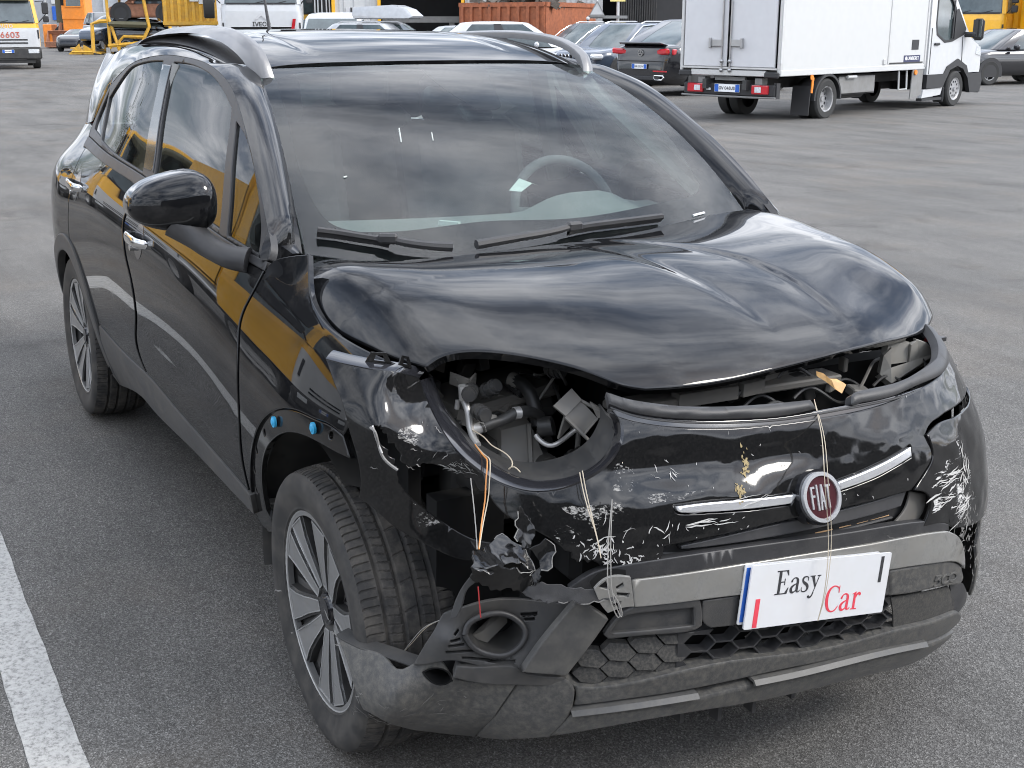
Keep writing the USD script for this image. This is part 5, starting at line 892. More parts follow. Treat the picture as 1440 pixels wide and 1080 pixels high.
# slot under the bars, silver bar, recessed blocks
pan('slot', 'trim_black', car, 'upper_grille', res=.02, bev=0, off=-.04, thick=.004, back=True)
pan('slot_upper', 'trim_satin', car, 'grille_blade', res=.015, off=-.016, thick=.02)
q = uv3('slot', 2); put('grille_lip', tube(q + [-.010, 0, .004], .004, 6, spline=3), 'trim_black', car)
for k, (t0, t1) in enumerate([(.02, .10), (.12, .17), (.19, .24), (.26, .33), (.36, .46)]):
    qq = spl(uv3('slot', 2), 20); i0, i1 = int(t0*len(qq)), int(t1*len(qq)); put('foam_block', tube(qq[i0:i1 + 1] + [-.016, 0, .010], .006, 4), 'foam_orange', car)
pan('rim_top', 'trim_black', car, 'bar_rim', res=.02, thick=.025)
nz = lambda a, sx, sz, sd: (lambda P: a*(meshkit.fbm(np.stack([P[:, 0]*sx, P[:, 1]*sz, P[:, 0]*0], 1), 3, sd) - .5))
pan('silver', 'bumper_silver', car, 'silver_bar', res=.02, thick=.02, disp=nz(.006, 6, 10, 3))
inl = pg('bar_left_in')
pan('bar_left', 'cladding', car, 'bar_block', poly=pg('bar_left').difference(inl), res=.015, thick=.014, bev=.004)
put('bar_recess', panel(inl.buffer(.003), fascia, .03, -.006, .003, 0), 'cladding', car)
pan('bar_mid', 'cladding', car, 'bar_block', res=.02)
pan('bar_right', 'bumper_dirty', car, 'bar_block', res=.02, thick=.02, bev=.006)
tq = np.array(TR['txt500'][2][0]); d500 = (tq[2] - tq[1]); wid = np.linalg.norm(fascia(tq[2:3]) - fascia(tq[1:2]))
t = [strokes([[(.0, .010, .004), (.0, -.010, .004), (.0, -.010, .004)][:2]])]
def oval(cx, w, h, t): return Point(0, 0).buffer(1, 24) and (shapely.affinity.translate(shapely.affinity.scale(Point(0, 0).buffer(1, 24), w, h), cx, 0).difference(shapely.affinity.translate(shapely.affinity.scale(Point(0, 0).buffer(1, 24), w - t, h - t), cx, 0)))
five = strokes([[(-.022, .011, .005), (-.040, .011, .005)], [(-.040, .011, .005), (-.041, .002, .005)], [(-.041, .002, .005), (-.033, .004, .005), (-.024, .001, .005), (-.022, -.005, .005), (-.028, -.011, .005), (-.040, -.011, .005)]])
z500 = unary_union([five, oval(.003, .020, .0125, .0055), oval(.033, .020, .0125, .0055)])
a500 = math.atan2(d500[1], d500[0]); z500 = shapely.affinity.translate(shapely.affinity.rotate(z500, math.degrees(a500), origin=(0, 0)), *tq[0])
put('raised_number', panel(z500, fascia, .008, .0095, .006, .0012), 'bumper_dirty', car)
pan('mesh_right', 'grille_dirty', car, 'grille_blank', res=.02, bev=0, thick=.004); pan('mesh_side', 'trim_black', car, 'grille_blank', res=.02, bev=0, thick=.004)
# hexagon grille: left part blanked with stepped scales, right part open cells
hx = pg('hex'); x0, y0, x1, y1 = hx.bounds
hs = TR['hexmark'][2][0]; split = hs[0][0]
put('grille_backing', panel(hx.buffer(.004), fascia, .04, -.075, .003, 0, back=True), 'dark', car)
cw_, ch_ = .078, .040
tilt = -.125
cells = []
for i in range(-12, 22):
    for j in range(-6, 8):
        cx = i*cw_*.75; cy = j*ch_ + (ch_/2 if i % 2 else 0)
        u0, v0 = cx, .43 + cy + tilt*(cx)*1.0
        hexa = [(u0 + a*cw_/2, v0 + b*ch_/2 + tilt*a*cw_/2) for a, b in ((1, 0), (.5, 1), (-.5, 1), (-1, 0), (-.5, -1), (.5, -1))]
        g = Polygon(hexa)
        if g.intersection(hx).area > .25*g.area: cells.append((g, u0))
opn = unary_union([g.buffer(-.0019) for g, u in cells if u > split])
lat = hx.intersection(sbox(split - .02, y0 - 1, x1 + 1, y1 + 1)).difference(opn)
put('grille_lattice', panel(lat, fascia, .015, -.012, .030, .0007), 'trim_black', car)
for g, u in cells:
    if u <= split + .01:
        c = g.buffer(-.0015).intersection(hx).difference(sbox(split, y0 - 1, x1 + 1, y1 + 1))
        if c.is_empty or c.area < 2e-5: continue
        cyv = c.centroid.y
        put('grille_scale', panel(c, fascia, .02, -.014, .02, .002, disp=lambda P, cyv=cyv, u0=u: -.22*(P[:, 1] - cyv - tilt*(P[:, 0] - u0))), 'grille_dirty', car)
for k, (a, b) in enumerate([((-.15, .415), (-.07, .44)), ((-.10, .43), (-.03, .47)), ((-.16, .44), (-.12, .47)), ((-.05, .40), (.03, .44))]):
    qa, qb = fascia(np.array([a, b])) + [-.045, 0, 0]
    put('broken_rib', cat([box(*((qa + qb)/2), .01, np.linalg.norm(qb - qa), .016, rotm([1, 0, 0], 28 + 10*k))]), 'engine_grey', car)
# lower skid
pan('skid_rail', 'bumper_dirty', car, res=.02, thick=.03, bev=.006); pan('skid_lip', 'bumper_dirty', car, res=.02, thick=.04, bev=.008)
pan('skid_back', 'dark', car, res=.03, bev=0, thick=.01, back=True)
sl = uv3('skid_lip', 0)
for q in (sl[:3], sl[3:-1]):
    q = spl(q, 4); put('skid_ledge', shell(np.stack([q + [.006, 0, .003], q + [.001, 0, .010], q + [-.030, 0, .013]], 1), .006, flip=True), 'bumper_grey', car, smooth=30)
qs = spl(uv3('skid_back', 0), 8); qe = spl(uv3('skid_back', 2), 8)[::-1]
for t in (.30, .42, .55, .68, .82):
    a, b = qs[int(t*(len(qs) - 1))], qe[int(t*(len(qe) - 1))]
    put('skid_rib', box(*((a + b)/2 + [-.008, 0, 0]), .03, .010, np.linalg.norm(b - a) + .02), 'trim_black', car)
pan('skid_right', 'bumper_dirty', car, 'skid_corner', res=.02, thick=.03, bev=.006, disp=nz(.006, 8, 8, 5))
# torn right corner: wing, arch end, fog lamp housing
wd = lambda P: .007*(meshkit.fbm(np.stack([P[:, 0]*9, P[:, 1]*9, P[:, 0]*0], 1), 3, 11) - .5)
wgp = np.array(TR['wing'][2][3]); wing_poly = jag(pg('wing'), .0030, 8, .010, keep=lambda p: np.abs(np.vstack([np.array(TR['wing'][2][k]) for k in (2, 3, 4, 5)]) - p).sum(1).min() > .035)
pan('wing', 'paint_dirty', car, 'torn_wing', poly=wing_poly, res=.014, thick=.004, bev=.002, disp=wd, label='torn bumper corner standing away from the fender above the front wheel', back=True)
topw = uv3('wing', 0); flg = topw + np.array([-.035, .03, .006]); P = ruled(topw, flg, 3, .002, (0, 0, 1), 24)
put('wing_flange', autoshell(P, .003, (0, 0, 1)), 'trim_gloss', car, smooth=40)
for i, c in ((10, 0), (15, 0)):
    p0 = P[i, 2]; dr = P[i + 2, 2] - P[i, 2]; dr /= np.linalg.norm(dr); nn = np.array([0, 0, 1.0])
    sh_ = Polygon([(-.03, 0), (-.018, .022), (.012, .024), (.026, 0)]).difference(Polygon([(-.012, .006), (-.008, .017), (.006, .018), (.010, .006)]))
    bx = np.cross(nn, dr); put('wing_tab', prism(sh_, .003, np.stack([dr, nn, np.cross(dr, nn)], 1), p0 - nn*.002), 'paint_dirty', car)
pan('corner', 'bumper_dirty', car, 'lower_corner', poly=pg('corner').difference(pg('corner_hole')), res=.016, thick=.006, bev=.003, disp=lambda P: .008*(meshkit.fbm(np.stack([P[:, 0]*6, P[:, 1]*9, P[:, 0]*0], 1), 3, 13) - .5), label='scraped grey lower corner of the bumper hanging in front of the wheel', back=True)
cl = np.vstack([uv3('corner', 0), uv3('corner', 1)[1:]]); P = ruled(cl, cl + np.array([-.012, .035, .004]), 3, .001, (0, 0, 1), 20); put('corner_flange', autoshell(P, .003, (0, 0, 1)), 'cladding', car, smooth=40)
ch = spl(uv3('corner_hole'), 3); put('corner_pocket', autoshell(np.stack([ch, ch + [-.05, .04, 0.0]], 1), .003, (.5, -.5, .5)), 'dark', car)
put('pocket_floor', trimesh.convex.convex_hull(np.vstack([ch + [-.05, .04, 0], ch + [-.052, .042, 0]])), 'dark', car)
fh = pg('fog_hole')
slats = []
for k, s in enumerate(TR['fog_slats'][2]):
    a, b = np.array(s); slats.append(LineString([a, b]).buffer(.0032, cap_style=2))
pan('fog', 'cladding', car, 'fog_lamp_housing', poly=pg('fog').difference(fh).difference(unary_union(slats[:8])), res=.012, thick=.012, bev=.002, disp=lambda P: -.010*np.exp(-np.array([fh.exterior.distance(Point(p)) for p in P])/.03))
put('fog_grille_back', panel(pg('fog').difference(fh), sf('fog'), .03, -.016, .002, 0, back=True), 'dark', car)
fr_ = sf('fog')(dens(fh.exterior.coords, .012)); fr_ = np.vstack([fr_, fr_[:1]]); fcen = fr_.mean(0); fn = FREE['fog'].n
put('fog_ring', tube(fr_ + fn*-.002, .006, 8), 'trim_black', car, smooth=60)
inn = (fr_ - fcen)*.72 + fcen - fn*.085
put('fog_tube', autoshell(np.stack([fr_ - fn*.003, (fr_ - fcen)*.92 + fcen - fn*.04, inn], 1), .004, (0, 0, 1)), 'engine_black', car, smooth=50)
put('fog_tube_floor', trimesh.convex.convex_hull(np.vstack([inn, inn - fn*.003])), 'dark', car)
put('broken_fog_lamp', trimesh.convex.convex_hull(fcen - fn*.05 + np.array([(0, -.055, -.012), (.01, -.02, -.028), (.0, .03, .0), (-.01, .035, .022), (-.01, .0, .016), (.01, -.03, .0), (-.03, 0, 0)])), 'engine_grey', car)
pan('diag', 'bumper_grey', car, 'diagonal_trim', res=.014, thick=.02, bev=.004); pan('ledge', 'cladding', car, 'bumper_ledge', res=.014, thick=.03, bev=.004)
SH = {}
for n in ('shA', 'shB', 'shC', 'shD', 'shE'):
    SH[n] = jag(shape_of(TR[n][2], 1), .0035, len(SH) + 3, .011)
    pan(n, 'paint_dirty' if n != 'shE' else 'trim_black', car, 'broken_shard', poly=SH[n], res=.008, thick=.0035, bev=.001, back=True, disp=lambda P: .006*(meshkit.fbm(np.stack([P[:, 0]*25, P[:, 1]*25, P[:, 0]*0], 1), 3, 21) - .5))
    ring = sf(n)(np.asarray(SH[n].exterior.coords)); k0 = int(rng.integers(0, len(ring))); seg = np.roll(ring[:-1], k0, 0)[:len(ring)//3]; put('torn_edge', tube(seg + rng.normal(0, .0006, seg.shape), .0008 + .0008*rng.random(len(seg)), 4), 'scuff_grey', car)
pan('bkt', 'cladding', car, 'lamp_bracket', res=.01, thick=.006, bev=.002, back=True)
pan('fins', 'bumper_silver', car, 'bumper_bracket', poly=pg('fins').difference(unary_union([shape_of(TR['finholes'][2][3*i:3*i + 3] if i == 0 else TR['finholes'][2][3 + 4*(i - 1):7 + 4*(i - 1)], 2) for i in range(4)][:4])), res=.01, thick=.006, bev=.001, back=True)
put('bracket_back', panel(pg('fins'), sf('fins'), .03, -.03, .002, 0, back=True), 'dark', car)
# left corner: scraped, and the flap above it
pan('cornerL', 'paint_dirty', car, 'left_corner', res=.014, thick=.005, disp=lambda P: .016*(meshkit.fbm(np.stack([P[:, 0]*8, P[:, 1]*10, P[:, 0]*0], 1), 3, 31) - .5), label='dented left corner of the bumper with white scrape marks')
pan('greyL', 'engine_grey', car, 'inner_plate', res=.02, thick=.004, back=True); pan('flapL', 'paint_dirty', car, 'torn_flap', res=.01, thick=.004, back=True)
lc = Polygon([(.60, .30), (.62, .44), (.66, .52), (.80, .55), (.95, .55), (1.0, .46), (1.0, .34), (.92, .26), (.75, .24)])
put('lower_corner', panel(lc, fascia, .02, -.004, .006, .004), 'bumper_dirty', car)
blk = Polygon([(.90, .80), (.96, .74), (1.0, .62), (1.0, .50), (1.30, .45), (1.32, .75), (1.10, .90), (.95, .92)])
put('left_wing', panel(blk, fascia, .03, -.012, .006, .004), 'car_paint', car)
# backing so that no daylight shows through the cracks
put('crash_beam', cat([box(.66, .05, .62, .10, 1.1, .16, None, .02), box(.60, -.1, .50, .04, .9, .34), box(.52, .0, .42, .5, 1.1, .03)]), 'dark', car)
put('radiator_support', cat([box(.46, .16, .66, .06, .84, .40), box(.46, -.62, .56, .05, .16, .25)]), 'dark', car)
# engine bay seen through the empty lamp mouth and the gap under the hood
e = thing('engine_bay', None, None, parent=car)
A3 = lambda n: np.array(PT[n])
put('white_pipe', cat([tube(A3('pipe_white')[2:], .0075, 10, spline=5), cyl(A3('pipe_white')[0], A3('pipe_white')[2], .012, 12, .010), tube(A3('pipe_white2'), .006, 8)]), 'alu', e, smooth=50)
put('hose', tube(A3('hose_a')[1:], .012, 12, spline=5), 'engine_black', e, smooth=50); put('hose', tube(A3('hose_b'), .016, 12, spline=5), 'engine_black', e, smooth=50); put('hose', tube(A3('hose_c'), .022, 14, spline=5), 'engine_black', e, smooth=50)
hc = A3('hose_clamps')
put('hose_fitting', cyl(A3('hose_a')[0], hc[1], .013, 14), 'alu', e); put('hose_clamp', cyl(hc[2] + [0, -.002, 0], hc[3] + [0, .003, 0], .0135, 14), 'alu', e)
b0 = A3('hose_b'); put('hose_fitting', cyl(b0[0] - (b0[1] - b0[0])*.6, b0[1], .017, 16, .015), 'beige_grey', e)
put('control_rod', tube(A3('rod'), .0055, 8, spline=4), 'alu', e, smooth=50)
bb = A3('blockbox')
put('washer_tank', trimesh.convex.convex_hull(np.vstack([bb + [0, 0, 0], bb + [-.09, .01, .02]])), 'engine_grey', e)
put('tank_rib', tube([bb[1] + [.004, -.004, 0], bb[2] + [.006, -.004, 0]], .006, 4), 'engine_grey', e)
put('motor_block', cat([box(.36, -.50, .66, .10, .24, .20, None, .02), box(.30, -.44, .80, .12, .22, .06, None, .02), cyl((.38, -.57, .70), (.46, -.56, .69), .045, 16), cyl((.40, -.42, .70), (.47, -.42, .70), .035, 16)]), 'engine_dark', e)
put('battery_tray', box(.26, -.46, .83, .20, .26, .03, rotm([1, 0, 0], 8), .01), 'engine_grey', e)
k = A3('bracket')
def slab(idx, th=.006, d=(-.6, .2, .2)): 
    p = k[list(idx)]; n = np.cross(p[1] - p[0], p[2] - p[0]); n /= np.linalg.norm(n); return trimesh.convex.convex_hull(np.vstack([p, p - n*th]))
put('lamp_mount', cat([slab((0, 1, 2, 3)), slab((3, 4, 5, 2)), slab((7, 8, 9, 6)), slab((10, 11, 3)), tube([k[3], k[7]], .004, 5), tube([k[2], k[6]], .004, 5), slab((12, 5, 6, 13)), tube([k[7], k[8]], .004, 5), tube([k[4], k[5]], .003, 5)]), 'engine_grey', e, label='broken grey lamp mount in the empty headlight')
put('bay_wall', cat([box(.10, -.40, .78, .04, .75, .34), box(.30, -.20, .72, .40, .03, .34), box(.20, -.70, .72, .35, .03, .22), box(.12, .35, .75, .05, .75, .35)]), 'dark', e)
cg = np.random.default_rng(77)
for k in range(34):
    c = np.array([cg.uniform(.22, .46), cg.uniform(-.62, -.34), cg.uniform(.68, .93)]); kind = k % 4; R3 = rotm(cg.normal(size=3), cg.uniform(0, 60))
    if kind == 0: put('plug', rbox(*cg.uniform(.014, .045, 3), .003).apply_transform(T4(c, R3)), ('engine_black', 'engine_grey', 'engine_dark')[k % 3], e)
    elif kind == 1: put('cable', tube([c, c + cg.normal(0, .05, 3), c + cg.normal(0, .07, 3), c + [.03, cg.normal(0, .08), -.10]], .0028 + .003*cg.random(), 6, spline=5), ('engine_black', 'wire_grey', 'engine_black')[k % 3], e, smooth=50)
    elif kind == 2: put('bracket', cat([box(*c, .05, .004, .03, R3), box(*(c + R3 @ np.array([.022, .012, 0])), .004, .028, .03, R3), cyl(c + R3 @ np.array([-.01, -.004, 0]), c + R3 @ np.array([-.01, .006, 0]), .006, 8)]), 'engine_grey', e)
    else: put('stub', cat([cyl(c, c + R3 @ np.array([.05, 0, 0]), .014, 12), cyl(c + R3 @ np.array([.012, 0, 0]), c + R3 @ np.array([.020, 0, 0]), .0175, 12), cyl(c + R3 @ np.array([.034, 0, 0]), c + R3 @ np.array([.040, 0, 0]), .017, 12)]), ('engine_dark', 'engine_black')[k % 2], e)
for k in range(22):
    c = np.array([cg.uniform(.50, .60), cg.uniform(-.26, .42), cg.uniform(.80, .885)]); R3 = rotm(cg.normal(size=3), cg.uniform(0, 40))
    if k % 3 == 0: put('cable', tube([c, c + [.0, .05, .02], c + [.02, .10, -.01], c + [.0, .16, -.03]], .004, 6, spline=5), 'engine_black', e, smooth=50)
    else: put('clip', rbox(*cg.uniform(.012, .05, 3), .003).apply_transform(T4(c, R3)), ('engine_black', 'engine_grey', 'engine_dark')[k % 3], e)
put('slam_panel', cat([box(.56, -.02, .862, .07, .62, .018, None, .004), box(.585, -.10, .868, .03, .16, .03), box(.575, .02, .872, .05, .07, .03, rotm([0, 0, 1], 10)), box(.50, .02, .895, .03, .10, .02, None, .004), box(.54, -.20, .892, .03, .05, .02), box(.545, -.08, .888, .05, .06, .014), box(.53, .12, .882, .05, .09, .02, rotm([0, 0, 1], 15))]), 'engine_grey', e)
lb = A3('lampbase')
put('lamp_mount', cat([trimesh.convex.convex_hull(np.vstack([lb[[0, 1, 10, 13]], lb[[0, 1, 10, 13]] + [-.02, .01, 0]])), trimesh.convex.convex_hull(np.vstack([lb[[0, 13, 11, 12, 6, 7, 8, 9]], lb[[0, 13, 11, 12, 6, 7, 8, 9]] + [-.02, .005, -.012]])),
    trimesh.convex.convex_hull(np.vstack([lb[[1, 2, 13, 10]], lb[[1, 2, 13, 10]] + [-.015, .008, 0]])), trimesh.convex.convex_hull(np.vstack([lb[[3, 11, 12]], lb[[4]], lb[[3, 11, 12]] + [-.02, .008, 0]])), trimesh.convex.convex_hull(np.vstack([lb[[4, 5, 6, 12]], lb[[4, 5, 6, 12]] + [-.02, .005, 0]])), box(*(lb[2]*.5 + lb[3]*.5 + [-.02, 0, -.02]), .02, .07, .05)]), 'beige_grey', e, label='dusty lamp mount at the left end of the gap under the hood')
put('stay_rod', tube(A3('stay'), .004, 6, spline=4), 'engine_grey', e); 
rw = A3('redwires'); put('wire_bundle', cat([tube(rw[[0, 1, 2]], .004, 6, spline=4), tube(rw[[4, 1, 3]], .0035, 6, spline=4), tube(rw[[2, 3, 0]] + [.004, 0, .003], .003, 6, spline=4)]), 'wire_red', e); put('wire_plug', cat([box(*(rw[3] + [0, .012, -.006]), .012, .03, .010), box(*(rw[1] + [0, .0, .006]), .012, .016, .010)]), 'engine_black', e)
tg = A3('tag'); tc = tg.mean(0)
put('hanging_tag', trimesh.util.concatenate([trimesh.convex.convex_hull(np.vstack([tg[[0, 1, 7, 8]], tg[[0, 1, 7, 8]] + [-.006, 0, .002]])), trimesh.convex.convex_hull(np.vstack([tg[[1, 2, 6, 7]], tg[[1, 2, 6, 7]] + [-.006, 0, .002]])), trimesh.convex.convex_hull(np.vstack([tg[[2, 3, 4, 5, 6]], tg[[2, 3, 4, 5, 6]] + [-.008, 0, .002]]))]), 'tag_wood', car)
for n, ma, r in (('wire_a', 'wire_beige', .0022), ('wire_orange', 'wire_orange', .0024), ('wire_grey', 'wire_grey', .0018), ('wire_low', 'wire_red', .002), ('wire_mid', 'wire_beige', .0016), ('wire_mid2', 'wire_beige', .0016), ('wire_tie', 'wire_grey', .0019), ('wire_long', 'wire_beige', .0015), ('wire_wheel', 'wire_grey', .0014)):
    q = A3(n); put('loose_wire', tube(q, r*.62, 5, spline=5), ma, car)
    if n in ('wire_tie', 'wire_orange', 'wire_long', 'wire_wheel'): put('loose_wire', tube(q + np.array([.003, .006, .002])*np.sin(np.linspace(0, 3.1, len(q)))[:, None], r*.5, 5, spline=5), 'wire_beige' if n != 'wire_tie' else 'wire_grey', car)
hr = A3('hring'); put('torn_edge', tube(hr, .0028, 5, spline=4), 'scuff_grey', car); put('torn_edge', tube(hr[1:4] + [.0, -.004, .012], .002, 5, spline=4), 'scuff', car)
# scratches and splinters: thin ribbons of bare plastic lying on the panels
def scratches(f, spots, flip=False, off=.0012, clip=None):
    ms = []
    for (u, v, su, sv, n, ang, da, L, w) in spots:
        for _ in range(n):
            c = np.array([u + rng.normal()*su, v + rng.normal()*sv])
            if clip is not None and not clip.contains(Point(c)): continue
            a = math.radians(ang + rng.normal()*da); l = L*(.3 + rng.random()*1.1)
            t = np.linspace(-.5, .5, 6); q = c + np.stack([np.cos(a)*t*l - np.sin(a)*.1*l*np.sin(t*4 + rng.random()*6), np.sin(a)*t*l + .0012*rng.normal(size=6)], 1)
            s = np.array([-np.sin(a), np.cos(a)])*w*(.4 + rng.random())*np.array([.15, .8, 1, .9, .6, .1])[:, None]
            X = np.stack([f(q - s/2), f(q + s/2)], 1); n_ = fnormal(f, q)*(-1 if flip else 1); X = X + n_[:, None]*off
            m = grid(X, flip=np.cross(X[3, 0] - X[2, 0], X[2, 1] - X[2, 0]) @ n_[2] < 0); ms.append(m)
    return cat(ms)
fd = lambda P: fascia(P) + fnormal(fascia, P)*dent(P)[:, None]
fl_ = lambda P: fascia(P) + fnormal(fascia, P)*((.016*(meshkit.fbm(np.stack([P[:, 0]*8, P[:, 1]*10, P[:, 0]*0], 1), 3, 31) - .5))[:, None] + .002)
cq = np.array(TR['cornerL'][2][3][1]); 
put('scratch_marks', scratches(fl_, [(.40, .69, .03, .012, 12, 3, 8, .06, .0035), (.38, .64, .03, .02, 16, 5, 10, .05, .0035), (.47, .65, .012, .05, 30, 70, 20, .025, .0035), (.44, .60, .03, .012, 14, 5, 12, .04, .0035)]), 'scuff', car, kind='stuff')
put('scratch_marks', scratches(fd, [(-.43, .70, .05, .02, 12, 25, 40, .022, .0022), (-.30, .705, .05, .005, 6, 8, 8, .07, .0022), (-.52, .665, .02, .012, 40, 40, 60, .016, .003), (-.47, .64, .03, .012, 40, 10, 40, .014, .0028), (-.22, .735, .05, .004, 4, 10, 6, .08, .0018), (-.36, .80, .02, .015, 8, -50, 20, .03, .0018), (.05, .80, .25, .06, 24, 10, 60, .006, .0012), (-.1, .70, .2, .06, 40, 10, 60, .005, .0014), (-.35, .66, .10, .03, 20, 10, 60, .006, .0016)], clip=cover_poly), 'scuff', car, kind='stuff')
put('mud_marks', scratches(fd, [(-.178, .806, .006, .012, 26, 60, 60, .009, .004), (-.207, .754, .007, .010, 22, 60, 60, .009, .004)]), 'mud', car, kind='stuff')
LEFT_SCUFFS = [(.41, .695, .075, .022), (.40, .645, .075, .024), (.45, .605, .05, .022), (.47, .74, .025, .045), (.48, .66, .02, .07)]
def patch(f, ctr, ru, rv, mat, seed, off=.0010, name='abrasion', a=0.0, clip=None):
    g = np.random.default_rng(seed); t = np.linspace(0, 2*np.pi, 26)[:-1]; r = 1 + .28*np.sin(t*3 + g.random()*6) + .18*np.sin(t*7 + g.random()*6)
    x, y = np.cos(t)*ru*r, np.sin(t)*rv*r; p = Polygon(np.stack([ctr[0] + x*math.cos(a) - y*math.sin(a), ctr[1] + x*math.sin(a) + y*math.cos(a)], 1)).buffer(0)
    if clip is not None: p = p.intersection(clip.buffer(-.004))
    if p.area > 1e-4: put(name, panel(p, f, .012, off, .0003, 0), mat, car, kind='stuff')
for k, (u, v, ru, rv) in enumerate(LEFT_SCUFFS): patch(fl_, (u, v), ru, rv, 'scuff_white', k, clip=pg('cornerL'))
for k, (u, v, ru, rv) in enumerate([(-.52, .735, .06, .022), (-.37, .762, .07, .008), (-.45, .80, .045, .022), (-.61, .69, .05, .02)]): patch(fd, (u, v), ru, rv, 'scuff_faint', 10 + k, clip=cover_poly)
wq = FREE['wing']
def wuv(px_segs): return px_segs
wc = np.array(TR['wing'][2][2]); wm = wc.mean(0)
fw = lambda P: wq(P) + fnormal(wq, P)*wd(P)[:, None]
put('scratch_marks', scratches(fw, [(wm[0], wm[1] + .04, .06, .03, 24, 20, 50, .012, .002), (wc[3][0], wc[3][1], .05, .006, 30, -25, 20, .02, .0022), (wm[0] + .02, wm[1] + .12, .05, .07, 10, 30, 60, .016, .0015)], clip=wing_poly), 'scuff_grey', car, kind='stuff')
patch(fw, (wm[0] + .02, wm[1] + .06), .10, .06, 'scuff_faint', 31, clip=wing_poly); patch(fw, (wm[0] - .02, wm[1] - .05), .08, .05, 'scuff_faint', 32, clip=wing_poly)
cc = FREE['corner']; cd_ = lambda P: cc(P) + fnormal(cc, P)*(.008*(meshkit.fbm(np.stack([P[:, 0]*6, P[:, 1]*9, P[:, 0]*0], 1), 3, 13) - .5))[:, None]
put('scratch_marks', scratches(cd_, [(-.05, -.02, .10, .04, 40, 0, 40, .03, .002)]), 'scuff_grey', car, kind='stuff')
put('scratch_marks', scratches(fascia, [(.45, .54, .025, .03, 70, 70, 40, .014, .003), (.1, .57, .25, .015, 10, 10, 50, .02, .0016), (.53, .40, .02, .05, 50, 70, 30, .02, .003)], off=.0145), 'scuff_grey', car, kind='stuff')

# number plate with the dealer's card in front of it
pc = uv3('plate'); O_ = pc.mean(0); U = (pc[1] - pc[0] + pc[2] - pc[3]); pw = np.linalg.norm(U)/2; U /= np.linalg.norm(U); Vv = (pc[0] - pc[3] + pc[1] - pc[2]); phh = np.linalg.norm(Vv)/2; Vv = Vv - U*(Vv @ U); Vv /= np.linalg.norm(Vv); Nn = np.cross(U, Vv)
PR = np.stack([U, Vv, Nn], 1)
def on_plate(poly, h0, h1): return prism(poly, h1 - h0, PR, O_ + Nn*h0)
pl_ = thing('license_plate', None, None, parent=car)
put('plate_sheet', on_plate(shapely.affinity.translate(sbox(-pw/2 - .006, -phh/2 + .012, pw/2 - .03, phh/2 - .004).buffer(.004), 0, 0), -.008, -.005), 'sign_white', pl_)
put('plate_blue_strip', on_plate(sbox(-pw/2 - .006, -phh/2 + .014, -pw/2 + .03, phh/2 - .006), -.005, -.0042), 'plate_blue', pl_)
put('plate_back_rim', on_plate(shapely.affinity.rotate(sbox(pw*.12, phh/2 - .006, pw*.44, phh/2 + .007).buffer(.003), -1.0, origin=(0, 0)), -.012, -.009), 'sign_white', pl_)
put('plate_back_strip', on_plate(shapely.affinity.rotate(sbox(pw*.28, phh/2 - .002, pw*.43, phh/2 + .004), -1.0, origin=(0, 0)), -.009, -.0084), 'plate_blue', pl_)
dsn = thing('dealer_card', None, None, parent=car)
put('card', on_plate(sbox(-pw/2, -phh/2, pw/2, phh/2).buffer(-.004).buffer(.004), 0, .004), 'sign_white', dsn)
def glyphs():
    """Serif letters as strokes; x height 1 = .46, capitals 1.0 tall. -> {letter: (shape, advance)}"""
    th, tn = .125, .045
    S = lambda *p: strokes(list(p))
    E = unary_union([sbox(.14, 0, .14 + th, 1), sbox(.02, 0, .62, tn), sbox(.02, 1 - tn, .58, 1), sbox(.2, .49, .46, .49 + tn), Polygon([(.62, 0), (.68, .26), (.645, .26), (.50, tn), (.4, 0)]), Polygon([(.58, 1), (.62, .77), (.585, .77), (.48, 1 - tn)]), sbox(.44, .38, .475, .65)])
    a = S([(.08, .50, .09), (.12, .58, .05), (.22, .635, .05), (.33, .60, .08), (.37, .50, .115), (.37, .30, .115), (.37, .12, .115), (.40, .04, .07), (.47, .035, .04), (.52, .09, .03)], [(.37, .40, .04), (.22, .34, .06), (.10, .25, .10), (.07, .14, .12), (.13, .04, .10), (.23, .04, .06), (.36, .14, .04)])
    s = S([(.34, .47, .03), (.33, .60, .04), (.20, .635, .055), (.09, .58, .085), (.09, .46, .09), (.20, .36, .12), (.32, .26, .12), (.35, .14, .10), (.28, .035, .06), (.17, .01, .05), (.07, .05, .04), (.045, .19, .03)])
    y = unary_union([Polygon([(.06, .64), (.20, .64), (.345, .20), (.295, .10)]), Polygon([(.44, .64), (.48, .64), (.30, .08), (.22, -.14), (.18, -.14), (.265, .08)]), S([(.24, -.06, .05), (.17, -.22, .06), (.08, -.27, .08), (.02, -.23, .11)]), sbox(.0, .61, .25, .65), sbox(.36, .61, .54, .65)])
    C = S([(.64, .74, .03), (.62, .88, .05), (.50, .97, .045), (.36, .98, .05), (.20, .88, .09), (.11, .66, .13), (.10, .46, .135), (.15, .24, .12), (.27, .07, .08), (.42, .015, .05), (.56, .06, .05), (.67, .20, .03)], [(.645, .97, .03), (.645, .72, .03)])
    r = unary_union([sbox(.10, 0, .21, .60), Polygon([(.02, .60), (.21, .68), (.21, .58)]), sbox(.02, 0, .31, .04), S([(.21, .46, .04), (.27, .58, .07), (.36, .60, .10), (.39, .56, .10)])])
    return {'E': (E, .74), 'a': (a, .56), 's': (s, .44), 'y': (y, .54), 'C': (C, .74), 'r': (r, .46)}
GL = glyphs()
def word(s, x, y, h, sx=1.0):
    out = []
    for ch in s:
        g, adv = GL[ch]; out.append(shapely.affinity.translate(shapely.affinity.scale(g, h*sx, h, origin=(0, 0)), x, y)); x += adv*h*sx
    return unary_union(out)
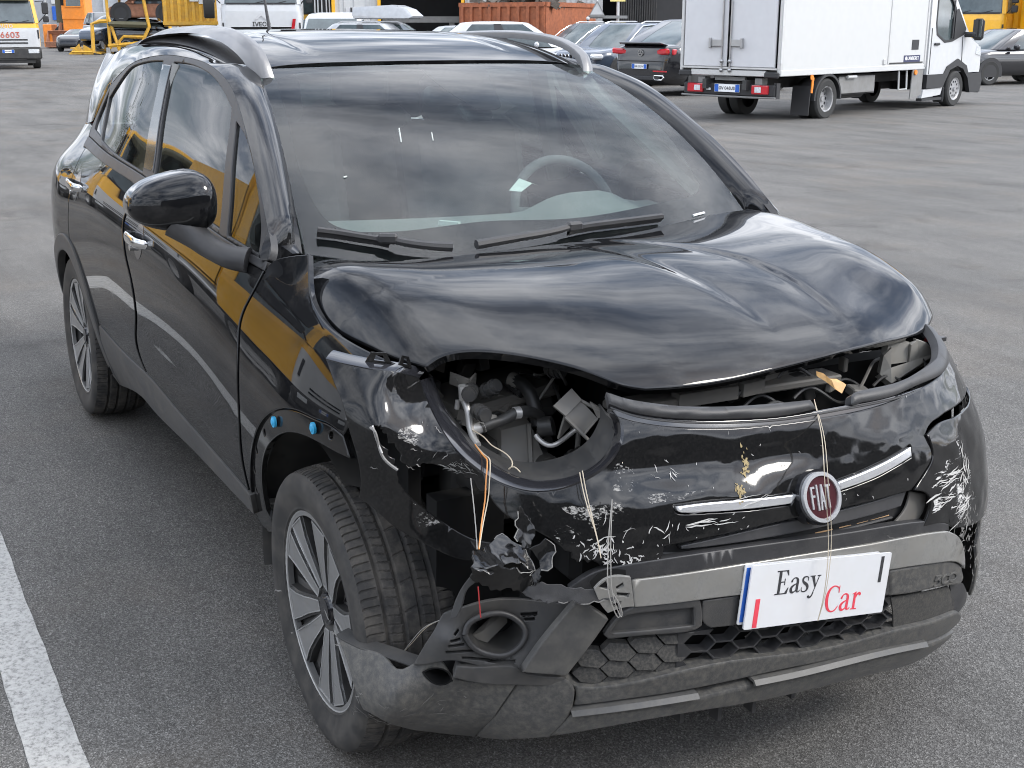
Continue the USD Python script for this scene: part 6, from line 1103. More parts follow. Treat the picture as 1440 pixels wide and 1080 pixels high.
put('card_word', on_plate(word('Easy', -pw*.325, phh*.005, phh*.38, 1.03), .004, .0046), 'ink_black', dsn)
put('card_word', on_plate(word('Car', pw*.045, -phh*.385, phh*.43, 1.0), .004, .0046), 'ink_red', dsn)
put('card_stripe', on_plate(sbox(-pw*.445, -phh*.485, -pw*.415, -phh*.03), .004, .0046), 'ink_red', dsn); put('card_stripe', on_plate(sbox(pw*.425, phh*.02, pw*.447, phh*.45), .004, .0046), 'ink_black', dsn)
# cabin
e = thing('cabin', None, None, parent=car)
du = np.linspace(-.66, .66, 24)
dd = []
for y in du:
    x0 = -.20 - .10*abs(y/.66)**2; hump = .05*math.exp(-((y - .36)/.17)**4)
    dd.append([(x0, y, 1.045), (x0 - .25, y, 1.065 + hump*.3), (x0 - .46, y, 1.07 + hump), (x0 - .52, y, 1.05 + hump), (x0 - .54, y, .95), (x0 - .50, y, .72)])
put('dashboard', grid(np.array(dd), flip=np.cross(np.array(dd)[11, 0] - np.array(dd)[10, 0], np.array(dd)[10, 1] - np.array(dd)[10, 0])[2] < 0), 'dash_top', e, smooth=50)
put('dash_edge', tube([(-.42, -.62, 1.075), (-.36, -.3, 1.078), (-.34, 0, 1.078), (-.36, .3, 1.08), (-.40, .60, 1.078)], .006, 6, spline=5), 'headliner', e)
sc = np.array([-.80, .37, 1.03]); SRm = rotm([0, 1, 0], -25)
st = thing('steering_wheel', None, None, parent=e) if False else e
tq_ = np.linspace(0, 2*np.pi, 49); ringp = np.stack([0*tq_, np.cos(tq_)*.185, np.sin(tq_)*.185], 1) @ SRm.T + sc
put('steering_wheel', cat([tube(ringp, .016, 10), trimesh.creation.icosphere(3, .075).apply_transform(np.diag([.5, 1, .8, 1])).apply_transform(T4(sc, SRm))] + [tube([sc, sc + SRm @ np.array([0, .18*math.cos(a), .18*math.sin(a)])], .018, 6) for a in (0.1, math.pi - .1, -math.pi/2)]), 'cabin_seat', e, smooth=50)
for y in (-.36, .37):
    cu = trimesh.creation.box((.52, .50, .16)); 
    seat = cat([rbox(.54, .52, .18, .05).apply_transform(T4((-1.20, y, .62))), rbox(.16, .50, .62, .05).apply_transform(T4((-1.52, y, .96), rotm([0, 1, 0], -17))), rbox(.10, .26, .20, .04).apply_transform(T4((-1.63, y, 1.345), rotm([0, 1, 0], -14)))])
    put('seat', seat, 'cabin_seat', e, smooth=40)
put('rear_bench', cat([rbox(.5, 1.2, .2, .05).apply_transform(T4((-2.15, 0, .62))), rbox(.16, 1.2, .6, .05).apply_transform(T4((-2.48, 0, .95), rotm([0, 1, 0], -18))), rbox(.08, .26, .17, .03).apply_transform(T4((-2.58, -.38, 1.32))), rbox(.08, .26, .17, .03).apply_transform(T4((-2.58, .38, 1.32)))]), 'cabin_seat', e, smooth=40)
put('cabin_floor', cat([box(-1.3, 0, .40, 2.6, 1.4, .04), box(-.62, 0, .66, .05, 1.4, .5), box(-.95, 0, .72, .9, .22, .2, None, .04)]), 'cabin_dark', e)
for s in (-1, 1):
    put('door_card', box(-1.25, s*.80, .82, 1.9, .03, .5), 'cabin_dark', e)
    puts('pillar_trim', [tube(np.stack([np.linspace(-.36, -1.08, 8), s*np.interp(np.linspace(0, 1, 8), [0, 1], [.70, .555]), np.linspace(1.06, 1.465, 8)], 1), .03, 8), tube([(-1.50, s*.76, 1.05), (-1.50, s*.66, 1.46)], .045, 8)], 'headliner', e)
put('inner_mirror', rbox(.04, .22, .06, .015).apply_transform(T4((-.93, .03, 1.40))), 'cabin_dark', e, smooth=40)
pp = A3('paper'); put('crumpled_paper', shell(np.stack([pp[[0, 1, 2]], pp[[4, 3, 2]] + [[0, 0, .012], [0, 0, .02], [0, 0, 0]]], 1), .001), 'paper', car)
put('dash_paper', cat([box(-.36, -.50, 1.075, .10, .05, .004, rotm([0, 0, 1], -30)), box(-.45, -.22, 1.09, .06, .015, .012, rotm([0, 0, 1], 40))]), 'paper', e)

# ---- other vehicles and things of the yard
plain('white_paint', (.52, .53, .535), .25, coat=.5, var=.04, dust=(.45, .43, .39), dust_amt=.18, dust_scale=2.5); plain('white_panel', (.50, .505, .495), .4, var=.03, dust=(.55, .53, .48), dust_amt=.15, dust_scale=1.5)
plain('door_panel', (.52, .52, .525), .4, var=.04); plain('aluminium', (.52, .52, .51), .35, metal=.5, var=.06)
plain('yellow_paint', (.78, .40, .010), .30, coat=.5, var=.08, dust=(.40, .30, .12), dust_amt=.25, dust_scale=3.); plain('yellow_old', (.60, .33, .025), .55, var=.2, dust=(.28, .20, .10), dust_amt=.5, dust_scale=4.)
plain('orange_paint', (.72, .22, .020), .5, var=.12, dust=(.30, .16, .08), dust_amt=.25, dust_scale=2.); plain('rust', (.30, .095, .040), .85, var=.35, scale=9., dust=(.16, .06, .035), dust_amt=.6, dust_scale=3.); plain('rust_brown', (.26, .12, .07), .85, var=.3)
plain('black_paint', (.008, .008, .009), .15, coat=1.0); plain('navy_paint', (.030, .042, .062), .22, coat=1.0, metal=.2); plain('grey_paint', (.07, .075, .08), .25, coat=.8, metal=.3); plain('silver_paint', (.42, .43, .44), .3, coat=.6, metal=.4)
plain('black_plastic', (.020, .020, .021), .55); plain('chassis', (.028, .028, .028), .7, dust=(.09, .085, .075), dust_amt=.5, dust_scale=5.); plain('chassis_grey', (.20, .20, .195), .55, dust=(.15, .14, .12), dust_amt=.4, dust_scale=5.)
plain('lamp_red', (.40, .012, .02), .15, coat=1.0); plain('lamp_clear', (.55, .57, .58), .12, coat=1.0, var=.3, scale=40.); plain('lamp_orange', (.75, .22, .02), .3); plain('tyre_far', (.022, .022, .021), .75); plain('hub_far', (.33, .33, .33), .4, metal=.5)
plain('car_window', (.055, .070, .072), .04, spec=.9, var=.5, scale=2.0); plain('plate_white', (.72, .73, .73), .4, var=.02); plain('plate_ink', (.02, .02, .03), .5); plain('sticker_navy', (.015, .018, .06), .35); plain('letter_white', (.75, .75, .75), .5); plain('letter_red', (.45, .10, .06), .6)
plain('concrete', (.30, .30, .29), .8, var=.15); plain('clad_grey', (.36, .37, .38), .6); plain('clad_dark', (.030, .030, .031), .8); plain('olive', (.09, .085, .05), .7); plain('scrap', (.10, .085, .07), .8, var=.6, scale=14.)
plain('yellow_pale', (.70, .60, .22), .6); plain('bark', (.07, .055, .042), .9); plain('leaf', (.045, .065, .022), .7, var=.4, scale=3.); plain('leaf_pale', (.12, .13, .08), .8, var=.4, scale=3.); plain('palm_leaf', (.030, .045, .018), .6, var=.4, scale=3.)
def wheel_far(parent, x, y, r, w, side_=-1, spokes=0, hub='hub_far', dish=.02, double=False):
    """Simple wheel about y: outer face at y, side_ = -1 when it faces -y."""
    e = thing('wheel', None, None, parent=parent, loc=(x, y, r))
    m = revolve([(r*.60, .0), (r*.66, -.008), (r*.90, -.012), (r*.985, .012), (r, .035), (r, w - .035), (r*.97, w - .01), (r*.6, w)], 28)
    pieces = []
    if spokes:
        for k in range(spokes):
            a = 2*math.pi*k/spokes
            for d in (-.13, .13): pieces.append(prism([(r*.10*math.cos(a + d*3), r*.10*math.sin(a + d*3)), (r*.12*math.cos(a - d*2), r*.12*math.sin(a - d*2)), (r*.60*math.cos(a + d*.9 - .05), r*.60*math.sin(a + d*.9 - .05)), (r*.60*math.cos(a + d*.9 + .06), r*.60*math.sin(a + d*.9 + .06))], .03, R_XZ, (0, .035, 0)))
        pieces += [cyl((0, .03, 0), (0, .001, 0), r*.16, 16), revolve([(r*.56, .03), (r*.56, .003), (r*.62, .001), (r*.62, .03)], 28)]
        dark = cyl((0, .05, 0), (0, .052, 0), r*.58, 20)
    else:
        face = Point(0, 0).buffer(r*.60, 24)
        holes = unary_union([Point(r*.40*math.cos(t), r*.40*math.sin(t)).buffer(r*.075, 8) for t in np.arange(10)*2*np.pi/10])
        pieces = [xzprism(face.difference(holes).difference(Point(0, 0).buffer(r*.13, 12)), dish, dish + .015), revolve([(r*.54, dish), (r*.57, .004), (r*.63, -.004), (r*.64, .01)], 28), cyl((0, dish + .02, 0), (0, dish - .03, 0), r*.16, 14, r*.12)]
        dark = cyl((0, dish + .05, 0), (0, dish + .052, 0), r*.58, 20)
    f = (lambda q: q) if side_ < 0 else mirror
    put('tyre', f(m), 'tyre_far', e, smooth=40); put('rim', f(cat(pieces)), hub, e, smooth=30); put('rim_back', f(dark), 'dark', e)
    if double:
        m2 = m.copy(); m2.vertices[:, 1] += w + .05; put('tyre', f(m2), 'tyre_far', e, smooth=40)
    return e
def label_text(text, h, R, loc, mat, parent, name='lettering', depth=.002, bold=True, center=True):
    m = meshkit.text_mesh(text, h, depth, bold)
    if center: m.apply_translation([-(m.bounds[0][0] + m.bounds[1][0])/2, -(m.bounds[0][1] + m.bounds[1][1])/2, 0])
    m.apply_transform(T4(loc, R)); put(name, m, mat, parent, smooth=False)
R_FRONT = np.array([[0, 0, 1], [1, 0, 0], [0, 1, 0]], float)     # text facing +x
R_BACK = np.array([[0, 0, -1], [-1, 0, 0], [0, 1, 0]], float)    # facing -x
R_RIGHT = np.array([[1, 0, 0], [0, 0, -1], [0, 1, 0]], float)    # facing -y
R_LEFT = np.array([[-1, 0, 0], [0, 0, 1], [0, 1, 0]], float)     # facing +y
def plate(parent, loc, R, text, w=.52, h=.11):
    e = thing('license_plate', None, None, parent=parent); n = R[:, 2]
    put('plate_sheet', prism(sbox(-w/2, -h/2, w/2, h/2), .01, R, loc), 'plate_white', e)
    for s in (-1, 1): put('plate_strip', prism(sbox(-.04, -h/2 + .004, .04, h/2 - .004), .002, R, np.array(loc) + n*.010 + R[:, 0]*s*(w/2 - .045)), 'plate_blue', e)
    m = meshkit.text_mesh(text, 1.0, .002, True); k = min(h*.66, (w - .19)/(m.bounds[1][0] - m.bounds[0][0])); label_text(text, k, R, np.array(loc) + n*.011, 'plate_ink', e)
def far_car(name, label, cat_, paint, prof, W, glassd, loc, rotz, group=None, wheels=(), r=.34, nose=.35, tail=.30, zb=.24, rails=None, spokes=5, trim=None, body_name='body'):
    """A parked car: prof = body top (x, z) from tail to nose; glassd = (front base x, front roof x, rear roof x, rear base x, belt z, roof z)."""
    t = thing(name, label, cat_, loc, rotz, group)
    px, pz = np.array(prof).T; px = np.maximum.accumulate(px) + np.arange(len(px))*1e-3; L0, L1 = px[0], px[-1]
    xs = np.unique(np.concatenate([np.linspace(L0, L1, 44), L0 + np.array([0, .03, .08, .15]), L1 - np.array([0, .03, .08, .15])]))
    top = PchipInterpolator(px, pz)(xs)
    hw = W/2*np.minimum(np.clip(1 - np.clip((xs - (L1 - nose*2.2))/(nose*2.2), 0, 1)**2.6*.42, 0, 1), np.clip(1 - np.clip(((L0 + tail*2) - xs)/(tail*2), 0, 1)**2.6*.30, 0, 1))
    bot = zb + .10*np.clip((xs - (L1 - .25))/.25, 0, 1)**2 + .14*np.clip((L0 + .3 - xs)/.3, 0, 1)**2
    sec = np.array([(0, 0), (.80, .0), (.93, .03), (.985, .20), (1.0, .45), (1.0, .62), (.985, .78), (.95, .90), (.88, .965), (.70, .995), (.35, 1.0), (0, 1.0)])
    P = np.stack([np.stack([np.full(len(sec), x), h*sec[:, 0], b + (tp - b)*sec[:, 1]], 1) for x, h, b, tp in zip(xs, hw, bot, top)])
    P = np.concatenate([P, P[:, ::-1][:, 1:]*[1, -1, 1]], 1)
    caps = [trimesh.Trimesh(np.vstack([P[k], P[k].mean(0)]), [[i, (i + 1) % P.shape[1], P.shape[1]] if k == 0 else [(i + 1) % P.shape[1], i, P.shape[1]] for i in range(P.shape[1])], process=False) for k in (0, -1)]
    g1 = grid(P, flip=True); 
    if g1.volume < 0: g1.invert()
    put(body_name, cat([g1] + caps), paint, t, smooth=35)
    fb, fr, rr, rb, zbelt, zroof = glassd; wb, wr = W*.455, W*.36
    def ring(tt):
        x0, x1 = rb + (rr - rb)*tt, fb + (fr - fb)*tt; h = wb + (wr - wb)*tt; z = zbelt + (zroof - zbelt)*tt
        x0 -= .05*math.sin(math.pi*tt); x1 += .05*math.sin(math.pi*tt); h += .02*math.sin(math.pi*tt)
        c = []; rad = .16*(1 - .2*tt)
        for (cx, cy, a0) in ((x1 - rad, h - rad, 0), (x0 + rad, h - rad, 90), (x0 + rad, -h + rad, 180), (x1 - rad, -h + rad, 270)):
            for a in np.radians(a0 + np.linspace(0, 90, 5)): c.append((cx + rad*math.cos(a) + .10*(1 - (cy + rad*math.sin(a))**2/h**2)*(1 if a0 in (0, 270) else -.6), cy + rad*math.sin(a), z))
            nx = {0: ((x0 + rad), h), 90: (x0, -h + rad), 180: (x1 - rad, -h), 270: (x1, h - rad)}[a0]
            p0 = c[-1]
            for k in range(1, 8):
                f = k/8
                if a0 == 0: q = (x1 - rad + (x0 - x1 + 2*rad)*f, h)
                elif a0 == 90: q = (x0 - .06*(1 - ((h - rad)*(1 - 2*f))**2/h**2), (h - rad)*(1 - 2*f))
                elif a0 == 180: q = (x0 + rad + (x1 - x0 - 2*rad)*f, -h)
                else: q = (x1 + .10*(1 - ((h - rad)*(2*f - 1))**2/h**2), (h - rad)*(2*f - 1))
                c.append((q[0], q[1], z))
        return np.array(c)
    rings = np.stack([ring(v) for v in np.linspace(0, 1, 6)])
    gm = grid(np.transpose(rings, (1, 0, 2)), close_u=True); gm.fix_normals(); put('window_glass', gm, 'car_window', t, smooth=50)
    # roof skin over the glass, pillars along the ring's corners and at mid side
    top_ = rings[-1]; c = top_.mean(0); lay = [top_ + [0, 0, -.05], (top_ - c)*1.012 + c + [0, 0, -.01], (top_ - c)*.97 + c + [0, 0, .018], (top_ - c)*.80 + c + [0, 0, .040], (top_ - c)*.40 + c + [0, 0, .058], (top_ - c)*.01 + c + [0, 0, .062]]
    rm = grid(np.transpose(np.stack(lay), (1, 0, 2)), close_u=True); rm.fix_normals()
    if rm.face_normals[rm.triangles_center[:, 2] > zroof + .03][:, 2].mean() < 0: rm.invert()
    put('roof', rm, paint, t, smooth=40)
    n = rings.shape[1]
    out = rings.copy(); ctr = rings.mean(1, keepdims=True); d = rings - ctr; d[..., 2] = 0; out = rings + d/np.linalg.norm(d, axis=2, keepdims=True)*.010
    for i0, i1 in ((0, 5), (4 + 4, 4 + 5), (12, 18), (24 - 0, 29), (24 + 4 + 4, 24 + 4 + 5), (36, 42)):
        idx = np.arange(i0, i1 + 1) % n; q = np.transpose(out[:, idx], (1, 0, 2)); pm = grid(q); cc = pm.triangles_center.mean(0) - [c[0], c[1], 0]
        if (pm.face_normals.mean(0) @ np.array([cc[0], cc[1], 0])) < 0: pm.invert()
        put('pillar', pm, paint if i1 - i0 > 1 else 'black_plastic', t, smooth=40)
    for x in wheels:
        for s in (-1, 1):
            ar = xzprism(Point(x, r).buffer(r*1.20, 24).intersection(sbox(x - 2, zb - .02, x + 2, 3)), -.006, .25); ar.apply_translation([0, -W/2*.995, 0])
            put('wheel_arch', ar if s < 0 else mirror(ar), 'black_plastic', t); wheel_far(t, x, s*(W/2 - .005), r, .22, s, spokes)
    if rails:
        for s in (-1, 1): put('roof_rail', tube([(rr + .15, s*wr*.86, zroof + .03), (rr + .3, s*wr*.86, zroof + .075), (fr - .3, s*wr*.86, zroof + .075), (fr - .1, s*wr*.86, zroof + .02)], .018, 6), rails, t)
    for s in (-1, 1): 
        q = np.array([fb - .55, s*(W/2 + .10), zbelt + .06]); put('door_mirror', rbox(.12, .20, .14, .04).apply_transform(T4(q)), paint, t, smooth=40)
    return t, P
# --- white box truck: axle at the origin, right side towards the viewer
bt = thing('box_truck', 'white box truck standing with its closed rear doors towards the viewer', 'truck', (-14.291 - .96*.0, 13.843, 0), 106.3)
yR = 0.0   # outer tyre face on the right side
W2 = 2.07
def tb(name, *a, mat='white_panel', parent=None, **k): put(name, box(*a, **k), mat, parent or bt)
BL, BF, BZ, BT_ = -1.48, 3.46, .80, 3.05
tb('side_panel', (BL + BF)/2, .02, (BZ + BT_)/2 + .03, BF - BL - .10, .04, BT_ - BZ - .06); tb('side_panel', (BL + BF)/2, W2 - .02, (BZ + BT_)/2 + .03, BF - BL - .10, .04, BT_ - BZ - .06)
tb('roof_panel', (BL + BF)/2, W2/2, BT_, BF - BL, W2, .05); tb('front_panel', BF - .03, W2/2, (BZ + BT_)/2, .05, W2 - .06, BT_ - BZ); tb('box_floor', (BL + BF)/2, W2/2, BZ + .03, BF - BL - .02, W2 - .1, .08, mat='chassis')
put('corner_post', cat([box(BL + .03, y, (BZ + BT_)/2, .09, .07, BT_ - BZ, None, .012) for y in (.03, W2 - .03)]), 'aluminium', bt); put('side_rail', box((BL + BF)/2, .012, BZ + .02, BF - BL, .05, .10, None, .01), 'white_panel', bt); put('front_post', box(BF - .02, .012, (BZ + BT_)/2, .07, .05, BT_ - BZ, None, .01), 'aluminium', bt)
put('panel_seam', cat([box(2.05, -.004, (BZ + BT_)/2 + .05, .05, .012, BT_ - BZ - .10)]), 'aluminium', bt); put('seam_strip', box(2.72, -.004, BZ + .105, 1.26, .014, .025), 'chassis', bt); put('side_latch', box(1.90, -.008, BZ + .14, .10, .03, .10, None, .01), 'aluminium', bt)
for k in range(2): put('rear_door', box(BL - .012, .085 + .475 + k*.955, (BZ + BT_)/2 + .06, .04, .925, BT_ - BZ - .10, None, .008), 'door_panel', bt)
put('door_frame', cat([box(BL - .02, W2/2, BZ + .09, .05, W2 - .1, .03), box(BL - .01, W2/2, BZ + .01, .06, 1.55, .10, None, .01)]), 'aluminium', bt); puts('rear_buffer', [box(BL - .02, y, BZ - .01, .09, .27, .10, None, .02) for y in (.15, W2 - .14)], 'black_plastic', bt)
for y in (.985, 1.155): put('lock_rod', cat([tube([(BL - .055, y, BZ + .02), (BL - .055, y, BT_ - .05)], .016, 8), trimesh.creation.icosphere(2, .035).apply_transform(T4((BL - .055, y, BZ + .05))), trimesh.creation.icosphere(2, .035).apply_transform(T4((BL - .055, y, BZ + .20)))]), 'satin_metal', bt)
for y, s in ((.985, -1), (1.155, 1)): put('door_lever', cat([rbox(.03, .22, .12, .01).apply_transform(T4((BL - .05, y + s*.12, BZ + .50))), rbox(.05, .05, .17, .01).apply_transform(T4((BL - .07, y + s*.24, BZ + .50)))]), 'satin_metal', bt)
put('door_gap', box(BL - .016, 1.045, (BZ + BT_)/2 + .06, .045, .022, BT_ - BZ - .10), 'dark', bt)
hx_ = [(BL + .01, -.004, BZ + k) for k in (.35, .95, 1.55)]
put('door_hinge', cat([box(a, b, c, .05, .012, .34) for a, b, c in hx_]), 'white_panel', bt) if False else puts('door_hinge', [box(a, b, c, .05, .012, .34) for a, b, c in hx_], 'white_panel', bt)
put('stickers', box(3.05, -.006, BZ + .42, .30, .008, .19), 'sticker_dark' if False else 'black_plastic', bt, name if False else 30) if False else put('info_sticker', box(3.02, -.003, BZ + .43, .26, .008, .18), 'black_plastic', bt)
put('maker_sticker', box(2.93, -.003, BZ + .175, .62, .008, .13), 'sticker_navy', bt); label_text('LAMBERET', .060, R_RIGHT, (2.97, -.008, BZ + .185), 'letter_white', bt); put('sticker_mark', prism(Point(0, 0).buffer(.035, 10), .003, R_RIGHT, (2.70, -.007, BZ + .185)), 'letter_white', bt)
# chassis, underrun bar, lamps
put('chassis_rail', cat([box(1.2, y, .62, 5.6, .08, .16) for y in (.62, 1.45)]), 'chassis', bt); put('cross_member', cat([box(x, 1.03, .64, .10, .9, .12) for x in (-1.3, -.5, .6, 1.6, 2.6)]), 'chassis', bt); put('bracket', cat([box(-1.40, y, .67, .16, .14, .12) for y in (.42, 1.60)] + [box(-1.42, 1.03, .71, .05, .62, .06)]), 'chassis_grey', bt)
put('underrun_bar', cat([box(-1.46, 1.03, .53, .08, 1.88, .20, None, .02), box(-1.40, .10, .53, .10, .06, .26)]), 'black_plastic', bt); put('bumper_rim', tube([(-1.50, .06, .42), (-1.51, .4, .415), (-1.51, 1.7, .415), (-1.50, 2.0, .42)], .018, 6), 'chassis_grey', bt)
for y in (.36, 1.70):
    put('tail_lamp', box(-1.51, y, .545, .05, .34, .15, None, .015), 'lamp_red', bt); put('lamp_lens', box(-1.536, y + (.03 if y < 1 else -.05), .545, .008, .13, .09, None, .003), 'lamp_clear', bt)
plate(bt, (-1.51, 1.03, .555), R_BACK, 'GV 048JS', .52, .13)
put('lamp_small', box(-1.505, 1.42, .53, .03, .09, .04), 'lamp_clear', bt)
wheel_far(bt, 0, 0, .352, .20, -1, 0, dish=.10, double=True); wheel_far(bt, 0, W2, .352, .20, 1, 0, dish=.10, double=True); wheel_far(bt, 4.85, .03, .352, .21, -1, 0, dish=.015); wheel_far(bt, 4.85, W2 - .03, .352, .21, 1, 0, dish=.015)
am = grid(np.stack([np.stack([.44*np.cos(t), np.full(20, y), .37 + .41*np.sin(t)], 1) for t in [np.radians(np.linspace(-5, 185, 20))] for y in (-.03, .28)], 1)); am2 = grid(np.stack([np.stack([.40*np.cos(t), np.full(20, y), .37 + .37*np.sin(t)], 1) for t in [np.radians(np.linspace(-5, 185, 20))] for y in (-.03, .28)], 1), flip=True)
t_ = np.radians(np.linspace(-5, 185, 20)); lipm = grid(np.stack([np.stack([rr*np.cos(t_), np.full(20, -.03), .37 + (rr - .03)*np.sin(t_)], 1) for rr in (.40, .44)], 1), flip=True)
put('mudguard', cat([am, am2, lipm]), 'black_plastic', bt, smooth=40)
put('mud_flap', cat([box(-.55, .17, .34, .02, .36, .50, rotm([0, 1, 0], 4), .004)]), 'black_plastic', bt); put('reflector', box(-.50, -.012, .60, .05, .02, .26, rotm([0, 1, 0], 6)), 'lamp_orange', bt); put('side_marker', cyl((-.52, .0, .73), (-.52, -.02, .73), .045, 12), 'lamp_orange', bt)
put('guard_panel', box(1.15, .10, .56, 1.25, .03, .30, None, .008), 'chassis_grey', bt); put('fuel_tank', cat([box(1.15, .50, .48, 1.1, .5, .34, None, .04), box(1.2, .16, .40, 1.3, .06, .03)]), 'chassis', bt); put('guard_bar', cyl((.75, .06, .70), (1.05, .06, .70), .03, 10), 'white_panel', bt)
put('step_tube', tube([(2.55, .04, .78), (2.55, .02, .42), (2.85, .02, .42), (2.85, .04, .78)], .018, 8), 'white_panel', bt); put('wind_plate', cat([prism([(2.98, .22), (3.42, .30), (3.42, .78), (3.02, .78)], .02, R_XZ, (0, .02, 0))]), 'chassis_grey', bt); put('side_marker', cyl((3.10, .0, .72), (3.10, -.03, .72), .045, 12), 'lamp_orange', bt)
# cab: right and left sides, nose, windscreen
CW = W2 - .06
def cabside(poly, y0, y1): return xzprism(poly, y0, y1)
side_poly = Polygon([(3.62, .74), (3.62, 2.30), (3.85, 2.42), (4.25, 2.40), (4.55, 2.15), (5.12, 1.56), (5.42, 1.30), (5.72, 1.20), (5.84, 1.05), (5.88, .80), (5.86, .66), (5.35, .66), (5.25, .80), (4.85, .93), (4.45, .80), (4.35, .66), (3.62, .66)])
win = Polygon([(3.92, 1.42), (3.86, 1.62), (3.86, 2.22), (4.20, 2.24), (4.48, 2.02), (5.00, 1.42), (4.55, 1.30), (4.25, 1.28)])
for s in (-1, 1):
    f = (lambda m: m) if s < 0 else (lambda m: (lambda q: (q.apply_translation([0, W2, 0]), q)[1])(mirror(m)))
    put('cab_side', f(cabside(side_poly.difference(win.buffer(.01)), .03, .10)), 'white_paint', bt); put('door_window', f(cabside(win, .055, .075)), 'car_window', bt)
    put('window_trim', f(cabside(win.buffer(.03).difference(win.buffer(-.012)).union(Polygon([(4.50, 1.28), (5.06, 1.42), (5.10, 1.52), (4.72, 1.90), (4.62, 1.86), (4.62, 1.32)])), .022, .05)), 'black_plastic', bt)
    put('window_bar', f(box(4.55, .03, 1.72, .035, .02, .78)), 'black_plastic', bt)
    put('lower_trim', f(cabside(Polygon([(3.62, .40), (3.62, .66), (4.30, .66), (4.42, .80), (4.85, .94), (5.25, .80), (5.36, .64), (5.90, .64), (5.98, .50), (5.92, .26), (5.48, .26), (5.34, .55), (5.10, .74), (4.85, .80), (4.55, .73), (4.36, .50), (4.30, .40)]), .008, .09)), 'black_plastic', bt)
    put('sill', f(cabside(Polygon([(3.50, .22), (3.55, .38), (4.32, .40), (4.26, .26)]), .03, .12)), 'white_paint', bt); put('sill_base', f(box(3.9, .08, .19, .8, .12, .05)), 'black_plastic', bt)
    put('door_seam', f(cat([box(3.70, .026, 1.10, .012, .01, .86), box(5.02, .026, 1.05, .012, .01, .62, rotm([0, 1, 0], -6))])), 'chassis', bt)
    put('door_handle', f(box(3.92, .015, 1.23, .20, .04, .05, None, .015)), 'black_plastic', bt); put('mud_flap', f(rbox(.05, .22, .30, .02).apply_transform(T4((4.36, .12, .26)))), 'black_plastic', bt)
    put('mirror_arm', f(cat([box(5.10, -.02, 1.40, .10, .30, .10, None, .03)])), 'black_plastic', bt); put('mirror_head', f(cat([rbox(.12, .22, .42, .05).apply_transform(T4((5.18, -.20, 1.50)))])), 'black_plastic', bt, smooth=40); put('mirror_face', f(box(5.115, -.20, 1.52, .004, .18, .34)), 'chrome', bt)
    put('cab_lamp', f(cabside(Polygon([(5.62, 1.02), (5.86, .98), (5.80, 1.16), (5.66, 1.18)]), .02, .06)), 'lamp_clear', bt)
nx = [(3.62, 2.30), (3.85, 2.43), (4.25, 2.41), (4.56, 2.16)]
put('cab_roof', shell(np.stack([np.stack([np.full(7, x), np.linspace(.06, W2 - .06, 7), z + .03*(1 - np.linspace(-1, 1, 7)**2)], 1) for x, z in nx]), .03, flip=False), 'white_paint', bt, smooth=40)
put('windscreen', shell(np.stack([np.stack([x + .16*(1 - np.linspace(-1, 1, 7)**2), np.linspace(.08, W2 - .08, 7), np.full(7, z)], 1) for x, z in ((4.56, 2.16), (5.12, 1.55))]), .02), 'car_window', bt)
put('bonnet', shell(np.stack([np.stack([x + .14*(1 - np.linspace(-1, 1, 7)**2), np.linspace(.06, W2 - .06, 7), np.full(7, z)], 1) for x, z in ((5.10, 1.57), (5.42, 1.32), (5.72, 1.22), (5.84, 1.06), (5.88, .66))]), .02), 'white_paint', bt, smooth=40)
put('front_bumper', shell(np.stack([np.stack([x + .14*(1 - np.linspace(-1, 1, 7)**2), np.linspace(.03, W2 - .03, 7), np.full(7, z)], 1) for x, z in ((5.90, .66), (5.98, .50), (5.92, .24))]), .03), 'black_plastic', bt, smooth=40)
put('cab_inside', cat([box(4.2, W2/2, .9, 1.1, W2 - .3, .5), box(3.64, W2/2, 1.5, .04, W2 - .2, 1.6), box(4.1, .6, 1.45, .18, .5, .7, None, .05), box(4.1, 1.45, 1.45, .18, .5, .7, None, .05)]), 'dark', bt)
# --- cars
suv = [(-2.35, .62), (-2.33, .85), (-2.25, .98), (-2.0, 1.02), (-1.0, 1.03), (.6, 1.02), (1.0, 1.03), (1.5, 1.00), (1.95, .93), (2.15, .82), (2.22, .66), (2.24, .45)]
gle = [(-2.45, .60), (-2.47, .80), (-2.44, .98), (-2.38, 1.10), (-2.1, 1.15), (-1.2, 1.12), (.6, 1.08), (1.1, 1.10), (1.7, 1.05), (2.2, .92), (2.42, .74), (2.46, .45)]
mc, P = far_car('black_coupe_suv', 'black coupe SUV seen from behind, beside the white box truck', 'car', 'black_paint', gle, 2.0, (.95, .05, -1.0, -2.15, 1.10, 1.66), (-22.6, 17.6, 0), 103, wheels=(-1.45, 1.50), r=.38, spokes=5, tail=.25)
put('spoiler', rbox(.28, 1.30, .05, .02).apply_transform(T4((-2.36, 0, 1.155), rotm([0, 1, 0], 12))), 'black_paint', mc, smooth=40)
for s in (-1, 1): put('tail_lamp', cat([rbox(.10, .52, .13, .03).apply_transform(T4((-2.405, s*.62, .985), rotm([1, 0, 0], s*4) @ rotm([0, 0, 1], s*14))), rbox(.26, .05, .13, .02).apply_transform(T4((-2.22, s*.88, .985)))]), 'lamp_red', mc); put('exhaust_trim', cat([tube([(-2.50, s*.62 - .16, .43), (-2.50, s*.62 - .10, .37), (-2.50, s*.62 + .10, .37), (-2.50, s*.62 + .15, .43), (-2.50, s*.62 + .12, .46), (-2.50, s*.62 - .13, .46), (-2.50, s*.62 - .16, .43)], .018, 6)]), 'chrome', mc)
plate(mc, (-2.475, 0, .66), R_BACK, 'GX 031YV', .46, .11)
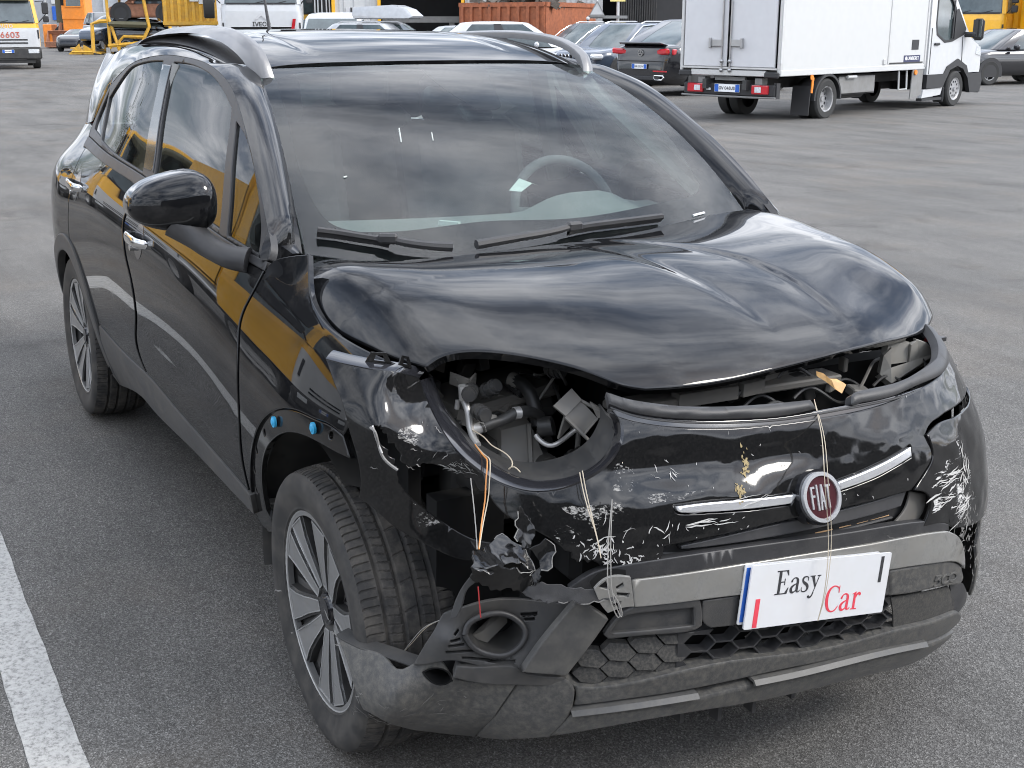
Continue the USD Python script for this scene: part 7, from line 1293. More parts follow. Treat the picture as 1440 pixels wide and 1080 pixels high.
put('emblem', cat([prism(Point(0, 0).buffer(.075, 24).difference(Point(0, 0).buffer(.062, 24)), .012, R_BACK, (-2.445, 0, .96)), prism(unary_union([LineString([(0, 0), (.07*math.sin(a), .07*math.cos(a))]).buffer(.008) for a in np.radians((0, 120, 240))]), .012, R_BACK, (-2.445, 0, .96))]), 'chrome', mc)
put('bumper_crease', cat([box(-2.47, 0, .78, .03, 1.7, .015), box(-2.49, 0, .40, .05, 1.3, .10, None, .02)]), 'black_plastic', mc); put('reflector_strip', box(-2.46, -.62, .56, .03, .40, .03), 'lamp_red', mc)
# dark blue SUV facing the viewer and the grey car next to it
for (nm, lb, paint, loc, rz, txt) in (('navy_suv', 'dark blue SUV with a slotted chrome grille, nose to the viewer beside the coupe', 'navy_paint', (-26.1, 17.45, 0), -71.0, True), ('grey_suv', 'grey SUV with chrome window strips, just left of the dark blue SUV', 'grey_paint', (-31.8, 20.0, 0), -72.0, False)):
    jc, P = far_car(nm, lb, 'car', paint, suv, 1.88, (.98, .15, -1.55, -2.18, 1.02, 1.58), loc, rz, wheels=(-1.30, 1.36), r=.37, rails='satin_metal', spokes=5)
    for k in range(7): put('grille_slot', cat([xzprism(Point(0, 0).buffer(1, 12), 0, .02).apply_transform(np.diag([.045, 1, .085, 1])).apply_transform(T4((0, 0, 0), rotm([0, 0, 1], 90))).apply_transform(T4((2.20 - .004*(k - 3)**2, (k - 3)*.125, .78)))]), 'chrome', jc); put('slot_hole', xzprism(Point(0, 0).buffer(1, 12), 0, .02).apply_transform(np.diag([.030, 1, .068, 1])).apply_transform(T4((0, 0, 0), rotm([0, 0, 1], 90))).apply_transform(T4((2.215 - .004*(k - 3)**2, (k - 3)*.125, .78))), 'dark', jc)
    for s in (-1, 1): put('headlight', rbox(.30, .36, .13, .04).apply_transform(T4((2.02, s*.66, .80), rotm([0, 0, 1], s*-32))), 'lamp_clear', jc, smooth=40); put('fog_recess', rbox(.10, .30, .14, .03).apply_transform(T4((2.12, s*.62, .50), rotm([0, 0, 1], s*-22))), 'black_plastic', jc)
    put('lower_grille', rbox(.08, .9, .16, .03).apply_transform(T4((2.22, 0, .46))), 'black_plastic', jc); put('skid_plate', rbox(.10, .8, .06, .02).apply_transform(T4((2.22, 0, .33))), 'satin_metal', jc)
    for s in (-1, 1): put('window_strip', tube([(1.05, s*.86, 1.05), (.55, s*.80, 1.36), (.18, s*.74, 1.54), (-.6, s*.735, 1.60), (-1.4, s*.72, 1.57), (-1.9, s*.78, 1.40)], .016, 6), 'chrome', jc)
wc, P = far_car('white_suv', 'white SUV seen from its side, behind the black car roof', 'car', 'white_paint', suv, 1.86, (1.0, .2, -1.5, -2.15, 1.02, 1.60), (-27.5, 15.0, 0), 63.0, wheels=(-1.3, 1.35), r=.36)
sc_, P = far_car('silver_car', 'silver hatchback half hidden between the white SUV and the car with a roof box', 'car', 'silver_paint', suv, 1.80, (1.0, .2, -1.4, -2.1, .98, 1.50), (-29.4, 14.2, 0), -62.0, wheels=(-1.3, 1.35), r=.33)
rb_, P = far_car('roof_box_car', 'light car carrying a long grey roof box', 'car', 'silver_paint', suv, 1.82, (1.0, .2, -1.5, -2.15, 1.02, 1.58), (-31.2, 12.9, 0), 35.0, wheels=(-1.3, 1.35), r=.34, rails='satin_metal')
rbx = thing('roof_box', 'grey roof box mounted on the light car', 'roof box', (-31.2, 12.9, 0), 35.0)
put('lid', trimesh.convex.convex_hull(np.array([(x, s*w, z) for s in (-1, 1) for x, w, z in ((-.95, .36, 1.74), (.85, .36, 1.74), (-1.0, .38, 1.84), (.95, .30, 1.80), (-.95, .34, 2.04), (.30, .34, 2.10), (.75, .24, 1.98))])), 'silver_paint', rbx); put('base', box(-.05, 0, 1.735, 1.75, .66, .03), 'black_plastic', rbx)
van = [(-2.2, .5), (-2.22, 1.2), (-2.2, 1.80), (-2.0, 1.90), (-.5, 1.92), (.2, 1.88), (.45, 1.78), (1.15, 1.16), (1.5, 1.08), (1.95, .92), (2.1, .7), (2.12, .42)]
vn = thing('white_van', 'white panel van parked left of the car with the roof box', 'van', (-33.6, 12.2, 0), -28.0)
xs = np.linspace(-2.2, 2.12, 60); tp = PchipInterpolator(*np.array(van).T)(xs) if False else np.interp(xs, *np.array(sorted(van)).T)
sec = np.array([(0, 0), (.85, 0), (.97, .05), (1, .25), (1, .50), (.97, .75), (.92, .92), (.82, .985), (.5, 1), (0, 1)])
P = np.stack([np.stack([np.full(len(sec), x), .9*sec[:, 0]*(1 - .25*np.clip((x - 1.5)/.62, 0, 1)**2), .25 + (z - .25)*sec[:, 1]], 1) for x, z in zip(xs, tp)]); P = np.concatenate([P, P[:, ::-1][:, 1:]*[1, -1, 1]], 1)
gm = grid(P, flip=True); gm = gm if gm.volume > 0 else (gm.invert(), gm)[1]
put('body', cat([gm] + [trimesh.convex.convex_hull(P[k] + np.random.default_rng(1).normal(0, 1e-4, P[k].shape)) for k in (0, -1)]), 'white_paint', vn, smooth=35)
for s in (-1, 1): 
    q = xzprism([(.05, 1.22), (.05, 1.72), (.42, 1.70), (1.02, 1.22)], 0, .02); q.apply_transform(T4((0, -.868, 0), rotm([1, 0, 0], -7) if False else None)); put('door_window', q if s < 0 else mirror(q), 'car_window', vn)
    for x in (-1.35, 1.35): wheel_far(vn, x, s*.90, .33, .2, s)
put('windscreen', shell(np.stack([np.stack([np.full(5, x), np.linspace(-w, w, 5), np.full(5, z)], 1) for x, z, w in ((.52, 1.74, .70), (1.12, 1.21, .78))]), .02), 'car_window', vn)
bc, P = far_car('black_hatchback', 'black hatchback at the right edge, behind the box truck cab', 'car', 'black_paint', [(-2.2, .6), (-2.18, .85), (-2.1, .95), (-1.0, .96), (.7, .94), (1.1, .94), (1.6, .88), (1.95, .76), (2.1, .60), (2.12, .42)], 1.80, (1.15, .30, -1.3, -2.0, .93, 1.42), (-22.2, 27.6, 0), 262.0, wheels=(-1.28, 1.32), r=.33)
put('cabin_pale', cat([rbox(.2, .5, .5, .08).apply_transform(T4((-.2, s*.38, 1.05))) for s in (-1, 1)]), 'door_panel', bc)

# --- cab-over trucks: front face at x = 0, looking along +x
def cab_truck(name, label, loc, rotz, top, panel, W=2.3, zw=1.62, zt=2.55, deck=None, group=None, bump=.80, band=.16, lettering=None, number=None, L=1.75, wheel_r=.42, plate_text='BK 665RA', visor=True):
    t = thing(name, label, 'truck', loc, rotz, group); h = W/2
    # lower front with rounded corners, built up as a lofted shell
    def loop(x0, hw, z, r=.16):
        c = []
        for cx, cy, a0 in ((-r + x0, hw - r, 0), (-L, hw, None), (-L, -hw, None), (-r + x0, -hw + r, 270)):
            if a0 is None: c.append((cx, cy, z)); continue
            for a in np.radians(a0 + np.linspace(0, 90, 5)): c.append((cx + r*math.cos(a), cy + r*math.sin(a), z))
        return np.array(c)
    def skin(rows): 
        m = grid(np.transpose(np.stack([loop(*r) for r in rows]), (1, 0, 2)), close_u=True); 
        cm = m.triangles_center; 
        if ((cm - cm.mean(0))*m.face_normals)[:, :2].sum() < 0: m.invert()
        return m
    put('cab_lower', skin([(0, h, bump - .02), (.01, h, bump + .3), (-.01, h, zw - band)]), panel, t, smooth=40)
    put('cab_band', skin([(-.008, h - .002, zw - band), (-.04, h - .008, zw)]), top, t, smooth=40)
    put('cab_glass', skin([(-.045, h - .02, zw), (-.26, h - .12, zt)]), 'car_window', t, smooth=40)
    roof_ = [loop(-.25, h - .11, zt), loop(-.28, h - .12, zt + .12), loop(-.40, h - .22, zt + .26), loop(-.9, .3, zt + .30, .1)]
    put('cab_roof', cat([skin([(-.25, h - .11, zt - .04), (-.28, h - .12, zt + .12), (-.40, h - .22, zt + .24)]), trimesh.convex.convex_hull(np.vstack([loop(-.40, h - .22, zt + .24), loop(-.5, h - .35, zt + .28)]))]), top, t, smooth=40)
    for s in (-1, 1):
        p0, p1 = np.array([-.10, s*(h - .02), zw]), np.array([-.31, s*(h - .115), zt])
        put('pillar', cat([trimesh.convex.convex_hull(np.vstack([p + d for p in (p0, p1) for d in ([.06, -s*.10, 0], [.03, s*.02, 0], [-.10, s*.022, 0], [-.06, -s*.06, 0])]))]), top, t)
        put('cab_side', cat([box(-L/2 - .06, s*(h - .005), (zw + bump)/2 - .06, L - .20, .03, zw - bump - .10), trimesh.convex.convex_hull(np.vstack([np.array([x, s*(h - .005 - k), z]) for x, z in ((-L, zw), (-L, zt), (-1.15, zw), (-1.15, zt)) for k in (0, .03)]) - np.array([[0, s*.09*(i % 4 in (2, 3)), 0] for i in range(8)]))]), top, t)
        put('mirror', cat([rbox(.10, .22, .40, .03).apply_transform(T4((-.05, s*(h + .26), zw + .52))), rbox(.10, .20, .22, .03).apply_transform(T4((-.05, s*(h + .26), zw + .14)))]), 'black_plastic', t, smooth=40)
        put('mirror_arm', tube([(-.20, s*(h - .05), zw + .75), (-.06, s*(h + .2), zw + .76), (-.05, s*(h + .26), zw + .3), (-.15, s*(h - .0), zw + .02)], .018, 6), 'black_plastic', t)
        put('headlight', rbox(.08, .42, .20, .04).apply_transform(T4((.03, s*(h - .26), bump - .17))), 'lamp_clear', t, smooth=40)
        put('corner_vent', cat([box(-.02, s*(h - .05), bump + .42, .03, .05, .30)]), 'black_plastic', t)
        wheel_far(t, -1.15, s*(h - .02), wheel_r, .26, s, 0, dish=.05)
    put('windscreen_frame', cat([box(-.05, 0, zw + .02, .05, W - .34, .05), box(-.255, 0, zt - .02, .05, W - .5, .05)]), 'black_plastic', t)
    if visor: put('visor', rbox(.26, W - .5, .14, .03).apply_transform(T4((-.16, 0, zt + .06), rotm([0, 1, 0], 18))), 'olive', t)
    for k in range(2): put('grille_slot', box(.008, 0, bump + .12 + .11*k, .02, W*.62, .045), 'dark', t)
    put('bumper', cat([rbox(.24, W + .02, .42, .05).apply_transform(T4((-.06, 0, bump - .24))), box(-.15, 0, bump - .52, .2, W*.8, .12)]), 'chassis', t, smooth=40)
    plate(t, (.065, 0, bump - .17), R_FRONT, plate_text, .40, .11)
    for y in (-.35, .35): put('wiper', tube([(-.02, y, zw), (-.07, y + .45, zw + .10)], .012, 5), 'black_plastic', t)
    put('cab_inside', box(-1.05, 0, zw + .1, .9, W - .5, .9), 'cabin_dark', t)
    if number: label_text(number, .19, R_FRONT, (.014, -.05, bump + .40), 'letter_red', t, 'front_number')
    if lettering: label_text(lettering, .12, R_FRONT, (.0, 0, zw - band*.5 - .02), 'white_panel' if top.startswith('yellow') else 'chassis', t)
    put('frame_rail', cat([box(-3.6, y, .75, 4.4, .10, .22) for y in (-.4, .4)]), 'chassis', t)
    for s in (-1, 1): wheel_far(t, -4.6, s*(h - .02), wheel_r, .28, s, 0, dish=.12)
    if deck == 'flat': put('deck', cat([box(-3.9, 0, 1.0, 4.2, W, .14), box(-1.95, 0, 1.9, .10, W, 1.7)]), top, t)
    if deck == 'tipper':
        put('tipper_body', cat([box(-3.9, 0, 1.25, 4.2, W, .1), box(-3.9, h - .03, 1.75, 4.2, .06, 1.0), box(-3.9, -h + .03, 1.75, 4.2, .06, 1.0), box(-1.85, 0, 1.85, .06, W, 1.3)]), top, t)
        for k in range(7): put('body_rib', box(-5.6 + .58*k, -h - .02, 1.75, .08, .05, .95), top, t)
    return t
def face(x, y, extra=0.0): return math.degrees(math.atan2(CAM_EYE[1] - y, CAM_EYE[0] - x)) + extra
cab_truck('recovery_truck', 'yellow and white recovery truck with a number on its front, at the left edge', (-46.7, 4.75, 0), face(-46.7, 4.75, 2), 'yellow_paint', 'white_paint', W=2.25, zw=1.60, zt=2.40, number='666603', lettering='AUTO', deck='flat', wheel_r=.40)
wt = cab_truck('white_lorry', 'white lorry cab seen from the front, behind the car\'s roof and aerial', (-37.3, 11.15, 0), face(-37.3, 11.15, -4), 'white_paint', 'white_paint', W=2.5, zw=2.18, zt=3.1, bump=1.05, band=.22, deck='flat', wheel_r=.5, visor=False, plate_text='DL 552')
put('front_badge', prism([(-.20, 0), (0, .20), (.20, 0), (.13, 0), (0, .12), (-.13, 0)], .012, R_FRONT, (.012, 0, 1.72)), 'door_panel', wt); label_text('IVECO', .13, R_FRONT, (.014, 0, 1.58), 'chassis', wt)
put('grille_bar', cat([box(.012, 0, 1.45, .02, 1.9, .08)]), 'dark', wt); put('red_reflector', prism([(0, 0), (.10, 0), (.16, .34), (.06, .34)], .01, R_FRONT, (.016, .92, 1.40)), 'lamp_red', wt)
cab_truck('yellow_lorry', 'yellow lorry cab peeping out behind the white lorry', (-44.2, 15.3, 0), face(-44.2, 15.3, 6), 'yellow_paint', 'yellow_paint', W=2.3, zw=1.92, zt=2.8, bump=1.0, band=.2, deck='flat')
cab_truck('yellow_truck_right', 'yellow lorry with a large windscreen behind the cab of the box truck', (-27.4, 31.6, 0), face(-27.4, 31.6, -18), 'yellow_paint', 'yellow_paint', W=2.45, zw=1.90, zt=2.9, bump=1.0, band=.2, deck='tipper', wheel_r=.48)
yv = thing('yellow_tipper', 'yellow lorry side with a striped step ladder at the top right corner', 'truck', (-24.2, 33.2, 0), face(-24.2, 33.2, 30))
put('body', cat([rbox(1.8, 2.4, 2.6, .15).apply_transform(T4((-.9, 0, 2.0))), rbox(4.4, 2.4, 1.2, .1).apply_transform(T4((-4.2, 0, 1.9)))]), 'yellow_paint', yv); put('door_recess', cat([box(.004, -.55, 2.0, .02, .16, 1.7), rbox(.10, .5, .5, .05).apply_transform(T4((.03, -.15, 2.35)))]), 'black_plastic', yv)
for k in range(4): put('ladder_step', box(.09, -.15, 2.20 + k*.16, .02, .36, .07), 'yellow_paint', yv)
for s in (-1, 1):
    for x in (-.9, -4.0, -5.2): wheel_far(yv, x, s*1.15, .5, .3, s)
# --- car carrier trailer with cars on it
cc_ = thing('car_carrier', 'yellow double deck car carrier trailer with its ramp lowered, left of the yellow container', 'trailer', (-66.7, 12.3, 0), 78.6 - 180 + 0.0)
# local x runs to the viewer's right, y towards the viewer... built facing -y
def cq(px, z): return (px - 150)*.0402, z
for nm, pts, th in (('ramp', [(-2.05, .02), (-1.45, .52), (-1.35, .10), (-1.1, .55), (-.75, .02)], 1.6), ('ramp_edge', [(-1.05, .04), (-.98, .50), (.0, .34), (.0, .05)], .12)):
    pass
def beam(name, p, w=.12, mat='yellow_old', y=0.0): put(name, tube([(a, y, b) for a, b in p], w/2, 4), mat, cc_)
cc_.GetAttribute('xformOp:rotateZ').Set(math.degrees(CAM_YAW) - 90 + 0.0) if cc_.HasAttribute('xformOp:rotateZ') else None
for y in (0.0, 2.2):
    beam('post', [(.10, .3), (.10, 3.2)], .16, y=y); beam('post', [(1.72, .5), (2.2, 1.4), (1.95, 3.3)], .18, y=y); beam('post', [(3.35, 1.0), (3.0, 3.2)], .18, y=y); beam('brace', [(.1, 2.0), (.55, .25)], .16, y=y)
    beam('lower_beam', [(-.80, .10), (-.75, 1.55), (-.35, 1.68), (.05, 1.70)], .20, y=y); beam('lower_beam', [(-.80, .14), (-1.9, .14)], .22, y=y)
    beam('upper_beam', [(.1, 1.55), (2.1, 1.5)], .30, 'olive', y=y); beam('top_beam', [(-.3, 2.9), (4, 2.95)], .24, y=y); beam('deck_beam', [(.0, .45), (.9, .52), (3.4, .75)], .20, y=y)
    put('fender', tube([(.55, y, .1), (.62, y, .70), (.85, y, .92), (2.0, y, .88)], .08, 4), 'yellow_old', cc_)
put('ramp_plate', cat([box(-1.2, 1.1, .20, 1.6, 2.2, .06, rotm([0, 1, 0], 10)), prism([(-2.1, .02), (-1.5, .56), (-1.40, .02)], .06, R_XZ, (0, 0, 0)), prism([(-1.32, .02), (-1.28, .50), (-.9, .30), (-.8, .02)], .06, R_XZ, (0, 0, 0))]), 'yellow_old', cc_)
put('ramp_bed', box(-1.15, 1.1, .28, .8, 1.6, .04, rotm([0, 1, 0], 22)), 'concrete', cc_); put('deck_plate', cat([box(1.8, 1.1, 1.62, 3.6, 2.0, .05), box(2.2, 1.1, .55, 3.6, 2.0, .05)]), 'chassis', cc_)
put('top_plate', box(1.7, 1.1, 3.05, 4.4, 2.2, .10), 'olive', cc_)
for x in (.95, 2.0, 3.0): wheel_far(cc_, x, 0.0, .46, .3, -1, 0, dish=.10)
put('jack_leg', cat([box(.0, 0, .18, .20, .16, .36), box(-.02, 0, .03, .34, .3, .06)]), 'concrete', cc_)
def cloc(x, y, z):
    a = CAM_YAW - math.pi/2; return (-66.7 + x*math.cos(a) - y*math.sin(a), 12.3 + x*math.sin(a) + y*math.cos(a), z)
CR = math.degrees(CAM_YAW) - 90
hat = [(-2.0, .62), (-1.98, .85), (-1.9, .95), (-.8, .97), (.6, .95), (1.0, .95), (1.5, .88), (1.85, .76), (2.0, .60), (2.02, .42)]
far_car('dark_suv_on_ground', 'dark SUV standing behind the lowered ramp of the car carrier', 'car', 'grey_paint', suv, 1.85, (1.0, .2, -1.5, -2.15, 1.02, 1.62), cloc(-1.35, 4.2, .50), CR - 62, wheels=(-1.3, 1.35), r=.36)
far_car('small_car_on_ramp', 'small dark car driven up on the carrier\'s lower ramp', 'car', 'navy_paint', hat, 1.72, (1.05, .3, -1.2, -1.85, .94, 1.48), cloc(-.30, 2.2, .45), CR - 118, wheels=(-1.2, 1.22), r=.31)
far_car('black_car_on_lower_deck', 'black car on the carrier\'s lower deck under the dusty one', 'car', 'black_paint', hat, 1.72, (1.05, .3, -1.2, -1.85, .94, 1.40), cloc(1.9, 1.1, .35), CR + 8, wheels=(-1.2, 1.22), r=.30)
far_car('dusty_car_on_upper_deck', 'dusty red and grey wreck on the carrier\'s upper deck', 'car', 'rust_brown', hat, 1.72, (1.05, .3, -1.2, -1.85, .94, 1.40), cloc(1.95, 1.0, 1.62), CR + 180, wheels=(-1.15, 1.20), r=.46)
far_car('black_sports_car', 'low black car with pale lamps, between the orange loader and the ramp', 'car', 'black_paint', hat, 1.75, (.9, .1, -1.0, -1.6, .85, 1.2), (-76.3, 12.7, 0), CR - 92, wheels=(-1.2, 1.22), r=.31)
# --- yellow ribbed container on its trailer, behind the roof rail
yc = thing('yellow_container', 'yellow ribbed waste container standing high behind the car\'s roof rail', 'container', (-50.5, 12.4, 0), face(-50.5, 12.4, 0) + 90)
put('wall', cat([box(0, .05, 2.35, 2.15, .06, 1.6), box(0, 3.0, 2.35, 2.15, .06, 1.6), box(-1.05, 1.5, 2.35, .06, 2.9, 1.6), box(1.05, 1.5, 2.35, .06, 2.9, 1.6), box(0, 1.5, 1.52, 2.1, 3, .1)]), 'yellow_old', yc)
for k in range(8): put('rib', rbox(.13, .10, 1.50, .02).apply_transform(T4((-.98 + .28*k, -.02, 2.4))), 'yellow_old', yc)
puts('rim', [box(0, -.02, 1.60, 2.2, .14, .14), box(0, -.02, 3.2, 2.2, .14, .14)], 'yellow_old', yc); put('paper_notice', cat([box(.18, -.09, 2.75, .34, .02, .6), box(.45, -.085, 2.5, .16, .02, .3)]), 'white_panel', yc)
put('trailer_frame', cat([box(0, 1.5, 1.2, 2.3, 5.0, .3), box(0, .0, .95, 2.3, .2, .3)]), 'chassis', yc)
for s in (-1, 1):
    for y in (.8, 2.2): wheel_far(yc, s*.8, y, .5, .3, -1)
sw = thing('spare_wheel', 'large dark tyre standing between the yellow container and the white lorry', 'tyre', (-36.4, 9.25, 1.75), face(-36.4, 9.25, 0)); wheel_far(sw, 0, -.16, .50, .32, -1)
# --- orange wheel loader
ld = thing('wheel_loader', 'orange wheel loader with its rusty bucket on the ground', 'loader', (-84.8, 13.2, 0), math.degrees(CAM_YAW) - 90)
S_ = .0505
put('cab', cat([rbox(1.55, 1.5, 1.95, .06).apply_transform(T4((.62, 1.2, 2.75)))]), 'orange_paint', ld); put('cab_window', box(.66, .44, 3.0, .92, .03, .76), 'car_window', ld); put('window_frame', cat([box(.66, .435, 3.40, 1.05, .04, .06), box(.66, .435, 2.60, 1.05, .04, .06), box(.16, .435, 3.0, .06, .04, .8), box(1.16, .435, 3.0, .06, .04, .8)]), 'orange_paint', ld)
put('side_slot', cat([box(-.06, .44, 2.95, .20, .03, .55)]), 'dark', ld); put('body', cat([rbox(1.7, 2.0, 1.0, .08).apply_transform(T4((.7, 1.5, 1.4))), rbox(.9, 1.6, .8, .06).apply_transform(T4((1.2, 1.2, .85)))]), 'orange_paint', ld)
put('bucket', cat([shell(np.stack([np.stack([np.linspace(-1.15, .55, 6), np.full(6, y), np.full(6, z)], 1) for y, z in ((-.2, .08), (.45, .02), (.75, .35), (.72, .85), (.45, 1.12))]), .05), prism([(-.2, .08), (.45, .02), (.75, .35), (.72, .85), (.45, 1.12)], .05, R_YZ, (-1.17, 0, 0)), prism([(-.2, .08), (.45, .02), (.75, .35), (.72, .85), (.45, 1.12)], .05, R_YZ, (.53, 0, 0))]), 'rust_brown', ld)
puts('lift_arm', [tube([(x, .7, .9), (x + .05, .9, 1.5), (x + .1, 1.6, 2.2)], .14, 6) for x in (-.45, .35)], 'rust_brown', ld); put('mast', cat([box(-.42, 1.0, 2.6, .45, .3, 2.0)]), 'olive', ld)
put('side_box', rbox(.55, 1.2, 1.45, .05).apply_transform(T4((-1.25, 1.2, .78))), 'orange_paint', ld); put('blade_edge', box(-.3, -.15, .25, 1.7, .06, .35, rotm([1, 0, 0], 20)), 'rust_brown', ld)
for x in (-.2, 1.5): wheel_far(ld, x, .8, .75, .5, -1)
# --- rust red skip with scrap, buildings, signs
rs = thing('rusty_skip', 'long rust red scrap skip with ribbed sides behind the parked cars', 'container', (-34.0, 19.4, 0), 0)
sk = np.array([-36.75, 17.9]); km = np.array([-33.3, 19.2]); kr = np.array([-36.2, 22.9])
def wallseg(a, b, z0, z1, th=.08):
    d = b - a; L = np.linalg.norm(d); m = box(0, 0, 0, L, th, z1 - z0); m.apply_transform(T4((*((a + b)/2 - np.array([-34.0, 19.4])), (z0 + z1)/2), rotm([0, 0, 1], math.degrees(math.atan2(d[1], d[0]))))); return m
put('side_wall', wallseg(sk, km, .5, 2.16), 'rust', rs); put('end_wall', wallseg(km, kr, .5, 2.16), 'rust', rs); put('side_wall', wallseg(sk + (kr - km), kr, .5, 2.16), 'rust', rs); put('end_wall', wallseg(sk, sk + (kr - km), .5, 2.16), 'rust', rs)
put('top_rim', cat([wallseg(sk, km, 2.12, 2.26, .16), wallseg(km, kr, 2.12, 2.26, .16)]), 'rust', rs)
for k in range(9):
    p = sk + (km - sk)*(k + .3)/9; put('rib', wallseg(p, p + (km - sk)/9*.28, .6, 2.12, .22), 'rust', rs)
put('skid', cat([wallseg(sk, km, .05, .5, .3)]), 'rust', rs)
srng = np.random.default_rng(9); ms = []
for k in range(60):
    a, b = srng.random(2); p = sk + (km - sk)*a + (kr - km)*b - np.array([-34.0, 19.4]); q = box(0, 0, 0, *(srng.random(3)*[.9, .5, .3] + .06)); q.apply_transform(T4((*p, 2.1 + srng.random()*.45*(1 - abs(a - .5))), rotm(srng.normal(size=3), srng.random()*90))); ms.append(q)
scr = thing('scrap_heap', 'heap of scrap metal lying in the rust red skip', 'scrap', (-34.0, 19.4, 0), 0); put('scrap', cat(ms), 'scrap', scr, kind='stuff')
# workshop: a long shed with white cladding, yellow posts and dark bays
ang = math.degrees(CAM_YAW) - 90 + 4; Ax = np.array([math.cos(math.radians(ang)), math.sin(math.radians(ang))]); base = np.array([-41.7, 16.5])
ws = thing('workshop', 'long workshop with dark open bays, yellow posts and white panelled walls', 'building', (*base, 0), ang)
# along the front wall u grows to the viewer's right
def U(px): 
    d = _f + _r*(px - 720)/CAM_F; d = d[:2]; e = np.array(CAM_EYE[:2]); M2 = np.array([d, -Ax]).T; return np.linalg.solve(M2, base - e)[1]
u_ = {p: U(p) for p in (440, 482, 488, 491, 545, 550, 566, 600, 645, 654, 660, 840, 862, 900, 960, 1010, 1420)}
def wall(name, p0, p1, z0, z1, y, th, mat): put(name, box((U(p0) + U(p1))/2, y, (z0 + z1)/2, abs(U(p1) - U(p0)), th, z1 - z0), mat, ws)
wall('back_wall', 400, 1450, 0, 6, 5.0, .2, 'clad_dark'); wall('roof', 400, 1450, 6.0, 6.2, 2.5, 5.6, 'clad_grey'); wall('lintel', 440, 1420, 4.2, 6.0, .0, .25, 'clad_grey')
wall('white_panel_wall', 491, 546, 0, 4.2, .0, .12, 'white_panel'); wall('white_panel_wall', 660, 840, 0, 4.2, .6, .12, 'white_panel')
for p in (489, 548, 656): wall('yellow_post', p - 2, p + 2.2, 0, 4.3, -.08, .16, 'yellow_paint')
for p in (497, 503, 516, 532, 537): wall('panel_joint', p, p + .5, .1, 4.1, -.07, .03, 'door_panel')
wall('office_door', 505, 530, .1, 2.15, -.075, .04, 'door_panel'); wall('door_lettering', 511, 513.5, 1.95, 2.15, -.10, .02, 'chassis'); wall('door_lettering', 516, 527, 1.95, 2.12, -.10, .02, 'chassis')
for k in range(26): wall('slat', 663 + k*6.8, 666 + k*6.8, 0, 4.2, .52, .03, 'aluminium')
for k in range(16): wall('dark_slat', 862 + k*3.0, 863.4 + k*3.0, 0, 4.2, .15, .04, 'chassis')
wall('dark_bay', 862, 1420, 0, 4.2, .3, .05, 'clad_dark')
for p, w in ((566, 8), (640, 7)): wall('pillar', p, p + w, 0, 1.75, 2.0, .4, 'concrete')
wall('beam', 550, 655, 1.62, 1.85, 2.0, .5, 'concrete'); wall('grey_wall', 462, 488, 0, 4.2, .2, .12, 'clad_dark')
for p in (464, 468, 473, 479, 483): wall('cladding_rib', p, p + 1.6, 0, 4.2, .08, .06, 'aluminium')
b2 = thing('grey_hall', 'pale grey hall far behind the orange loader', 'building', (-112, 15.5, 0), math.degrees(CAM_YAW) - 88)
put('wall', box(6.5, 3, 4, 17, 6, 8), 'clad_grey', b2)
for k in range(14): put('wall_rib', box(-1.2 + k*1.2, -.06, 4, .12, .14, 8), 'aluminium', b2)
put('blue_panel', box(2.6, -.1, 2.35, 1.8, .1, 1.1), 'plate_blue', b2); put('pale_panel', box(2.6, -.1, 3.6, 1.8, .1, 1.0), 'white_panel', b2); put('roof', box(6.5, 3, 8.1, 17.6, 6.6, .3), 'aluminium', b2)
b3 = thing('white_shed', 'white shed with a sloping roof behind the recovery truck', 'building', (-108, 8.2, 0), math.degrees(CAM_YAW) - 90)
put('wall', box(0, 2.5, 1.6, 9, 5, 3.2), 'white_panel', b3); put('roof', prism([(-4.8, 3.1), (4.8, 3.1), (1.0, 5.4), (-2, 5.4)], 5.4, R_XZ, (0, 5.2, 0)), 'door_panel', b3)
# road sign and yellow board by the skip
sg = thing('triangle_sign', 'back of a triangular road sign beside the rust red skip', 'road sign', (-33.6, 21.35, 0), face(-33.6, 21.35, 0))
put('sign_plate', prism(Polygon([(-.20, 0), (.20, 0), (0, .40)]).buffer(.03), .02, R_FRONT, (0, 0, 1.85)), 'aluminium', sg); put('sign_rim', prism(Polygon([(-.20, 0), (.20, 0), (0, .40)]).buffer(.045).difference(Polygon([(-.22, .03), (.22, .03), (0, .40)])), .02, R_FRONT, (.012, 0, 1.85)), 'chassis_grey', sg); put('post', cyl((-.04, 0, 0), (-.04, 0, 2.4), .035, 10), 'aluminium', sg); put('rail', box(-.02, .35, 1.80, .05, 1.3, .09), 'chassis_grey', sg)
ys = thing('yellow_board', 'small pale yellow board on a post beside the triangular sign', 'sign', (-33.3, 21.95, 0), face(-33.3, 21.95, 0))
put('board', box(0, 0, 2.42, .04, .50, .26), 'yellow_pale', ys); put('post', cyl((-.05, .02, 0), (-.05, .02, 2.5), .05, 10), 'aluminium', ys)
bl = thing('bollard_lamp', 'small white globe on a post behind the grey SUV', 'lamp', (-33.2, 20.75, 0), 0); put('globe', trimesh.creation.icosphere(2, .06).apply_transform(T4((0, 0, 1.75))), 'white_paint', bl); put('post', cyl((0, 0, 0), (0, 0, 1.70), .03, 8), 'chassis', bl)
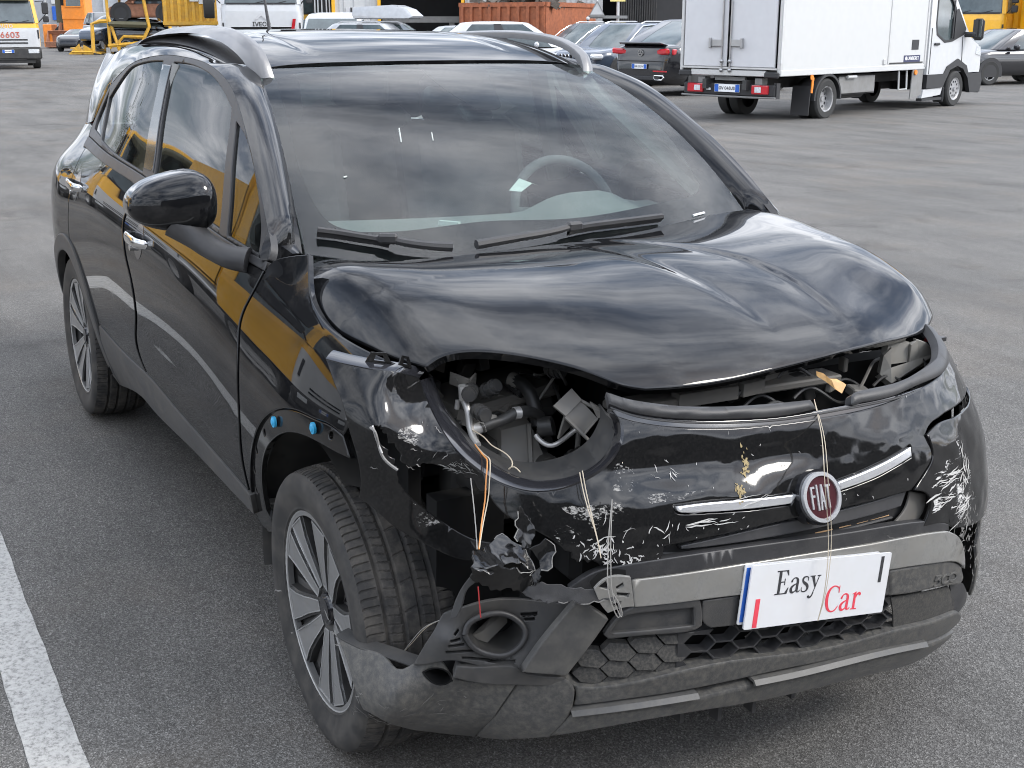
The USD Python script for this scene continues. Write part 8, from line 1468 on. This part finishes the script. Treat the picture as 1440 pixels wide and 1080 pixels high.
# --- trees
def leafy(name, label, loc, h, r, mat, seed, n=2200, trunk=.16, leaf=.16):
    g = np.random.default_rng(seed); t = thing(name, label, 'tree', loc)
    br = [tube([(0, 0, 0), (.05, .02, h*.35), (-.05, .05, h*.75)], [trunk, trunk*.8, trunk*.3], 8)]; tips = []
    for k in range(26):
        a = g.random()*2*np.pi; z0 = h*(.30 + .45*g.random()); l = r*(.5 + .5*g.random()); tip = np.array([l*math.cos(a), l*math.sin(a), z0 + h*.22*g.random() + .1*h]); br.append(tube([(0, 0, z0), tip*[.5, .5, 0] + [0, 0, z0 + (tip[2] - z0)*.6], tip], [trunk*.35, trunk*.2, trunk*.06], 5)); tips.append(tip)
    put('trunk', cat(br), 'bark', t)
    tips = np.array(tips); c = tips[g.integers(0, len(tips), n)] + g.normal(size=(n, 3))*r*.22*np.array([1, 1, .8])
    u = g.normal(size=(n, 3)); u /= np.linalg.norm(u, axis=1, keepdims=True); w = np.cross(u, g.normal(size=(n, 3))); w /= np.linalg.norm(w, axis=1, keepdims=True); s = leaf*(.5 + g.random((n, 1)))
    v = np.stack([c - u*s, c + w*s*.5, c + u*s, c - w*s*.5], 1).reshape(-1, 3); f = np.arange(4*n).reshape(-1, 4)
    put('crown', (v, f), mat, t, smooth=False)
    return t
leafy('pale_tree', 'pale green tree above the white shed, far left', (-116, 9.0, 0), 7.5, 3.0, 'leaf_pale', 3); leafy('green_tree', 'green bushy tree left of the orange loader\'s cab', (-118, 12.2, 0), 6.5, 2.6, 'leaf', 4)

# --- what stands to the car's right, out of the picture but mirrored in its flank: yellow recovery trucks, trees, a palm
G_ = 'yellow recovery trucks parked to the right of the crashed car'
cab_truck('mirrored_lorry', 'yellow tipper lorry in the next bay, mirrored in the crashed car\'s fender and doors', (-4.6, -4.75, 0), 0, 'yellow_paint', 'white_paint', W=2.3, zw=1.65, zt=2.3, deck='tipper', wheel_r=.42)
for k, (x, y, rz, top, pan_, dk) in enumerate([(-15.5, -4.9, 0, 'yellow_paint', 'white_paint', 'flat'), (-29.5, -8.2, 20, 'yellow_paint', 'white_paint', 'flat')]):
    cab_truck('mirrored_lorry', 'yellow %s lorry %s, mirrored in the rear door window' % (('flatbed', 'flatbed')[k], ('behind the one in the next bay', 'farthest off in that row')[k]), (x, y, 0), rz, top, pan_, W=2.35, zw=1.65, zt=2.5, deck=dk, wheel_r=.42)
hb = thing('dark_hall', 'dark grey hall behind the viewer, mirrored in the bumper', 'building', (15.5, 2, 0), 0)
put('wall', box(2, 0, 3, 4, 46, 6), 'clad_dark', hb); put('roof', box(2, 0, 6.1, 4.6, 46.6, .25), 'clad_grey', hb)
for k in range(7): put('gate', box(-.05, -18 + k*6, 2.2, .12, 4.4, 4.4), 'chassis', hb)
def palm(loc, h, seed):
    g = np.random.default_rng(seed); t = thing('palm_tree', 'palm tree behind the yellow lorries, mirrored in the front door window', 'tree', loc)
    put('trunk', tube([(0, 0, 0), (.1, 0, h*.5), (0, .1, h)], [.26, .20, .18], 10), 'bark', t); ms = []
    for k in range(46):
        a = g.random()*2*np.pi; el = g.uniform(-.5, 1.2); L = 2.0*(.8 + .4*g.random()); d = np.array([math.cos(a), math.sin(a), 0]); s_ = np.linspace(0, 1, 9)
        q = np.array([0, 0, h]) + d*L*np.cos(el)*s_[:, None] + np.array([0, 0, 1])*(L*np.sin(el)*s_ - .9*s_**2)[:, None]
        side_ = np.array([-d[1], d[0], 0]); tl = np.gradient(q, axis=0); tl /= np.linalg.norm(tl, axis=1, keepdims=True)
        for i in range(1, 9):
            for sg in (-1, 1):
                for e in (0, .5):
                    p = q[i] - tl[i]*e*.22; o = side_*sg*.55*math.sin(math.pi*min(.95, .15 + i/9)) + tl[i]*.25 + [0, 0, -.12]; ms.append(np.array([p - tl[i]*.025, p + tl[i]*.025, p + o]))
    v = np.vstack(ms); put('crown', (v, np.arange(len(v)).reshape(-1, 3)), 'palm_leaf', t, smooth=False)
palm((-92, -27, 0), 8.5, 2)
leafy('grey_tree', 'grey bare twigged tree behind the last lorry of the row', (-98, -18.0, 0), 11, 5.0, 'leaf_pale', 7, leaf=.16)
